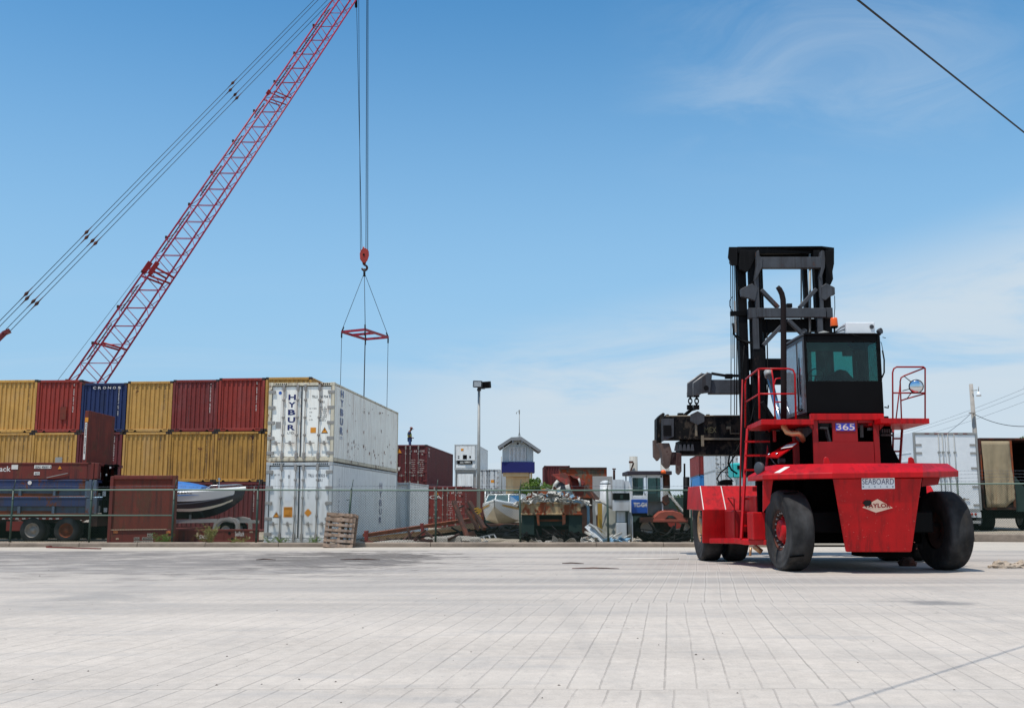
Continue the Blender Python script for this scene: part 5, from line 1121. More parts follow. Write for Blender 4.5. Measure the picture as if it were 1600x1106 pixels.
# dark end frames right of the stack (end view of the racks)
m = MB(); x0, x1 = P(146, 790, YT).x + .02, P(172, 790, YT).x
for i, (za, zb2) in enumerate(((zA, zB), (zB, zC), (zC, py2z(724, YT)))):
    for x in (x0 + .1, x1 - .12): m.box(x, x + .1, YT + .5, YT + .6, za, zb2)
    m.box(x0 + .02, x1, YT + .45, YT + .7, zb2 - .09, zb2 - .02)
m.box(x0 + .05, x1, YT + .9, YT + 2.2, zA - .1, zC + .2); m.build('end_frames', 'black_soft', f1, bevel=.01)
m = MB(); rn = random.Random(2)
for (x, y, w_, h) in ((154, 731, 3, 5), (152, 738, 5, 11), (143, 725, 2, 3), (171, 729, 2.5, 2.5), (165, 740, 2, 3), (140, 754, 2, 4), (149, 770, 7, 5), (149, 790, 7, 10), (160, 767, 5, 8), (162, 793, 5, 7), (138.5, 772, 2.5, 4), (138.5, 799, 2.5, 5)): pb(m, x, y, x + w_, y + h, YT + .42, .03)
m.build('locks', 'white_grey', f1)
m = MB(); pb(m, 161, 820, 171, 824.5, 41, .1); m.build('yellow_buoy', 'yellow_worn'); bpy.data.objects.remove(bpy.data.objects['yellow_buoy'])

# flat rack seen from its end (brown wall)
YE = 37.6
er = thing('flat_rack', (P(223, 800, YE).x, YE, .06), 'reddish brown flat rack standing end on, its plain end wall to the fence', 'flat rack container')
a, b = P(172.5, 744, YE), P(275.5, 742.5, YE); zb_ = .06; zw = P(220, 827, YE).z
m = MB(); m.box(a.x + .04, b.x - .04, YE + .06, YE + .12, zw, (a.z + b.z) / 2); m.build('end_wall', 'rack_brown', er)
m = MB(); m.box(a.x, a.x + .13, YE, YE + .25, zb_, a.z); m.box(b.x - .13, b.x, YE, YE + .25, zb_, b.z); m.box(a.x + .13, b.x - .13, YE + .01, YE + .2, b.z - .14, b.z - .0); m.build('posts', 'rack_red', er, bevel=.012)
m = MB(); m.box(a.x + .13, b.x - .13, YE, YE + .25, zb_, zw - .03); m.box(a.x, a.x + .12, YE + .25, YE + 6, .08, .55); m.box(b.x - .12, b.x, YE + .25, YE + 6, .08, .55); m.box(a.x + .12, b.x - .12, YE + .25, YE + 6, .40, .50); base = m.build('base', 'rack_red', er, bevel=.012)
m = MB(); m.bar((a.x + .14, YE - .02, zw - .01), (b.x - .25, YE - .02, zw + .01), .04, .03); m.build('worn_edge', 'plank', base)
m = MB(); pb(m, 230, 833, 239, 838, YE - .008, .008); pb(m, 209, 839, 218, 843.5, YE - .008, .008); pb(m, 222, 839, 239, 843.5, YE - .008, .008); pb(m, 209, 844.5, 239, 849, YE - .008, .008); pl_ = m.build('plates', mat('plate_dull', (150, 142, 130), .7, var=.15), base)
m = MB(); m.text('4373', P(231, 837.3, YE - .01), X3, Z3, .17, .07).text('SEAU', P(209.5, 843, YE - .01), X3, Z3, .19, .07).text('406002', P(222.5, 843, YE - .01), X3, Z3, .36, .07).marks(P(210, 848.3, YE - .01), X3, Z3, .65, .06, 12, 3); m.build('lettering', 'black', pl_)
m = MB()
for x, y in ((177, 829), (259.5, 829)): pb(m, x, y, x + 7, y + 4, YE - .012, .012)
m.build('orange_markers', mat('orange_worn', (196, 110, 52), .6, var=.2, rust=.2), base)
m = MB()
for x, y in ((181, 840), (259, 838)): pb(m, x, y, x + 4.5, y + 3, YE - .012, .012)
m.build('end_plates', 'plank', base)

# low flat racks lying behind the fence under the boat
YL = 38.2
for (x0, x1, y0, words, lab) in ((277, 318, 827, 1, 'short dark red flat rack beam on the ground just right of the brown end wall'), (318, 404, 826.5, 2, 'long dark red flat rack beam lettered in white lying below the boat')):
    t = thing('flat_rack', (P((x0 + x1) / 2, 850, YL).x, YL, .06), lab, 'flat rack container')
    a, b = P(x0, y0, YL), P(x1, y0, YL); m = MB(); m.box(a.x + .02, b.x, YL + .02, YL + .1, .10, a.z - .02); m.box(a.x, b.x, YL, YL + .13, a.z - .07, a.z); m.box(a.x + .02, b.x, YL, YL + .12, .06, .12); m.box(a.x + .05, b.x - .05, YL + .1, YL + 2.3, a.z - .12, a.z - .05)
    for k in range(int((b.x - a.x) / .7) + 1): m.box(a.x + .7 * k, a.x + .7 * k + .06, YL + .005, YL + .1, .12, a.z - .07)
    m.build('beam', 'rack_red', t, bevel=.006)
    if words == 2:
        m = MB(); a2 = P(367, 837.3, YL + .0); m.text('SeaRack', a2, X3, Z3, .34, .17); a2 = P(311.5, 841, YL); 
        m.build('brand_lettering', 'white_ink', t)
        m = MB()
        for x, y, r in ((335, 833.5, .055), (358.5, 833, .05), (363, 842, .05)): c = P(x, y, YL + .015); MB().cyl(c, c - Y3 * .01, r, n=12).build('lashing_hole', 'black', t)
        m = MB(); pb(m, 390, 829, 395, 832, YL + .01, .005); pb(m, 389, 838, 391, 841, YL + .01, .005); m.build('plates', 'plank', t)
    else:
        m = MB(); m.text('SEACO', P(311.5, 841.5, YL - .0), X3, Z3, .30, .14); m.build('brand_lettering', 'white_ink', t); m = MB(); pb(m, 307, 831.5, 310, 838, YL - .01, .01); m.build('plate', 'plank', t)
        m = MB(); pb(m, 298, 839, 302, 849, YL - .06, .06); pb(m, 295, 843, 298, 846, YL - .04, .03); m.build('bracket', 'rust', t)

# ================================================================ boats
def hull_rings(L, B, H, bow=.9, n=14, flare=.72, keel=.18, rake=.5, sheer=.22):
    out = []
    for i in range(n + 1):
        s = i / n; w_ = B / 2 * (1 - max(0, (s - .45) / .55) ** 2.3 * .985); zs = H + sheer * s ** 2; zk = keel * .0 + max(0, (s - .6) / .4) ** 2.4 * H * .80; zc = zk + (H * .36) * (1 - .2 * s) * (1 - max(0, (s - .8) / .2) * .25)
        x = s * L; out.append((x, w_, zk, min(zc, zs - .08), zs, x + rake * 0))
    return out
def boat(name, label, L, B, H, mats, heading, loc, cat='motorboat'):
    t = thing(name, loc, label, cat, world=False, rz=heading)
    R_ = hull_rings(L, B, H); n = len(R_)
    def side(lo, hi, mt, nm, out=.0):
        m = MB()
        for sgn in (-1, 1):
            vs = []; fs = []
            for (x, w_, zk, zc, zs, _) in R_:
                wc = w_ * .84; pr = [(0.0, zk), (wc, zc), (w_ * .97, zc + (zs - zc) * .55), (w_, zs), (w_ * .97, zs + .05), (w_ * .88, zs + .07)]
                ra = .55 * ((x / L) ** 4)
                for k in range(lo, hi + 1):
                    yy, z = pr[k]; vs.append((x + ra * (z - zk) * .5, sgn * (yy + out), z))
            m_ = hi - lo + 1
            for i in range(n - 1):
                for k in range(m_ - 1):
                    f = (i * m_ + k, (i + 1) * m_ + k, (i + 1) * m_ + k + 1, i * m_ + k + 1); fs.append(f if sgn < 0 else f[::-1])
            m.add(vs, fs, True)
        if lo == 0:
            x, w_, zk, zc, zs, _ = R_[0]; m.add([(x, 0, zk), (x, w_ * .84, zc), (x, w_, zs), (x, -w_, zs), (x, -w_ * .84, zc)], [(0, 1, 2, 3, 4)])
        return m.build(nm, mt, t)
    side(0, 1, mats[0], 'hull_bottom'); side(1, 3, mats[1], 'hull_side'); side(3, 5, mats[2], 'gunwale', .012)
    m = MB(); i0 = int(n * .55); vs = []; fs = []
    for i in range(i0, n):
        x, w_, zk, zc, zs, _ = R_[i]; ra = .55 * (x / L) ** 4 * (zs - zk) * .5; vs += [(x + ra, -w_ * .9, zs + .065), (x + ra, -w_ * .4, zs + .12), (x + ra, w_ * .4, zs + .12), (x + ra, w_ * .9, zs + .065)]
    for i in range(n - i0 - 1):
        for k in range(3): fs.append((i * 4 + k, i * 4 + k + 1, (i + 1) * 4 + k + 1, (i + 1) * 4 + k))
    m.add(vs, fs, True); m.build('foredeck', mats[2], t)
    return t, R_
# covered boat on a trailer (bow to the right)
YB = 42.0
bx = P(373, 775, YB)
b1, rr = boat('covered_motorboat', 'white and navy motorboat under a blue cover on a trailer, bow to the right', 5.4, 2.1, 1.0, ('navy_gel', 'navy_gel', 'gelcoat'), 0, (bx.x - 5.5, YB + 1.0, .84))
m = MB()                                                            # pale upper band and grey swoosh
def strip(m, f0_, f1_, i0, i1, o_=.012):
    for i in range(i0, i1):
        q = []
        for j, fr_ in ((i, f0_), (i + 1, f0_), (i + 1, f1_), (i, f1_)):
            x, w_, zk, zc, zs, _ = rr[j]; ff = fr_(j) if callable(fr_) else fr_; z = zc + (zs - zc) * ff; wy = w_ * (.84 + .13 * min(1, ff / .55) + .03 * max(0, (ff - .55) / .45)) + o_
            ra = .55 * (x / 5.4) ** 4 * (z - zk) * .5; q.append((x + ra, -wy, z))
        m.quad(*q)
strip(m, lambda j: .52 - .0 * j, 1.0, 0, 13); m.build('upper_band', 'gelcoat', b1)
m = MB(); strip(m, -.02, .13, 0, 13, .014); m.build('chine_stripe', 'gelcoat_cream', b1)
m = MB(); strip(m, lambda j: .30 + .03 * (j - 6), lambda j: .36 + .03 * (j - 6), 6, 13, .014); m.build('side_stripe', 'grey_gel', b1)
m = MB(); x, w_, zk, zc, zs, _ = rr[7]; m.marks((2.55, -1.075, 1.0), X3, Z3, 1.1, .09, 9, 31); m.build('registration_lettering', 'dark_ink', b1)
m = MB(); rings = []
for i in range(0, 11):
    x, w_, zk, zc, zs, _ = rr[i]; h = .40 * math.sin(min(1, (11 - i) / 5) * math.pi / 2) + .02; sk = .14 + .22 * max(0, 1 - i / 7); rings.append([(x, -w_ - .02, zs - sk), (x, -w_ * .96, zs + .09), (x, -w_ * .62, zs + .09 + h * .75), (x, -w_ * .2, zs + .09 + h), (x, w_ * .2, zs + .09 + h), (x, w_ * .62, zs + .09 + h * .75), (x, w_ * .96, zs + .09), (x, w_ + .02, zs - sk)])
m.loft(rings); m.build('boat_cover', 'tarp_blue', b1)
m = MB(); m.tube([(3.9, -.5, 1.16), (4.2, -.5, 1.36), (5.2, -.2, 1.42), (5.35, 0, 1.4), (5.2, .2, 1.42), (4.2, .5, 1.36)], .016, 6); m.cyl((4.4, 0, 1.2), (4.4, 0, 1.62), .012, n=6); m.box(4.36, 4.44, -.04, .04, 1.6, 1.68); m.build('bow_rail', 'chrome', b1)
bt = thing('boat_trailer', (b1.location.x, YB + 1.0, .06), 'galvanised boat trailer with one visible wheel under the covered boat', 'boat trailer', world=False)
m = MB(); m.bar((-.2, -.75, .62), (4.6, -.75, .72), .1, .14); m.bar((-.2, .75, .62), (4.6, .75, .72), .1, .14); m.bar((4.6, -.75, .72), (6.1, 0, .66), .1, .12); m.bar((4.6, .75, .72), (6.1, 0, .66), .1, .12)
for x in (.5, 2.2, 3.8): m.bar((x, -.75, .66), (x, .75, .66), .08, .1)
for x in (.8, 3.4): m.bar((x, -.45, .68), (x, -.45, .95), .08, .08); m.bar((x, .45, .68), (x, .45, .95), .08, .08)
m.build('frame', 'galv', bt)
for y in (-1.0, 1.0):
    c = Vector((5.05, y, .34)); m = MB(); m.lathe([(-.11, .19), (-.12, .28), (-.08, .335), (.08, .335), (.12, .28), (.11, .19)], c, (0, 1, 0), 24, cap=False); w2 = m.build('tyre', 'rubber_dark', bt)
    m = MB(); m.lathe([(-.1, .2), (-.06, .17), (-.04, .06), (-.1, .05), (-.1, .001)], c, (0, 1, 0), 18, cap=False); m.build('rim', 'galv', w2)
    m = MB(); o_ = [(.52, -.05), (.50, .28), (.40, .46), (.1, .52), (-.22, .48), (-.46, .30), (-.54, -.05)]; i_ = [(-.44, -.05), (-.36, .24), (-.16, .38), (.08, .41), (.32, .34), (.41, .2), (.43, -.05)]
    m.prism([c + Vector((q[0], -.17, q[1])) for q in o_ + i_], (0, .34, 0)); m.prism([c + Vector((q[0], -.14 if y < 0 else .12, q[1])) for q in [(-.54, -.05), (-.46, .30), (-.22, .48), (.1, .52), (.08, .41), (-.16, .30), (-.30, .1), (-.34, -.05)]], (0, .02, 0)); m.build('mudguard', 'hinge_grey', bt)
b1.location.x += .0
# open speedboat, bow towards the yard
b2, rr2 = boat('speedboat', 'white and cream speedboat with a yellow stripe and raked windscreen, on old tyres', 5.6, 1.95, .85, ('gelcoat_cream', 'gelcoat', 'gelcoat'), R(-99), (P(804, 800, 50).x, 50.2, .48))
rr = rr2
m = MB(); 
for sgn in (-1, 1):
    for i in range(0, 13):
        q = []
        for j, ff in ((i, .66), (i + 1, .66), (i + 1, .80), (i, .80)):
            x, w_, zk, zc, zs, _ = rr2[j]; z = zc + (zs - zc) * ff; wy = w_ * (.97 + .03 * (ff - .55) / .45) + .014; ra = .55 * (x / 5.6) ** 4 * (z - zk) * .5; q.append((x + ra, sgn * wy, z))
        m.quad(*(q if sgn < 0 else q[::-1]))
m.build('side_stripe', 'stripe_gel', b2)
m = MB()
for sgn in (-1, 1):
    for i in range(0, 13):
        q = []
        for j, ff in ((i, .84), (i + 1, .84), (i + 1, 1.0), (i, 1.0)):
            x, w_, zk, zc, zs, _ = rr2[j]; z = zc + (zs - zc) * ff; wy = w_ * (.97 + .03 * (ff - .55) / .45) + .014; ra = .55 * (x / 5.6) ** 4 * (z - zk) * .5; q.append((x + ra, sgn * wy, z))
        m.quad(*(q if sgn < 0 else q[::-1]))
m.build('upper_band', 'gelcoat', b2)
fr_ = [(3.9, -.38), (3.9, .38), (3.3, 1.02), (2.5, 1.10)]
zt = 1.40; zb2 = .98
def wsp(x, y, top): return Vector((x - (.35 if top else 0), y * (.86 if top else 1), zt if top else zb2))
pn = [(-.0, 0)]
posts = [(2.4, -.96), (3.35, -.86), (3.85, -.33), (3.85, .33), (3.35, .86), (2.4, .96)]
m = MB()
for i in range(6):
    m.cyl(wsp(*posts[i], False), wsp(*posts[i], True), .03, n=6)
for i in range(5): m.cyl(wsp(*posts[i], True), wsp(*posts[i + 1], True), .03, n=6); m.cyl(wsp(*posts[i], False), wsp(*posts[i + 1], False), .03, n=6)
wf = m.build('windscreen_frame', 'gelcoat', b2)
m = MB()
for i in range(5): m.prism([wsp(*posts[i], False), wsp(*posts[i + 1], False), wsp(*posts[i + 1], True), wsp(*posts[i], True)], (-.008, 0, 0))
m.build('windscreen_glass', 'boat_glass', wf)
m = MB(); m.box(.5, 2.3, -.8, .8, .6, 1.08); m.box(2.0, 2.25, -.75, -.2, 1.08, 1.5); m.box(2.0, 2.25, .2, .75, 1.08, 1.5); m.build('seats', 'rubber', b2, bevel=.04)
m = MB(); m.cyl((4.3, -.65, 1.0), (4.3, -.65, 1.55), .03, n=8); m.build('rod_holder', 'gelcoat', b2)
m = MB(); m.text('FL 45', (4.1, -.60, .62), Vector((.78, .60, 0)).normalized(), Z3, .62, .16); m.build('registration_lettering', 'dark_ink', b2)
for o_ in [c for c in b2.children if c.name.startswith('registration')]: bpy.data.objects.remove(o_)
m = MB(); a = P(767, 802, 43.7)
# tyres under and beside the boat
tl = 0
for (px, py, Y, r, z, ax, lab) in ((782, 836, 39.0, .52, .2, (0, .1, 1), 'old black tyre lying flat beneath the speedboat, nearest the fence'), (800, 830, 40.0, .55, .42, (.1, -.25, 1), 'old black tyre tilted on the others under the speedboat'), (768, 828, 41.5, .5, .3, (-.2, -.3, 1), 'old black tyre at the left of the pile under the speedboat'), (806, 842, 38.2, .5, .18, (.05, -.1, 1), 'old black tyre half buried by the fence post left of the scrap bin')):
    c = P(px, py, Y); c.z = z; m = MB(); m.lathe([(-.12, r * .58), (-.14, r * .75), (-.12, r * .93), (-.06, r), (.06, r), (.12, r * .93), (.14, r * .75), (.12, r * .58), (.08, r * .55), (-.08, r * .55), (-.12, r * .58)], c, ax, 28, cap=False); tag(m.build('old_tyre', 'rubber_dark'), lab, 'tyre', 'old tyres under the speedboat')
m = MB(); c = P(790, 826, 44); m.box(c.x - .9, c.x + .9, 44.3, 44.6, .06, .62); m.box(c.x - .9, c.x + .9, 47.0, 47.3, .06, .62); m.box(c.x - .1, c.x + .1, 44.6, 47.0, .2, .4); tag(m.build('boat_cradle', 'rust_dark', bevel=.02), 'low dark cradle that carries the speedboat', 'cradle')

# ================================================================ scrap between the boats
def bar_thing(name, a, b, w_, h, m, label, cat, up=None, extra=None):
    mb = MB(); mb.bar(a, b, w_, h, up)
    if extra: extra(mb)
    return tag(mb.build(name, m, bevel=.004), label, cat)
t = thing('fallen_trailer_bed', (P(640, 840, 38.5).x, 38.5, .06), 'long tilted steel trailer bed with a pale side rail lying behind the fence', 'trailer bed')
a0, a1 = P(570, 837, 37.6), P(752, 808, 41.0)
m = MB(); m.prism([P(574, 846, 37.6), P(574, 839.5, 37.6), P(600, 836, 37.9), P(660, 829.5, 39.0), P(752, 814, 41.0), P(752, 825, 41.0), P(650, 838, 39.0)], (.0, .18, .0)); m.build('side_rail', 'plank', t)
m = MB(); m.bar(a0 + Z3 * .02 + Y3 * .05, a1 + Y3 * .05 + Z3 * -.02, .3, .12); m.build('top_rail', 'rust', t)
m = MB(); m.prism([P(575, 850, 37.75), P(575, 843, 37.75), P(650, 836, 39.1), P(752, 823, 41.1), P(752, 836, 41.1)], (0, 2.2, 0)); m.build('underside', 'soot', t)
m = MB(); pp(m, [(568.5, 829), (575.5, 828.5), (574, 851), (570, 851)], 37.5, .12); pp(m, [(656, 817.5), (661.5, 817), (665, 839), (659, 839)], 38.7, .12); m.build('stakes', 'cont_red', t, bevel=.01)
bar_thing('steel_post', P(709, 783, 39.5), P(733, 846, 38.0), .16, .12, 'rust_dark', 'long dark rusty post leaning left behind the fence, in front of the red container', 'steel post', extra=lambda mb: (mb.bar(P(716, 794, 39.3), P(724, 790, 39.4), .08, .06), mb.bar(P(733, 836, 38), P(742, 832, 38), .1, .2)))
t = thing('scrap_ladder_frame', (P(745, 820, 39.5).x, 39.5, .06), 'dark and yellow scrap frame leaning between the post and the speedboat', 'scrap frame')
m = MB(); m.bar(P(733, 784, 39.8), P(757, 826, 38.6), .14, .14); m.bar(P(729, 797, 39.6), P(749, 828, 38.9), .10, .12); m.bar(P(728, 796, 39.6), P(744, 793, 39.8), .1, .1); m.build('dark_rails', 'rust_dark', t)
m = MB()
for i in range(8):
    k = i / 7; a = P(741 + 8 * k, 795 + 28 * k, 39.3 - .4 * k); m.bar(a, a + Vector((.17, 0, .05)), .07, .05)
pp(m, [(742, 794), (752, 794), (753, 800), (745, 801)], 39.4, .1); m.build('yellow_rungs', 'yellow_worn', t)
m = MB(); pp(m, [(737, 801), (744, 806), (749, 828), (742, 828)], 39.2, .15); m.build('red_plate', 'rust', t)
def block(px0, py0, px1, py1, Y, d, lab, rot=0):
    a, b = P(px0, py0, Y), P(px1, py0, Y); m = MB(); h = a.z - .06; x0, x1 = a.x, b.x; m.loft([[(x0, Y, .06), (x1, Y, .06), (x1 - .02, Y + d, .06), (x0 + .02, Y + d, .06)], [(x0 + .02, Y + .03, .06 + h * .8), (x1 - .02, Y + .03, .06 + h * .8), (x1 - .05, Y + d - .03, .06 + h * .8), (x0 + .05, Y + d - .03, .06 + h * .8)], [(x0 + .09, Y + .1, .06 + h), (x1 - .09, Y + .1, .06 + h), (x1 - .1, Y + d - .1, .06 + h), (x0 + .1, Y + d - .1, .06 + h)]]); return tag(m.build('concrete_block', 'concrete', bevel=.02), lab, 'concrete block', 'concrete blocks behind the fence')
block(674, 838, 700, 850, 36.6, .6, 'low grey concrete block left of the other two behind the fence'); block(699, 836, 721, 849, 37.0, .6, 'middle concrete block left of the leaning post'); block(733, 839, 752, 852, 36.5, .7, 'concrete block beneath the aluminium ladder')
t = thing('ladder', (P(760, 845, 37).x, 37, .1), 'grey aluminium ladder lying across the rubble by the tyres', 'ladder')
m = MB(); m.bar(P(740, 850, 36.2), P(777, 842, 37.0), .05, .05); m.bar(P(737, 842, 37.0), P(771, 835, 37.7), .05, .05); m.build('rails', 'galv', t); m = MB()
for i in range(5): k = i / 4; m.bar(P(738 + 34 * k, 842 - 7 * k, 37.0 + .7 * k), P(743 + 33 * k, 850 - 8 * k, 36.2 + .8 * k), .04, .03)
m.build('rungs', 'galv', t)
bar_thing('steel_channel', P(646, 847, 36.4), P(676, 846, 36.5), .25, .14, 'rust_dark', 'short rusty channel lying in front of the fallen trailer bed', 'steel channel')
heap('rubble_heap', (P(705, 850, 38).x, 37.7, 0), 1.5, .5, .28, 'concrete', 7, 'low heap of pale rubble between the concrete blocks and the boat', 'rubble', 18, .35)
heap('rubble_heap', (P(780, 850, 37).x, 36.9, 0), 1.1, .4, .22, 'dirt', 9, 'low heap of sandy rubble below the ladder and tyres', 'rubble', 16, .35)
heap('rubble_heap', (P(630, 850, 37).x, 36.4, 0), 1.4, .4, .18, 'concrete', 19, 'low pale rubble heap just behind the kerb below the fallen trailer bed', 'rubble', 16, .35)

# dark tangles of scrap behind the fence
def tangle(label, px0, px1, Y, z, n, seed, mt='rust_dark'):
    rn = random.Random(seed); a, b = P(px0, 800, Y).x, P(px1, 800, Y).x; m = MB()
    for i in range(n):
        c = Vector((rn.uniform(a, b), Y + rn.uniform(-.5, .5), .06 + rn.uniform(.0, z))); d = Vector((rn.uniform(-1, 1), rn.uniform(-.6, .6), rn.uniform(-.25, .5))).normalized() * rn.uniform(.2, .7)
        if rn.random() < .5: m.tube([c - d, c + Vector((0, 0, rn.uniform(-.1, .1))), c + d], rn.uniform(.015, .05), 6)
        else: m.bar(c - d, c + d, rn.uniform(.03, .16), rn.uniform(.02, .08))
    return tag(m.build('scrap_metal', mt), label, 'scrap', kind='stuff')
tangle('dark tangled scrap metal lying under the speedboat bow', 722, 812, 39.4, .38, 46, 41, 'mast_black')
tangle('dark scrap metal in front of the scrap bin wheels', 820, 905, 37.6, .30, 44, 42, 'mast_black')
tangle('rusty scrap pieces lying below the terminal tractor', 1008, 1072, 37.8, .42, 44, 43, 'mast_black')
tangle('pale scrap pieces around the foot of the fuel pump', 930, 975, 37.0, .25, 18, 44, 'pale_junk')
tangle('dark scrap lying along the foot of the fallen trailer bed', 585, 700, 37.0, .14, 26, 45)
tangle('scrap and pipes behind the wheels of the chassis trailer', 0, 165, 41.4, .7, 50, 46)
# pallets leaning on the fence
def pallet(label, base, w_, h, tilt, yaw, skew=.0):
    t = thing('wooden_pallet', base, label, 'wooden pallet', world=False, rz=yaw); t.rotation_euler = (-tilt, skew, yaw)
    rn = random.Random(int(w_ * 100)); m = MB(); n = 7
    for i in range(n):
        z = .0 + (h - .1) * i / (n - 1); m.box(-w_ / 2, w_ / 2, 0, .02, z + rn.uniform(-.01, .01), z + .1 + rn.uniform(-.015, .015))
    m.build('top_boards', 'wood', t, bevel=.004)
    m = MB()
    for x in (-w_ / 2, -.045, w_ / 2 - .09): m.box(x, x + .09, .021, .11, .0, h)
    m.build('stringers', 'wood', t)
    m = MB()
    for i in range(3): z = (h - .1) * i / 2; m.box(-w_ / 2, w_ / 2, .111, .13, z, z + .1)
    m.build('bottom_boards', 'wood', t); return t
q = G(521.5, 857)
pallet('weathered wooden pallet leaning on the chain link fence, the front one', (q.x, 34.35, .01), .98, 1.16, R(14), R(2), R(3.5))
pallet('weathered wooden pallet behind the front one against the fence', (q.x + .06, 34.55, .01), .94, 1.10, R(13), R(1), R(4))

# ================================================================ scrap bin truck
YS = 38.2
st = thing('scrap_skip', (P(867, 850, YS).x, YS, .06), 'rusty steel scrap bin with dark lower half heaped with white and blue scrap', 'scrap bin')
x0, x1 = P(814, 800, YS).x, P(914, 800, YS).x; zt, zm = P(860, 784.5, YS).z, P(860, 803, YS).z
m = MB(); m.box(x0, x1 - .15, YS, YS + .12, zm, zt); m.box(x0, x0 + .1, YS + .12, YS + 4, zm, zt); m.box(x1 - .25, x1 - .15, YS + .12, YS + 4, zm, zt); m.box(x0, x1 - .1, YS - .04, YS + .16, zm - .03, zm + .04); m.box(x0, x1, YS - .03, YS + .15, zt - .05, zt)
for x in (x0 + .35, x0 + .9, x0 + 1.45, x0 + 2.0): m.box(x, x + .06, YS - .02, YS, zm, zt)
m.build('rim_beam', mat('rust_paint', (176, 150, 110), .8, rust=.56, var=.3, rustc=(140, 62, 24), rs=2.2, streak=.6), st, bevel=.01)
m = MB(); m.box(x0 + .02, x0 + .5, YS + .05, YS + .5, .06, zm - .03); m.box(x1 - .6, x1 - .1, YS + .05, YS + .5, .06, zm - .03); m.box(x0 + .06, x1 - .2, YS + .8, YS + 4, .12, zm); m.box(x0 + .5, x1 - .6, YS + .3, YS + .5, .62, .80); m.build('lower_body', 'tarp_green', st, bevel=.02)
m = MB(); pp(m, [(838, 803), (842.5, 803), (843.5, 821), (840, 821)], YS - .04, .08); pp(m, [(878.5, 800), (883.5, 800), (884, 818), (879, 820)], YS - .04, .08); m.box(x0 + .7, x1 - .7, YS + .2, YS + .28, .80, .88); m.build('hinge_arms', 'rust', st, bevel=.01)
m = MB(); c = P(868, 842, YS + .6); m.cyl((c.x - .5, YS + .55, .35), (c.x + .5, YS + .55, .35), .16, n=12); m.build('axle', 'rust_dark', st)
# the heap: many bent sheets
def sheets(name, n, cx, cy, cz, sx, sy, sz, mt, seed, label, smin=.12, smax=.45, parent=None):
    rn = random.Random(seed); m = MB()
    from mathutils import Euler
    for i in range(n):
        u, v = rn.uniform(-1, 1), rn.uniform(-1, 1); hgt = (1 - abs(u) ** 1.7) * (1 - .4 * abs(v)); c = Vector((cx + u * sx, cy + v * sy, cz + sz * hgt * rn.uniform(.5, 1)))
        s = rn.uniform(smin, smax); a = Euler((rn.uniform(-1.0, 1.0), rn.uniform(-.9, .9), rn.uniform(0, 6.3))).to_matrix(); k = 5; g_ = []
        for p in range(k):
            for q_ in range(3): g_.append(c + a @ Vector(((p / (k - 1) - .5) * s, (q_ / 2 - .5) * s * rn.uniform(.35, .75), .13 * s * math.sin(p * 1.3 + i) + rn.uniform(-.03, .03) * s)))
        m.add(g_, [(p * 3 + q_, (p + 1) * 3 + q_, (p + 1) * 3 + q_ + 1, p * 3 + q_ + 1) for p in range(k - 1) for q_ in range(2)])
    o = m.build(name, mt, parent)
    for_s = o.modifiers.new('thickness', 'SOLIDIFY'); for_s.thickness = .012
    return tag(o, label, 'scrap', kind='stuff') if parent is None else o
cx = (x0 + x1) / 2 - .05
sheets('scrap_heap', 210, cx, YS + 1.2, zt - .1, 1.2, 1.1, .62, 'pale_junk', 5, 'pale crumpled sheets and rubbish heaped in the scrap bin')
sheets('scrap_heap', 44, cx, YS + 1.0, zt - .05, 1.15, .9, .60, 'rust', 16, 'rusty bent sheets mixed into the heap in the scrap bin')
sheets('scrap_heap', 34, cx, YS + 1.0, zt - .05, 1.15, .9, .56, 'mast_black', 17, 'dark scraps mixed into the heap in the scrap bin', .1, .35)
sheets('rim_scrap', 46, cx, YS + .05, zt - .02, 1.35, .12, .10, 'pale_junk', 15, 'white crumpled sheets hanging over the front rim of the scrap bin', .14, .42)
sheets('scrap_heap', 40, cx + .3, YS + 1.0, zt - .05, .8, .8, .52, 'pale_blue_junk', 6, 'light blue crumpled sheets among the heap in the scrap bin')
m = MB(); m.loft([[(x0 + .05, YS + .2, zt - .3), (x1 - .25, YS + .2, zt - .3), (x1 - .25, YS + 3.6, zt - .3), (x0 + .05, YS + 3.6, zt - .3)], [(x0 + .8, YS + .8, zt + .3), (x1 - .9, YS + .8, zt + .3), (x1 - .9, YS + 2.4, zt + .26), (x0 + .8, YS + 2.4, zt + .26)]]); tag(m.build('scrap_core', 'pale_junk'), 'packed rubbish filling the scrap bin under the loose sheets', 'scrap', kind='stuff')
t = tag(MB().tube([P(885, 782, YS + .05), P(900, 783, YS), P(915, 786, YS), P(919, 792, YS), P(919.5, 810, YS + .1), P(919, 826, YS + .2)], .05, 8).build('blue_hose', 'pale_blue_junk'), 'pale blue pipe bent down over the right side of the scrap bin', 'pipe')
# bent rusty box behind and on the bin
t = thing('rusty_steel_box', (P(907, 760, 44).x, 44, .06), 'big rusty steel box with speckled orange side standing behind the scrap bin', 'steel box')
m = MB(); pb(m, 874, 731.5, 948.5, 778, 44, .12); MB().box(P(874, 760, 44).x, P(948.5, 760, 44).x, 44.12, 47, .06, P(900, 778, 44).z).build('base', 'rust_dark', t); m.build('panel', mat('rust_orange', (98, 84, 66), .9, rust=.62, var=.5, rustc=(138, 58, 26), scale=2.2, rs=1.6, streak=.7, streakc=(60, 30, 22)), t, bevel=.02)
m = MB(); m.box(P(874, 731, 44).x, P(948, 731, 44).x, 43.95, 44.2, P(900, 733, 44).z, P(900, 730, 44).z); m.build('top_flange', 'rust_dark', t)
t = thing('crushed_cab_panel', (P(880, 780, 41).x, 41, zt), 'crushed red and white machine panel sticking up from the scrap heap', 'scrap panel')
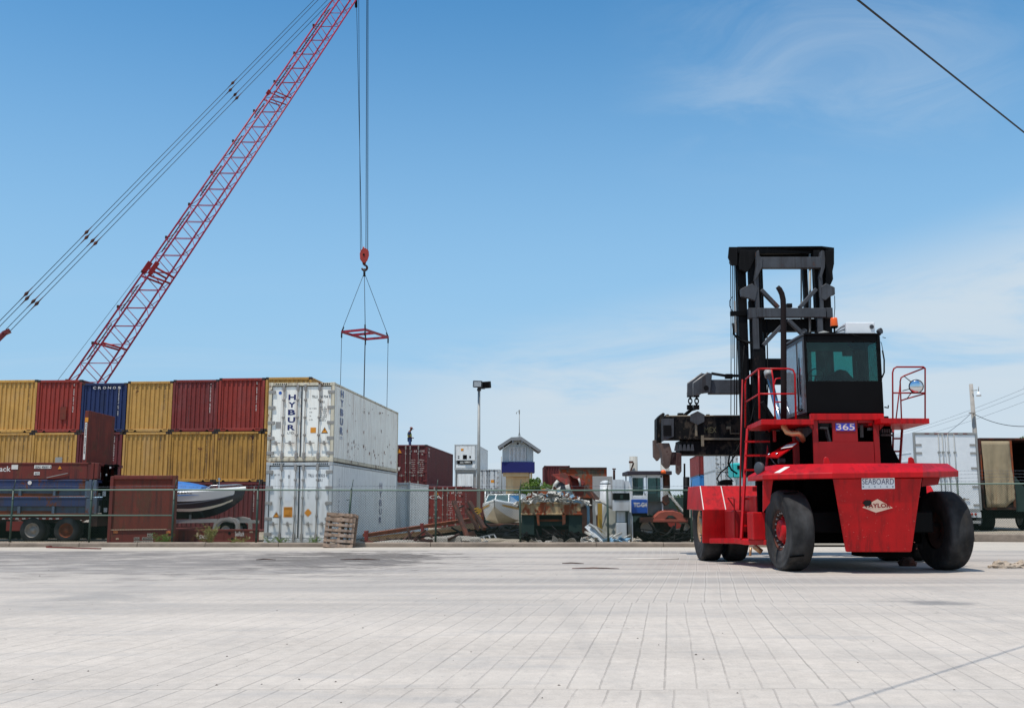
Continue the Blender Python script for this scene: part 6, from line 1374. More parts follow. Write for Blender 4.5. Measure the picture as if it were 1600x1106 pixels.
m = MB(); a = [P(862, 741, 40.0), P(884, 738.5, 40.2), P(890, 749, 40.2), P(891, 758, 40.1), P(883, 757, 40), P(872, 750, 40)]; m.prism(a, (0, .5, 0)); m.prism([P(890, 742, 40.3), P(904, 745, 40.4), P(915, 754, 40.4), P(910, 759, 40.3), P(901, 748, 40.3), P(896, 747, 40.3)], (0, .5, 0)); m.prism([P(884, 740, 40.6), P(914, 752, 40.7), P(912, 775, 40.7), P(888, 775, 40.6)], (0, .3, 0)); m.build('red_sheet', mat('red_rusted', (128, 44, 32), .7, rust=.6, var=.5, rustc=(90, 56, 44), scale=4, streak=.5), t, bevel=.012)
m = MB(); m.tube([P(872, 751, 39.9), P(867, 757, 39.9), P(865.5, 764, 39.9), P(868, 772, 39.9)], .07, 8); m.tube([P(904, 747, 40.2), P(906, 753, 40.2), P(906.5, 759, 40.2)], .04, 6); m.tube([P(886, 757, 39.9), P(888, 764, 39.9), P(892, 772, 39.9)], .09, 8); m.build('white_rim', 'pale_junk', t)
m = MB(); pp(m, [(870, 754), (883, 752), (886, 765), (882, 773), (872, 773), (868, 764)], 40.05, .1); m.build('grey_pane', 'mast_grey', t)
m = MB(); m.prism([P(915, 757, 40.2), P(921, 762, 40.1), P(938, 780, 39.6), P(932, 784, 39.6), P(914, 768, 40.2)], (0, .2, 0)); m.build('bent_plate', 'rust_dark', t)
# curved white mouldings and sheets right of the bin
def sheet(name, pts, d, mt, lab, cat='scrap panel'): return tag(MB().prism(pts, d).build(name, mt, bevel=.008), lab, cat)
m = MB(); m.tube([P(930, 782, 38.0), P(940, 784, 38.0), P(950, 790, 38.1), P(957, 794, 38.2)], .05, 6); m.tube([P(936, 780, 38.2), P(946, 786, 38.2), P(957, 791, 38.3)], .035, 6); tag(m.build('white_moulding', 'pale_junk'), 'curved white mouldings sticking out right of the scrap heap', 'scrap')
sheet('curved_panel', [P(913, 823, 36.9), P(920, 818.5, 36.8), P(927, 822, 36.7), P(950, 848, 36.3), P(944, 848.5, 36.2), P(926, 838, 36.6)], (0.05, .12, .02), 'white_grey', 'pale curved panel lying slanted against the fence foot right of the bin')
m = MB(); m.tube([P(921, 819, 36.7), P(930, 824, 36.5), P(951, 848, 36.1)], .05, 6); tag(m.build('panel_edge_pipe', 'galv'), 'grey tube along the slanted curved panel by the fence', 'pipe')
for (p_, mt, lab) in (([(926, 789), (931, 787), (932, 831), (927, 829)], 'galv', 'upright grey steel strip right of the pale blue pipe'), ([(934, 786), (941, 786), (941, 832), (934, 830)], 'yellow_worn', 'upright yellow rusty plate between grey strips'), ([(929, 786), (932, 786), (934, 804), (931, 805)], 'pale_junk', 'white bent strip hanging beside the yellow plate')):
    m = MB(); pp(m, p_, 37.6 if mt != 'pale_junk' else 37.4, .06); tag(m.build('steel_strip', mt), lab, 'steel strip')
sheet('leaning_sheet', [P(944, 790, 38.6), P(962, 791, 38.6), P(962, 845, 38.3), P(938, 842, 38.3)], (0, .08, 0), mat('khaki_panel', (150, 150, 138), .7, var=.15, streak=.3), 'large grey green curved panel leaning behind the fuel pump')
m = MB(); m.bar(P(950, 796, 38.2), P(937, 834, 38.0), .05, .05); tag(m.build('steel_strut', 'galv'), 'thin slanted strut in front of the grey green panel', 'strut')
sheets('sheet_scrap', 16, P(960, 846, 37).x, 36.6, .05, .5, .4, .22, 'pale_blue_junk', 22, 'crumpled pale blue and white sheets on the ground before the fuel pump', .2, .5)
sheets('sheet_scrap', 12, P(945, 848, 37).x, 36.4, .05, .9, .3, .12, 'pale_junk', 23, 'crumpled white sheets along the kerb right of the scrap bin', .2, .45)
sheets('sheet_scrap', 10, P(870, 848, 37).x, 36.4, .04, 1.2, .3, .1, 'concrete', 24, 'flat pale rubbish along the kerb in front of the scrap bin', .2, .5)
# fuel pump
YP = 37.2
t = thing('fuel_pump', (P(972, 850, YP).x, YP, .06), 'old grey fuel pump with a black display standing behind the fence', 'fuel pump')
m = MB(); pb(m, 958.5, 781, 984, 798, YP, .45); pb(m, 964, 817, 979.5, 845, YP + .05, .4); pb(m, 964, 799, 977, 816, YP + .2, .25); m.build('housing', 'white_grey', t, bevel=.012)
m = MB(); pb(m, 959, 770, 984, 781, YP - .02, .48); pb(m, 979.5, 798, 981, 845, YP + .0, .05); m.build('display', BLK, t, bevel=.01)
m = MB(); pb(m, 957, 749, 975, 770, YP + 1.0, .1); pb(m, 975, 751, 983, 770, YP + 1.05, .1); m.build('back_panel', 'white_grey', t)
m = MB(); m.cyl(P(983, 800, YP + .3), P(983, 846, YP + .3), .1, n=14); m.build('column', 'galv', t)
m = MB(); pb(m, 969, 773, 973.5, 779, YP - .03, .01); m.build('dial', 'tarp_green', t)
m = MB(); m.cyl(P(959.5, 752, 39), P(959.5, 734, 39), .045, n=8); m.cyl(P(959.5, 733.5, 39), P(959.5, 731.5, 39), .07, n=8); tag(m.build('vent_pipe', 'rust_dark'), 'dark exhaust pipe rising left of the terminal tractor cab', 'pipe')
q = P(950, 770, 41); m = MB(); m.cyl((q.x - .1, 41, .06), (q.x - .1, 41, P(950, 757, 41).z), .22, n=16); m.lathe([(0, .22), (.1, .2), (.16, .1), (.17, .001)], (q.x - .1, 41, P(950, 757, 41).z), (0, 0, 1), 16); tag(m.build('gas_cylinder', 'white_grey'), 'grey rounded tank standing behind the fence post left of the fuel pump', 'tank')
sheet('grey_board', [P(926, 744, 42.5), P(957, 744, 42.5), P(957, 800, 42.3), P(926, 800, 42.3)], (0, .1, 0), 'hinge_grey', 'light grey board behind the fence between the rusty box and the pump')

# ================================================================ terminal tractor
YQ = 38.6
t = thing('terminal_tractor', (P(1020, 845, YQ).x, YQ, .06), 'white terminal tractor with a blue door lettered in white and a rusty coupling plate', 'terminal tractor')
m = MB(); pb(m, 984, 742, 988.5, 846, YQ, .1); pb(m, 1009.5, 742, 1012, 805, YQ, .1); pb(m, 1032, 742, 1036, 783, YQ, .1); pb(m, 986, 741, 1035, 746, YQ, .1); pb(m, 988.5, 774, 1009.5, 780, YQ + .002, .08); pb(m, 1005, 746, 1007, 774, YQ + .02, .04)
m.box(P(984, 742, YQ).x, P(1036, 742, YQ).x, YQ + 1.5, YQ + 1.6, 1.2, P(1000, 770, YQ).z); 
for x in (984, 1034): m.box(P(x, 742, YQ).x, P(x + 2, 742, YQ).x, YQ + .1, YQ + 1.5, 1.2, 1.7); m.box(P(x, 742, YQ).x, P(x + 2, 742, YQ).x, YQ + 1.5, YQ + 1.6, 1.7, P(1000, 742, YQ).z)
cb = m.build('cab', 'white_paint', t, bevel=.01)
m = MB(); pb(m, 980.5, 735.5, 1050, 741.5, YQ - .15, 1.9); m.build('roof', mat('roof_dark', (46, 38, 46), .6, var=.2), cb, bevel=.02)
m = MB(); pb(m, 986.5, 780.2, 1012, 801.5, YQ - .02, .06); do = m.build('door', 'blue_paint', t, bevel=.01)
m = MB(); m.text('TC-G4', P(990, 792, YQ - .025), X3, Z3, .50, .17, bold=.05); m.build('lettering', 'white_ink', do)
m = MB(); pb(m, 986.5, 801.5, 1012, 806, YQ - .01, .3); m.build('door_sill', BLK, t)
m = MB(); pb(m, 988.6, 746.2, 1005, 773.8, YQ + .03, .01); pb(m, 1012.2, 746.2, 1032, 783, YQ + .03, .01); m.build('windows', 'dark_glass', cb)
m = MB(); pb(m, 996, 768, 1008, 776, YQ + .6, .4); pb(m, 1014, 776, 1030, 784, YQ + .5, .5); pb(m, 999, 762, 1003, 768, YQ + 1.0, .2); m.build('seat', 'tarp_green', cb, bevel=.03)
m = MB(); pb(m, 1012, 783, 1045, 803, YQ + .25, .1); m.build('rear_panel', mat('dull_grey', (118, 120, 116), .7, var=.2, streak=.5), t)
m = MB(); pb(m, 1000, 808, 1075, 816, YQ - .1, .15); pb(m, 1000, 808, 1072, 813, YQ + .7, .15); pb(m, 1005, 816, 1078, 846, YQ + .5, .5); m.build('chassis', 'rust_dark', t, bevel=.01)
m = MB(); c = Vector((P(1046, 806, YQ).x, YQ + .05, 0)); zf = P(1046, 812, YQ).z
out = [(-.60, -.0), (-.55, .10), (-.40, .24), (-.15, .30), (.15, .30), (.40, .24), (.55, .10), (.60, 0), (.30, -.02), (.10, .14), (-.05, .14), (-.22, -.02)]
m.prism([(c.x + a, YQ - .12 + .0, zf + b + .02) for a, b in out], (0, .5, .10)); m.box(c.x - .62, c.x + .66, YQ - .16, YQ + .4, zf - .08, zf + .02); m.build('coupling_plate', mat('plate_rust', (150, 72, 54), .8, rust=.2, var=.2), t, bevel=.01)
m = MB(); pp(m, [(1042, 815), (1060, 815), (1066, 822), (1058, 826), (1046, 822)], YQ - .15, .1); m.build('coupling_jaw', 'cont_red_bright', t)
for x, r in ((P(990, 830, YQ).x, .30), (P(1013, 828, YQ).x, .48), (P(1068, 828, YQ).x, .48)):
    m = MB(); cc = Vector((x, YQ + .35, .06 + (.5 if r > .4 else .42))); m.lathe([(-.14, r * .55), (-.15, r * .8), (-.1, r), (.1, r), (.15, r * .8), (.14, r * .55)], cc, (0, 1, 0) if r > .4 else (.9, .4, 0), 24, cap=False); w2 = m.build('tyre', 'rubber_dark', t)
    m = MB(); m.lathe([(-.14, r * .56), (-.08, r * .5), (-.1, r * .2), (-.1, .001)], cc, (0, 1, 0) if r > .4 else (.9, .4, 0), 20, cap=False); m.build('rim', 'bar_grey', w2)
c = P(1036.5, 737, YQ - .2); m = MB(); m.lathe([(0, .10), (.09, .09), (.13, .05), (.135, .001)], c - Z3 * .06, (0, 0, 1), 14); m.build('beacon', 'orange_lamp', t)
m = MB(); m.cyl(P(1072.5, 808, YQ - .1), P(1072.5, 745, YQ - .1), .12, n=14); m.cyl(P(1069.5, 745, YQ - .1), P(1069.5, 724, YQ - .1), .035, n=10); m.build('exhaust_stack', BLK, t)
m = MB(); pb(m, 1037, 742, 1047, 762, YQ + .3, .3); pp(m, [(1035, 776), (1044, 772), (1047, 785), (1040, 790), (1035, 785)], YQ - .05, .2); m.build('filter_housings', 'rust_dark', t, bevel=.02)
m = MB()
pts = []
for i in range(46): k = i / 45; a = P(1046 + 22 * k, 773 + 26 * k, YQ - .1); pts.append(a + Vector((.06 * math.cos(i * 1.9), .05 * math.sin(i * 1.9), .04 * math.sin(i * 1.9))))
m.tube(pts, .014, 5); m.build('coiled_air_line', 'white_ink', t)
m = MB(); m.bar(P(1045, 767, YQ), P(1062, 800, YQ), .1, .06); m.build('hose_post', mat('olive', (96, 96, 48), .7), t)
m = MB(); pb(m, 1023, 839, 1062, 842, YQ - .3, .15); tag(m.build('wooden_beam', 'plank', bevel=.01), 'short pale beam lying on the ground before the terminal tractor', 'beam')
# white columns and crane parts far behind
m = MB(); c = P(990, 735, 90); m.cyl((c.x, 90, 0), (c.x, 90, P(990, 713, 90).z), .36, n=14); cc = m.build('white_column', mat('column_grey', (168, 166, 158), .8, var=.1, streak=.4)); tag(cc, 'white round column far behind the terminal tractor roof', 'column')
m = MB(); m.bar(P(985, 737, 89.4), P(990, 723, 89.4), .22, .12); m.box(P(983.5, 721, 89).x, P(990, 721, 89).x, 89.2, 89.5, P(986, 723, 89).z, P(986, 720, 89).z); m.build('bracket', 'rust_dark', cc)
m = MB(); c = P(1039, 735, 92); m.cyl((c.x, 92, 0), (c.x, 92, P(1039, 720, 92).z), .40, n=14); tag(m.build('white_column', 'column_grey'), 'white round column far behind, under the spreader end', 'column')
c = P(1154, 740, 48); t = thing('teal_machine', (c.x, 48, 0), 'teal machine housing seen through the mast hoses behind the forklift', 'machine')
m = MB(); pb(m, 1146, 723, 1178, 746, 48, 1.2); m.build('housing', 'teal', t, bevel=.05); m = MB(); m.box(c.x - .25, c.x + .9, 48.1, 49.1, .0, P(1154, 746, 48).z); m.build('base', 'white_grey', t)
m = MB(); pb(m, 1152, 727, 1158, 733, 47.98, .02); m.build('window', 'black', t)

# ================================================================ right: trailers
YR = 44.5
ra = R(2.0)
def semitrailer(name, label, px0, px1, pyt, pyb_, Y, L, yaw, kind):
    a, b = P(px0, pyt + 20, Y), P(px1, pyt + 20, Y); W_ = (b.x - a.x) / math.cos(yaw); z1 = P((px0 + px1) / 2, pyt, Y).z; z0 = P((px0 + px1) / 2, pyb_, Y).z
    t = thing(name, (a.x, Y, .28), label, 'trailer', world=False, rz=yaw); H = z1 - .28; h0 = z0 - .28
    m = MB()
    m.box(0, .05, .06, L, h0, H - .06); m.box(W_ - .05, W_, .06, L, h0, H - .06); m.box(0, W_, .06, L, H - .06, H - .01); m.box(.05, W_ - .05, .06, L, h0, h0 + .1); m.box(.05, W_ - .05, L - .06, L, h0 + .1, H - .06)
    if kind == 'box':
        for k in range(7): m.box(-.018, 0, .3, L, h0 + .25 + k * .36, h0 + .29 + k * .36)
    m.build('body', 'white_paint' if kind == 'box' else 'rust_dark', t)
    m = MB(); m.box(0, .08, -.01, .08, h0 - .05, H); m.box(W_ - .08, W_, -.01, .08, h0 - .05, H); m.box(.08, W_ - .08, -.008, .08, H - .09, H); m.box(.08, W_ - .08, -.008, .08, h0 - .12, h0); m.build('rear_frame', 'galv' if kind == 'box' else 'rust_dark', t, bevel=.008)
    m = MB(); m.box(.3, .55, .3, L, h0 - .35, h0 - .01); m.box(W_ - .55, W_ - .3, .3, L, h0 - .35, h0 - .01); m.box(.2, W_ - .2, .3, 1.3, h0 - .5, h0 - .2); m.build('chassis', 'black_soft', t)
    for x in (.22, W_ - .22 - .5):
        for yy in (.9, 2.2):
            c = Vector((x + .25, yy, .48)); m = MB(); m.lathe([(-.26, .28), (-.27, .4), (-.22, .48), (.22, .48), (.27, .4), (.26, .28)], c, (1, 0, 0), 24, cap=False); w2 = m.build('tyre', 'rubber_dark', t)
            m = MB(); m.lathe([(-.27, .27), (-.2, .2), (.2, .2), (.27, .27)], c, (1, 0, 0), 16); m.build('rim', 'white_grey', w2)
    return t, W_, H, h0
t, W_, H, h0 = semitrailer('box_trailer', 'white box trailer with closed ribbed grey doors parked behind the right fence', 1427.5, 1529, 675.5, 795, YR, 12.5, R(1.5), 'box')
for s, (x0, x1) in enumerate(((.09, W_ / 2 - .01), (W_ / 2 + .01, W_ - .09))):
    m = MB(); m.box(x0, x1, .02, .06, h0 + .01, H - .1); d = m.build('door', 'white_paint', t, bevel=.005)
    for x in ((x0 + x1) / 2 + (.36 if s == 0 else -.28), x1 - .12 if s == 0 else x0 + .1):
        m = MB(); m.cyl((x, -.0, h0 - .08), (x, -.0, H - .05), .018, n=8)
        for z in (.25, 1.3, 2.4): m.box(x - .06, x + .06, -.02, .02, h0 + z, h0 + z + .07)
        m.build('locking_bar', 'galv', d)
    m = MB()
    for z in (.12, .9, 1.7, 2.35, 2.7):
        xx = x0 if s == 0 else x1 - .26; m.box(xx, xx + .26, .0, .02, h0 + z, h0 + z + .09)
    m.build('hinges', 'hinge_grey', d)
    m = MB(); xx = (x0 + x1) / 2; m.bar((xx - .2, -.02, h0 + .42), (xx + .2, -.02, h0 + .42), .03, .04); m.box(xx - .03, xx + .03, -.03, .02, h0 + .37, h0 + .48); m.build('handle', 'bar_grey', d)
m = MB()
for x in (W_ - .62, W_ - .46, W_ - .30): m.lathe([(0, .055), (.02, .05), (.03, .001)], (x, -.012, h0 - .22), (0, -1, 0), 12)
m.build('tail_lights', 'cont_red_bright', t)
m = MB(); m.box(.05, W_ - .05, .0, .06, h0 - .36, h0 - .125); m.build('bumper', 'white_grey', t); MB().box(.1, W_ - .1, -.03, .05, .35, .47).build('underrun_bar', 'galv', t)
m = MB()
for i in range(5): m.box(W_ / 2 - .9 + .42 * i, W_ / 2 - .7 + .42 * i, -.012, -.008, H - .065, H - .03)
m.build('marker_lights', 'cont_red', t)
t, W_, H, h0 = semitrailer('curtain_trailer', 'rusty open trailer with a torn dirty beige tarpaulin hanging over its back', 1531, 1652, 684, 792, YR + 1.4, 11, R(1.5), 'open')
m = MB(); rn = random.Random(14); nx, nz = 14, 16; wv = W_ * .37
vs = []
for i in range(nx + 1):
    for k in range(nz + 1):
        u = i / nx; v = k / nz; bot = h0 + .0 + (.0 + .75 * max(0, u - .75) / .25 * .5) - .0; z = H - .14 - (H - .14 - bot) * v; vs.append((.08 + wv * u, -.02 - .07 * math.sin(u * 11 + v * 2.2) * v - .05 * math.sin(u * 23 + v * 5) * v + .04 * rn.uniform(-1, 1) * v - .10 * v, z))
m.add(vs, [(i * (nz + 1) + k, i * (nz + 1) + k + 1, (i + 1) * (nz + 1) + k + 1, (i + 1) * (nz + 1) + k) for i in range(nx) for k in range(nz)], True); o = m.build('tarpaulin', mat('tarp_beige', (150, 134, 106), .85, var=.15, streak=.5, scale=1.5, streakc=(120, 84, 58)), t); so = o.modifiers.new('thickness', 'SOLIDIFY'); so.thickness = .01
m = MB(); m.box(.08 + wv, .08 + wv + .1, -.01, .06, h0, H - .1); m.box(.0, .05, -.03, 0, h0 + 1.2, h0 + 2.3); m.build('curtain_post', 'rust', t)
m = MB(); m.prism([(.08 + wv + .1, -.01, h0 - .2), (W_, -.01, h0 - .2), (W_, -.01, h0 + .5), (.08 + wv + .5, -.01, h0 + .9), (.08 + wv + .1, -.01, h0 + 1.4)], (0, .03, 0)); m.build('green_sheet', 'tarp_green', t)
m = MB(); m.tube([(W_ - .1, .0, h0 + .2), (W_ - .5, -.05, h0 + .35), (W_ - .2, -.08, h0 - .1)], .12, 8); m.build('rolled_tarpaulin', 'tarp_beige', t)

# ================================================================ poles and wires
t = thing('floodlight_pole', (P(747.6, 780, 60).x, 60, 0), 'tall grey pole with two floodlights standing behind the speedboat', 'light pole')
top = P(748.5, 608, 60); base = Vector((top.x + .0, 60, 0))
m = MB(); m.cyl(base, top, .115, .075, 14); m.build('pole', 'galv', t)
m = MB(); m.cyl(top - Z3 * .1, top + Z3 * .02, .12, n=12); m.bar(top + Vector((-.1, 0, .05)), top + Vector((.35, 0, .05)), .08, .08); m.build('bracket', 'mast_grey', t)
for dx, yy, rot, mt in ((-.08, -.2, .25, 'galv'), (.42, .2, -.5, 'mast_black')):
    c = top + Vector((dx, yy, .28)); m = MB(); m.obox(c, (.52, .30, .40), (.15, 0, rot)); l = m.build('floodlight', 'mast_grey' if mt == 'galv' else mt, t, bevel=.03)
    if mt == 'galv': m = MB(); m.obox(c + Vector((.0, -.16, -.02)), (.42, .02, .28), (.15, 0, rot)); m.build('lens', 'white_grey', l)
t = thing('utility_pole', (P(1525, 780, 72).x, 72, 0), 'wooden utility pole with a small street lamp behind the trailers', 'utility pole')
top = P(1517, 600, 72); m = MB(); m.cyl((P(1519, 700, 72).x + .35, 72, 0), top, .20, .13, 12); m.build('pole', mat('pole_wood', (156, 150, 142), .9, var=.15), t)
m = MB(); m.cyl(P(1518, 610, 71.8), P(1527, 609.5, 71.6), .03, n=6); m.cyl(P(1529, 604, 71.6), P(1529, 612, 71.6), .03, n=6); la = m.build('lamp_arm', 'galv', t)
c = P(1529, 614, 71.6); m = MB(); m.lathe([(-.22, .17), (-.1, .17), (-.02, .12), (.1, .08), (.12, .001)], c, (0, 0, 1), 14); m.build('lamp_head', 'white_paint', la)
m = MB(); c = P(1519, 645, 71.8); m.box(c.x - .25, c.x + .15, 71.6, 71.8, c.z - .03, c.z + .03); m.build('crossarm', 'pole_wood', t)
def wire(pts, r, label, sag=0.0, n=14, name='overhead_wire', grp='thin wires at the utility pole'):
    a, b = Vector(pts[0]), Vector(pts[1]); q = [a.lerp(b, i / n) - Z3 * (sag * 4 * (i / n) * (1 - i / n)) for i in range(n + 1)]
    return tag(MB().tube(q, r, 5).build(name, 'cable_grey' if r < .02 else 'cable'), label, 'wire', grp)
wire((P(1519, 645, 72), P(1640, 661, 60)), .022, 'dark wire sagging from the utility pole to the right edge', .5)
wire((P(1519, 644, 72), P(1440, 700, 66)), .016, 'thin wire running down left from the utility pole', .2)
for i, (y0, y1) in enumerate(((672, 600), (676, 608), (684, 622))): wire((P(1395, y0 + 8, 110), P(1640, y1 - 10, 80)), .011, ('topmost', 'middle', 'lowest')[i] + ' of three faint wires passing behind the utility pole', .3)
t = thing('pole_transformer', (P(1598.5, 607, 80).x, 80, 0), 'grey box on a pole at the right picture edge above the trailers', 'transformer'); c = P(1600, 607, 80)
m = MB(); m.cyl((c.x + .9, 80, 0), (c.x + .9, 80, c.z + 1), .15, n=10); m.build('pole', 'pole_wood', t); m = MB(); m.box(c.x, c.x + .6, 79.6, 80, c.z - .22, c.z + .22); m.bar((c.x + .5, 79.9, c.z), (c.x + .95, 79.9, c.z), .06, .06); m.build('box', 'mast_grey', t, bevel=.03)
# the near black cable whose shadow falls on the yard: plane through the shadow line and the sun
g0, g1_ = G(1290, 1106), G(1600, 1009)
nrm = (g1_ - g0).cross(TO_SUN)
def hit(px, py):
    d = (P(px, py, 1) - Vector((0, 0, CAMZ))); o_ = Vector((0, 0, CAMZ)); return o_ + d * ((g0 - o_).dot(nrm) / d.dot(nrm))
ca, cb_ = hit(1340, 0), hit(1600, 207)

# ================================================================ tower
YG = 95
def PX(px, Y=YG): return P(px, 700, Y).x
t = thing('guard_tower', (PX(808), YG, 0), 'small grey guard tower with a gabled roof, blue band and beige base', 'guard tower')
zt1, zt2, zt3, zt4 = P(808, 684, YG).z, P(808, 721.5, YG).z, P(808, 738, YG).z, P(808, 702, YG).z
xl, xr = PX(785), PX(833); yw = 2.8
m = MB(); m.prism([(xl, YG, zt2), (xr, YG, zt2), (xr, YG, zt4), ((xl + xr) / 2, YG, zt1 - .05), (xl, YG, zt4)], (0, yw, 0)); m.build('upper_walls', 'tower_grey', t)
m = MB(); m.box(xl - .08, xr + .14, YG - .15, YG + yw + .15, zt3, zt2); m.build('blue_band', 'tower_blue', t)
m = MB(); m.box(PX(790.5), PX(828), YG + .35, YG + yw, 0, zt3 - .0); m.box(PX(786), PX(826), YG + .1, YG + .3, zt3 - .35, zt3 + .01); m.build('lower_walls', 'tower_beige', t)
m = MB(); m.box(PX(828.5), PX(831.5), YG + .0, YG + .2, zt3 - 2.5, zt3); m.build('corner_post', 'tower_beige', t)
m = MB(); m.box(PX(802), PX(822), YG + .33, YG + .349, .0, zt3 - .4); m.build('lower_door', mat('beige_door', (192, 160, 118), .85, var=.06), t)
m = MB(); n_ = 22; xa, xb = PX(795.5), PX(822.5); z0_, z1_ = P(808, 720, YG).z, P(808, 698.5, YG).z
corr_wall(m, (xa, YG - .02, 0), X3, -Y3, xb - xa, z0_, z1_, .12, .02); m.build('shutter', 'shutter', t)
m = MB(); m.box(xa - .06, xb + .06, YG - .04, YG - .001, z1_, z1_ + .06); m.box(xa - .06, xb + .06, YG - .04, YG - .001, z0_ - .06, z0_); m.build('window_trim', 'tower_grey', t)
m = MB(); m.box(xr + .001, xr + .03, YG + .4, YG + 2.3, z0_, z1_); m.build('side_shutter', 'shutter', t)
m = MB(); xm = (xl + xr) / 2
pr = [(PX(x), P(x, y, YG).z) for x, y in ((777.5, 697.5), (780.5, 701), (799, 688.5), (814, 688), (842, 706), (845.5, 704), (815, 683), (799, 683.5))]
m.prism([(x, YG - .55, z) for x, z in pr], (0, yw + 1.1, 0)); m.build('roof', 'roof_grey', t)
m = MB()
for px, py in ((786, 697.5), (801.5, 690), (815.5, 689.5), (828, 696)): c = P(px, py, YG); m.box(c.x - .08, c.x + .08, YG - .5, YG, c.z - .16, c.z + .12)
m.build('roof_brackets', 'roof_grey', t)
m = MB(); c = P(809, 693, YG); m.lathe([(0, .09), (.05, .07), (.06, .001)], c - Y3 * .01, (0, -1, 0), 10); m.build('vent', 'black', t)
m = MB(); c = P(811.5, 684, YG + .3); m.cyl(c, P(811.5, 641, YG + .3), .04, n=6); m.cyl(c + X3 * -.15, c + Z3 * .6, .02, n=5); m.cyl(c + X3 * .15, c + Z3 * .6, .02, n=5); m.box(c.x - .06, c.x + .06, YG + .2, YG + .4, P(811, 645, YG).z, P(811, 640, YG).z); c2 = P(807, 644, YG + .3); m.cyl(c2, c2 - Z3 * .15, .04, n=5); m.bar(c2, P(811, 642, YG + .3), .03, .03); m.build('antenna_mast', 'galv', t)
m = MB(); c = P(783.5, 737, 100); m.cyl(c - Z3 * 4, P(783.5, 713, 100), .05, n=5); tag(m.build('thin_post', 'galv'), 'thin pale post standing left of the guard tower', 'post')
# dark screen fence behind the speedboat
t = thing('screen_fence', (P(790, 790, 70).x, 70, 0), 'low dark green screened fence behind the speedboat', 'fence')
m = MB(); a, b = P(757, 777, 70), P(1075, 777, 70); m.box(a.x, b.x, 70, 70.04, .1, a.z); m.build('screen', 'tarp_green', t)
m = MB()
for i in range(6): x = a.x + (b.x - a.x) * i / 5; m.cyl((x, 70.1, 0), (x, 70.1, a.z + .1), .05, n=6)
m.build('posts', 'fence_green', t)

# ================================================================ plants
def tree(name, label, base, H, rx, rz_, n, leaf, mt, seed, zc=None, flat=1.0, cat='tree'):
    rn = random.Random(seed); t = thing(name, base, label, cat, world=False); zc = zc or H * .6
    m = MB(); m.tube([(0, 0, 0), (.05 * H * rn.uniform(-1, 1), 0, H * .25), (0, .03 * H, H * .5)], [.05 * H, .035 * H, .02 * H], 8); cl = []
    for i in range(9):
        a = rn.uniform(0, 6.28); e = Vector((rx * .62 * math.cos(a), rx * .62 * math.sin(a), zc + rz_ * rn.uniform(-.45, .7))); m.tube([(0, 0, H * rn.uniform(.2, .42)), e * .5 + Vector((0, 0, H * .12)), e], [.016 * H, .010 * H, .003 * H], 5)
    m.build('trunk', 'bark', t)
    for i in range(26):
        while True:
            p = Vector((rn.uniform(-1, 1), rn.uniform(-1, 1), rn.uniform(-1, 1)))
            if .25 < p.length < 1: break
        cl.append((Vector((p.x * rx * .8, p.y * rx * .8, zc + p.z * rz_ * .8)), rn.uniform(.16, .34)))
    m = MB()
    for i in range(n):
        c, r = rn.choice(cl); d = Vector((rn.gauss(0, 1), rn.gauss(0, 1), rn.gauss(0, 1))).normalized(); p = c + Vector((d.x * rx, d.y * rx, d.z * rz_)) * r * rn.uniform(.55, 1.08)
        u = Vector((rn.gauss(0, 1), rn.gauss(0, 1), rn.gauss(0, .6))).normalized(); v = u.cross(Vector((rn.gauss(0, 1), rn.gauss(0, 1), rn.gauss(0, 1)))).normalized(); s = leaf * rn.uniform(.6, 1.4)
        m.add([p - u * s, p + v * s * .42, p + u * s, p - v * s * .42], [(0, 1, 2, 3)])
    m.build('crown', mt, t); return t
c = P(827, 790, 78); tree('leafy_tree', 'bright green bushy tree beside the guard tower, above the scrap bin', (c.x, 78, 0), 4.0, 1.25, 1.35, 5600, .085, 'leaf', 3, zc=2.55)
c = P(846, 790, 82); tree('leafy_tree', 'paler green bush right of the bushy tree, in front of the red container', (c.x, 82, 0), 3.4, 1.2, 1.1, 3200, .08, 'leaf', 5, zc=2.3)
c = P(1604, 700, 86); tree('leafy_tree', 'green tree top showing over the rusty trailer at the right edge', (c.x, 86, 0), 7.6, 2.2, 1.5, 3800, .12, 'leaf', 8, zc=5.9)
for i, (px, Y, h) in enumerate(((1080, 210, 5.5), (1140, 230, 6), (960, 240, 5), (1010, 225, 4), (1600, 160, 6.5), (1660, 150, 7), (1560, 190, 6), (900, 250, 5), (700, 230, 6))):
    c = P(px, 780, Y); tree('distant_tree', ['low dark tree on the horizon, right of the terminal tractor', 'low dark tree on the horizon behind the forklift arm', 'low dark tree on the horizon left of the fuel pump', 'small dark tree on the horizon behind the tractor cab', 'dark tree far behind the rusty trailer', 'dark tree outside the right edge of the yard', 'dark tree far behind the white box trailer', 'low dark tree on the horizon behind the rusty box', 'low dark tree on the horizon behind the red containers'][i], (c.x, Y, 0), h, h * .75, h * .42, 900, h * .05, 'leaf_dark', 20 + i, zc=h * .55)
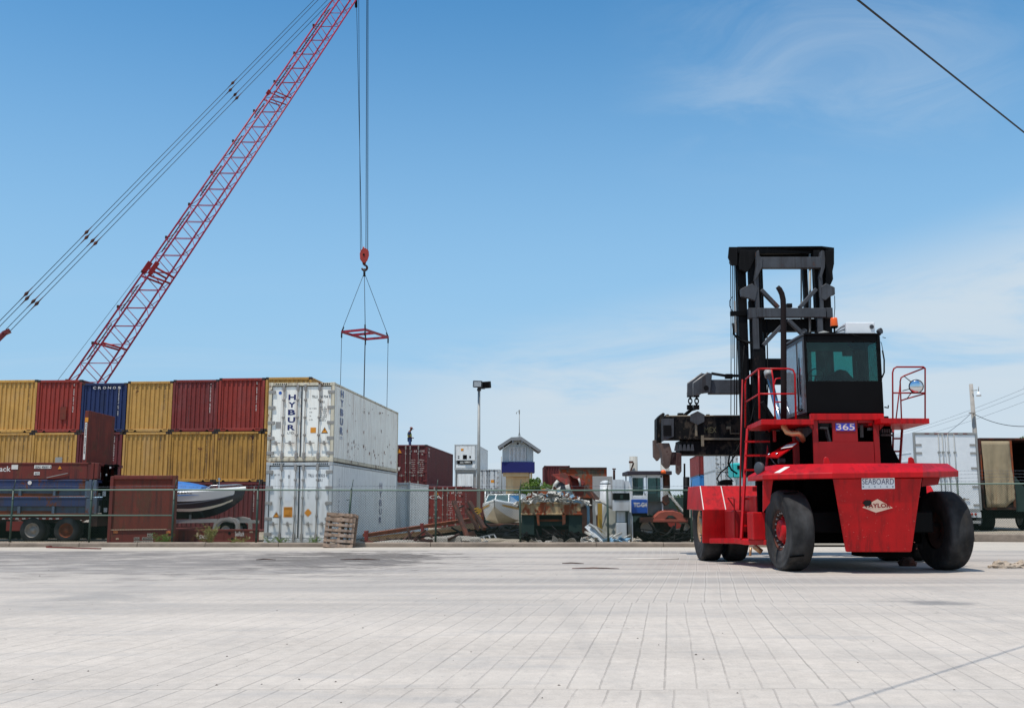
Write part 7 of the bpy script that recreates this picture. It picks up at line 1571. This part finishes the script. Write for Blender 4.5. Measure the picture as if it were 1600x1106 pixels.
def weeds(label, px, py, Y, n, h, spread, seed, mt='weed'):
    rn = random.Random(seed); c = P(px, py, Y); m = MB(); m2 = MB()
    for i in range(n):
        a = rn.uniform(0, 6.28); l = h * rn.uniform(.45, 1.1); b = Vector((c.x + rn.uniform(-1, 1) * spread * .5, Y + rn.uniform(-.2, .2), .08)); d = Vector((math.cos(a) * spread * .7, math.sin(a) * .25, 0)); mid = b + d * .4 + Z3 * l * .6; tip = b + d + Z3 * l
        m.tube([b, mid, tip], [.008, .006, .002], 4)
        for k in range(9):
            q = b.lerp(mid, k / 4) if k < 4 else mid.lerp(tip, (k - 4) / 5); e = Vector((rn.uniform(-1, 1), rn.uniform(-1, 1), rn.uniform(.1, 1))).normalized() * rn.uniform(.05, .13); s = e.cross(Vector((rn.uniform(-1, 1), rn.uniform(-1, 1), 0))).normalized() * .012; m2.add([q, q + e * .5 + s, q + e, q + e * .5 - s], [(0, 1, 2, 3)])
    t = thing('weed_clump', (c.x, Y, .06), label, 'weed'); m.build('stems', mt, t); m2.build('leaves', mt, t)
weeds('tall dry yellow green weed in front of the lettered red beam', 325, 840, 37.2, 26, .62, .42, 3); weeds('green weed clump at the foot of the brown end wall', 254, 845, 37.0, 26, .32, .5, 4, 'leaf')
weeds('low green weeds at the foot of the left door of the white container', 432, 845, 36.4, 14, .22, .5, 5, 'leaf'); weeds('sparse grass tufts behind the fence beside the pallets', 490, 846, 36.2, 10, .22, .4, 6, 'leaf'); weeds('tiny weeds under the boat trailer beam', 372, 848, 37.2, 10, .16, .5, 7)

# ================================================================ crane
YC1, YC2 = 66.0, 75.0
crn = thing('lattice_boom_crane', (P(20, 780, 61).x - 1.5, 60.5 + 2.5, 0), 'magenta red lattice boom crane rising behind the left container stack', 'crane')
ch1 = [(105, YC1 + .3), (117, YC1 - 1.0), (153.5, YC1 + 1.1), (165.5, YC1 - .2)]; ch2 = [(520, YC2 + .15), (529.7, YC2 - .7), (547.5, YC2 + .7), (556.5, YC2 - .15)]
C = []
for (a, ya), (b, yb_) in zip(ch1, ch2):
    p0, p1 = P(a, 597, ya), P(b, 0, yb_); C.append((p0, p1))
def cp(i, t): return C[i][0].lerp(C[i][1], t)
N0, N1, NB = -3, 26, 24
m = MB()
for i in range(4): m.tube([cp(i, N0 / NB), cp(i, N1 / NB)], .062, 8)
bo = m.build('boom', 'boom_red', crn)
m = MB()
for k in range(N0, N1):
    t0, t1 = k / NB, (k + 1) / NB
    for a, b in ((0, 2), (1, 3)):
        m.cyl(cp(a, t0), cp(b, t0), .024, n=5); m.cyl(cp(a, t1), cp(b, t0), .026, n=5)
    for a, b in ((0, 1), (2, 3)):
        m.cyl(cp(a, t0), cp(b, (t0 + t1) / 2), .022, n=5); m.cyl(cp(b, (t0 + t1) / 2), cp(a, t1), .022, n=5)
m.build('lacing', 'boom_red', bo)
m = MB()
def tfor(py): return (597 - py) / 597.0
for py, dt in ((440, .016), (452, .012), (545, .010), (165, .012), (178, .010)):
    t0 = tfor(py)
    for a, b in ((0, 2), (1, 3)): m.cyl(cp(a, t0), cp(b, t0 - dt * 1.6), .07 if py in (440, 452, 545) else .045, n=6)
m.bar(cp(0, tfor(447)), cp(0, tfor(433)), .36, .34); m.bar(cp(1, tfor(450)), cp(1, tfor(434)), .25, .3); m.bar(cp(0, tfor(168)), cp(0, tfor(163)), .25, .25); m.build('section_joints', 'forklift_red_dark', bo)
m = MB()
for t0, t1 in ((.30, .345), (.05, .13), (.16, .22), (.345, .40), (.44, .52), (.55, .60), (.65, .69), (.74, .80), (.84, .97)):
    a = cp(0, t0).lerp(cp(1, t0), .55); b = cp(0, t1).lerp(cp(1, t1), .55); m.cyl(a, b, .045, n=6)
for k in range(0, 12): t0 = k / 12; a = cp(0, t0); m.box(a.x - .12, a.x + .02, a.y - .05, a.y + .05, a.z, a.z + .2)
m.build('walkway_pipes', 'rust_dark', bo)
# base machine behind the containers
cb0 = crn.location; m = MB(); m.box(cb0.x - 2.5, cb0.x + 2.0, cb0.y - 1.6, cb0.y + 1.6, 1.3, 3.4); m.box(cb0.x - 3.6, cb0.x - 2.5, cb0.y - 1.5, cb0.y + 1.5, 1.3, 2.8); m.build('machinery_house', 'boom_red', crn, bevel=.04)
m = MB(); m.box(cb0.x + .6, cb0.x + 2.2, cb0.y + 1.6, cb0.y + 2.7, 1.3, 3.2); m.build('operator_cab', 'boom_red', crn, bevel=.04); m = MB(); m.box(cb0.x + 2.2, cb0.x + 2.22, cb0.y + 1.7, cb0.y + 2.6, 2.1, 3.1); m.build('cab_window', 'dark_glass', crn)
for s in (-1, 1):
    m = MB(); yy = cb0.y + s * 2.1; m.prism([(cb0.x - 3, yy - .4, .3), (cb0.x - 2.6, yy - .4, .03), (cb0.x + 2.6, yy - .4, .03), (cb0.x + 3, yy - .4, .3), (cb0.x + 3, yy - .4, .8), (cb0.x + 2.6, yy - .4, 1.1), (cb0.x - 2.6, yy - .4, 1.1), (cb0.x - 3, yy - .4, .8)], (0, .8, 0)); m.build('track', 'rubber_dark', crn, bevel=.05)
m = MB()
for i in range(4): m.cyl(cp(i, N0 / NB), (cb0.x + 1.2 + (.0), cb0.y + (-.7 if i in (1, 3) else .7), 1.9), .062, .062, 8)
m.build('boom_foot', 'boom_red', crn)
tip = [cp(i, N1 / NB) for i in range(4)]; tc_ = sum(tip, Vector()) / 4
m = MB(); m.obox(tc_, (.9, .9, .7), (0, -.9, .5)); 
for i in range(3): m.lathe([(-.05, .42), (-.02, .38), (.02, .38), (.05, .42)], tc_ + Vector((.75, -.25 + .25 * i, .0)), (0, 1, 0), 18)
m.build('boom_head', 'boom_red', crn)
# pendants
def pend(x0, y0, Y0, x1, y1, Y1):
    a, b = P(x0, y0, Y0), P(x1, y1, Y1); return a, b
PL = [((0, 501, 58), (491, 0, 74.2)), ((0, 509.5, 57.4), (497.5, 0, 73.6)), ((9, 515, 58), (512, 0, 75.4)), ((14, 519, 57.4), (519.5, 0, 74.6))]
for (a, b) in PL:
    a_, b_ = P(*a), P(*b); d = b_ - a_; s_ = a_ - d * (.0 if a[0] > 0 else .06); m = MB(); m.tube([s_, b_ + d * .09], .020, 5); po = m.build('pendant_rope', 'cable', crn)
    m = MB()
    for py, r in ((459 + (a[1] - 501) * .85, .10), (363 + (a[1] - 501) * .95, .10), (130 + (a[1] - 501) * 1.3, .10)):
        k = (a[1] - py) / a[1]; c = a_.lerp(b_, max(0, k))
        # perspective: find the parameter that lands on this row
        lo, hi = 0.0, 1.0
        for _ in range(30):
            mid = (lo + hi) / 2; q = a_.lerp(b_, mid) - Vector((0, 0, CAMZ)); yy = q.y * math.cos(TH) + q.z * math.sin(TH); up = -q.y * math.sin(TH) + q.z * math.cos(TH)
            if 553 - F * up / yy > py: lo = mid
            else: hi = mid
        c = a_.lerp(b_, lo); dn = d.normalized(); m.tube([c - dn * .6, c - dn * .2, c - dn * .08, c, c + dn * .08, c + dn * .2, c + dn * .6], [.022, .035, .08, .105, .08, .035, .022], 7)
    m.build('rope_connector', 'rust_dark', po)
m = MB(); m.bar(P(16, 516.5, 57.7), P(6, 521, 57.6), .5, .2); m.bar(P(8, 519.5, 57.6), P(-14, 541, 57), .22, .26); m.build('spreader_bar', mat('dark_magenta', (110, 28, 34), .5, var=.2), crn)
m = MB(); m.cyl(P(-14, 541, 57), (cb0.x - 2.5, cb0.y, 6.5), .1, n=6); m.cyl((cb0.x - 2.2, cb0.y - 1, 3.3), (cb0.x - 2.6, cb0.y, 6.6), .1, n=6); m.cyl((cb0.x - 2.2, cb0.y + 1, 3.3), (cb0.x - 2.6, cb0.y, 6.6), .1, n=6); m.build('gantry', 'boom_red', crn)
m = MB(); m.tube([cp(0, tfor(437)) + Vector((-.12, 0, .1)), P(88, 597, 65.5), P(70, 618, 65)], .014, 5); m.build('hoist_line', 'cable', crn)
# hoist ropes, hook block
YH = 75.5
m = MB()
for (xt, xb) in ((560.5, 563.2), (557.0, 565.6), (573.2, 571.8), (575.0, 574.6)): m.tube([P(xt, -60, YH), P(xt, 0, YH), P(xb, 392, YH)], .028 if xt > 570 else .020, 5)
m.build('hoist_ropes', 'cable', crn)
m = MB(); m.tube([P(555.5, -40, YH), P(556.5, 12, YH)], [.14, .10], 8); m.build('rope_weight', 'mast_black', crn)
hb = thing('hook_block', (P(569, 400, YH).x, YH, 0), 'orange red crane hook block hanging on ropes against the sky', 'hook block'); hb.location.z = P(569, 412, YH).z; ORG[hb.name] = Vector(hb.location)
m = MB()
for dy in (-.2, .12): pp(m, [(562, 396), (564, 390.5), (568, 387.5), (572, 388), (576, 392), (576.5, 399), (574, 407), (570, 411), (566, 410), (562.5, 405)], YH + dy, .08)
m.build('side_plates', 'hook_orange', hb, bevel=.02)
m = MB(); c = P(569, 399, YH); m.lathe([(-.1, .30), (-.04, .26), (.04, .26), (.1, .30)], c + Y3 * .0, (0, 1, 0), 20); m.cyl(c - Y3 * .24, c + Y3 * .24, .08, n=10); m.build('sheave', 'mast_black', hb)
m = MB(); m.cyl(P(568, 386, YH), P(568, 390, YH), .06, n=8); m.build('rope_socket', 'hook_orange', hb)
m = MB(); c = P(569.5, 418.5, YH); m.cyl(P(569, 409, YH), P(569, 414, YH), .16, .1, 10); m.tube(arc(c, X3, Z3, .2, 100, -170, 12), [.06 + .03 * math.sin(i / 12 * 3.14) for i in range(13)], 8); m.build('hook', 'rust_dark', hb)
# lifting frame with slings
YF = 76.0
cs = [P(534, 518.5, 76.5), P(570, 515.5, 74.6), P(606.5, 527.5, 77.6), P(571.5, 529.5, 79.2)]
zf = sum(c.z for c in cs) / 4
cs2 = []
for (px, py) in ((534, 518.5), (570.5, 515), (606.5, 527), (571, 530)):
    q = G(px, py, zf); cs2.append(q)
lf = thing('lifting_frame', (sum(c.x for c in cs2) / 4, sum(c.y for c in cs2) / 4, zf), 'small red rectangular lifting frame hanging on slings below the hook', 'lifting frame')
m = MB()
for i in range(4): m.bar(cs2[i], cs2[(i + 1) % 4], .12, .17)
m.bar(cs2[0].lerp(cs2[3], .42), cs2[1].lerp(cs2[2], .42), .12, .17); m.build('frame', mat('frame_red', (150, 24, 46), .5, var=.1), lf)
hp = P(569.3, 426, YH)
m = MB(); m.cyl(P(569.3, 420, YH), P(569.3, 432, YH), .09, n=6)
for c in cs2: m.tube([hp, c + Z3 * .1], .02, 5); q = c + (hp - c).normalized() * .4; m.cyl(q, c, .06, n=5)
m.build('upper_slings', 'cable', lf)
m = MB()
for c in cs2: m.tube([c, c - Z3 * 6.2], .020, 5); m.cyl(c - Z3 * .05, c - Z3 * .45, .06, n=5)
m.build('lower_slings', 'cable', lf)

# near power cable
d = (cb_ - ca).normalized(); L_ = (cb_ - ca).length; q0, q1 = ca - d * L_ * .8, cb_ + d * L_ * .8
tag(MB().tube([q0.lerp(q1, i / 12) for i in range(13)], .0105, 6).build('power_cable', 'cable'), 'black cable crossing the sky at the top right corner', 'cable')

# ================================================================ worker on the container roof
rx = P(640, 700, 73.5); wz = 5.19
pr_ = thing('person', (rx.x, 73.5, wz), 'worker in blue shirt, pale vest, jeans and cap standing on the red container', 'person', world=False)
def skin(name, pts, edges, rad, mt, parent, sub=2):
    me = bpy.data.meshes.new(name); me.from_pydata(pts, edges, []); o = bpy.data.objects.new(name, me); COL.objects.link(o); md = o.modifiers.new('skin', 'SKIN'); md.use_smooth_shade = True
    for i, r in enumerate(rad): v = me.skin_vertices[0].data[i]; v.radius = (r, r) if not isinstance(r, tuple) else r; v.use_root = (i == 0)
    s_ = o.modifiers.new('sub', 'SUBSURF'); s_.levels = sub; s_.render_levels = sub; me.materials.append(MATS[mt]); o.parent = parent; return o
# facing right (+x): head bowed, hands held before the belly
J = [(0, 0, .95), (0, 0, 1.12), (-.03, 0, 1.30), (-.01, 0, 1.46), (.03, 0, 1.53), (.09, 0, 1.60), (.11, 0, 1.70), (.16, 0, 1.60),
     (-.02, -.19, 1.43), (-.06, -.23, 1.16), (.14, -.14, 1.02), (.22, -.08, 1.03), (-.02, .19, 1.43), (-.06, .23, 1.16), (.14, .14, 1.02), (.22, .08, 1.03),
     (0, -.10, .90), (.02, -.11, .50), (-.01, -.12, .09), (.14, -.13, .04), (0, .10, .90), (.03, .12, .50), (.0, .13, .09), (.15, .14, .04)]
E = [(0, 1), (1, 2), (2, 3), (3, 4), (4, 5), (5, 6), (5, 7), (3, 8), (8, 9), (9, 10), (10, 11), (3, 12), (12, 13), (13, 14), (14, 15), (0, 16), (16, 17), (17, 18), (18, 19), (0, 20), (20, 21), (21, 22), (22, 23)]
Rr = [.13, .13, .15, .11, .055, .09, .09, .05, .07, .05, .036, .03, .07, .05, .036, .03, .095, .065, .045, .04, .095, .065, .045, .04]
skin('body', J, E, Rr, 'skin', pr_)
for s in (-1, 1):
    for k in range(5):
        b = Vector((.235, s * .07, 1.035 - .012 * k)); skin('finger', [b, b + Vector((.035, -s * .012, .004 * (2 - k))), b + Vector((.055, -s * .035, 0))], [(0, 1), (1, 2)], [.010, .009, .007], 'skin', pr_, 1)
skin('shirt', [J[i] for i in (0, 1, 2, 3, 8, 9, 12, 13)], [(0, 1), (1, 2), (2, 3), (3, 4), (4, 5), (3, 6), (6, 7)], [.15, .15, .17, .125, .085, .065, .085, .065], 'shirt', pr_)
skin('vest', [(0, 0, 1.0), (0, 0, 1.12), (-.03, 0, 1.30), (-.02, 0, 1.40)], [(0, 1), (1, 2), (2, 3)], [.165, .165, .182, .15], 'vest', pr_)
skin('trousers', [J[i] for i in (0, 16, 17, 18, 20, 21, 22)], [(0, 1), (1, 2), (2, 3), (0, 4), (4, 5), (5, 6)], [.15, .11, .082, .065, .11, .082, .065], 'jeans', pr_)
m = MB(); m.lathe([(-.02, .125), (.03, .12), (.08, .08), (.10, .001)], Vector((.10, 0, 1.70)), (.25, 0, 1), 16); m.prism([(.18, -.08, 1.68), (.30, -.06, 1.62), (.31, 0, 1.615), (.30, .06, 1.62), (.18, .08, 1.68)], (0, 0, .015)); m.build('cap', 'cap', pr_)
m = MB(); m.obox((.225, 0, 1.62), (.04, .03, .04)); m.build('nose', 'skin', pr_, bevel=.01)
# second worker far left of the container? (none)
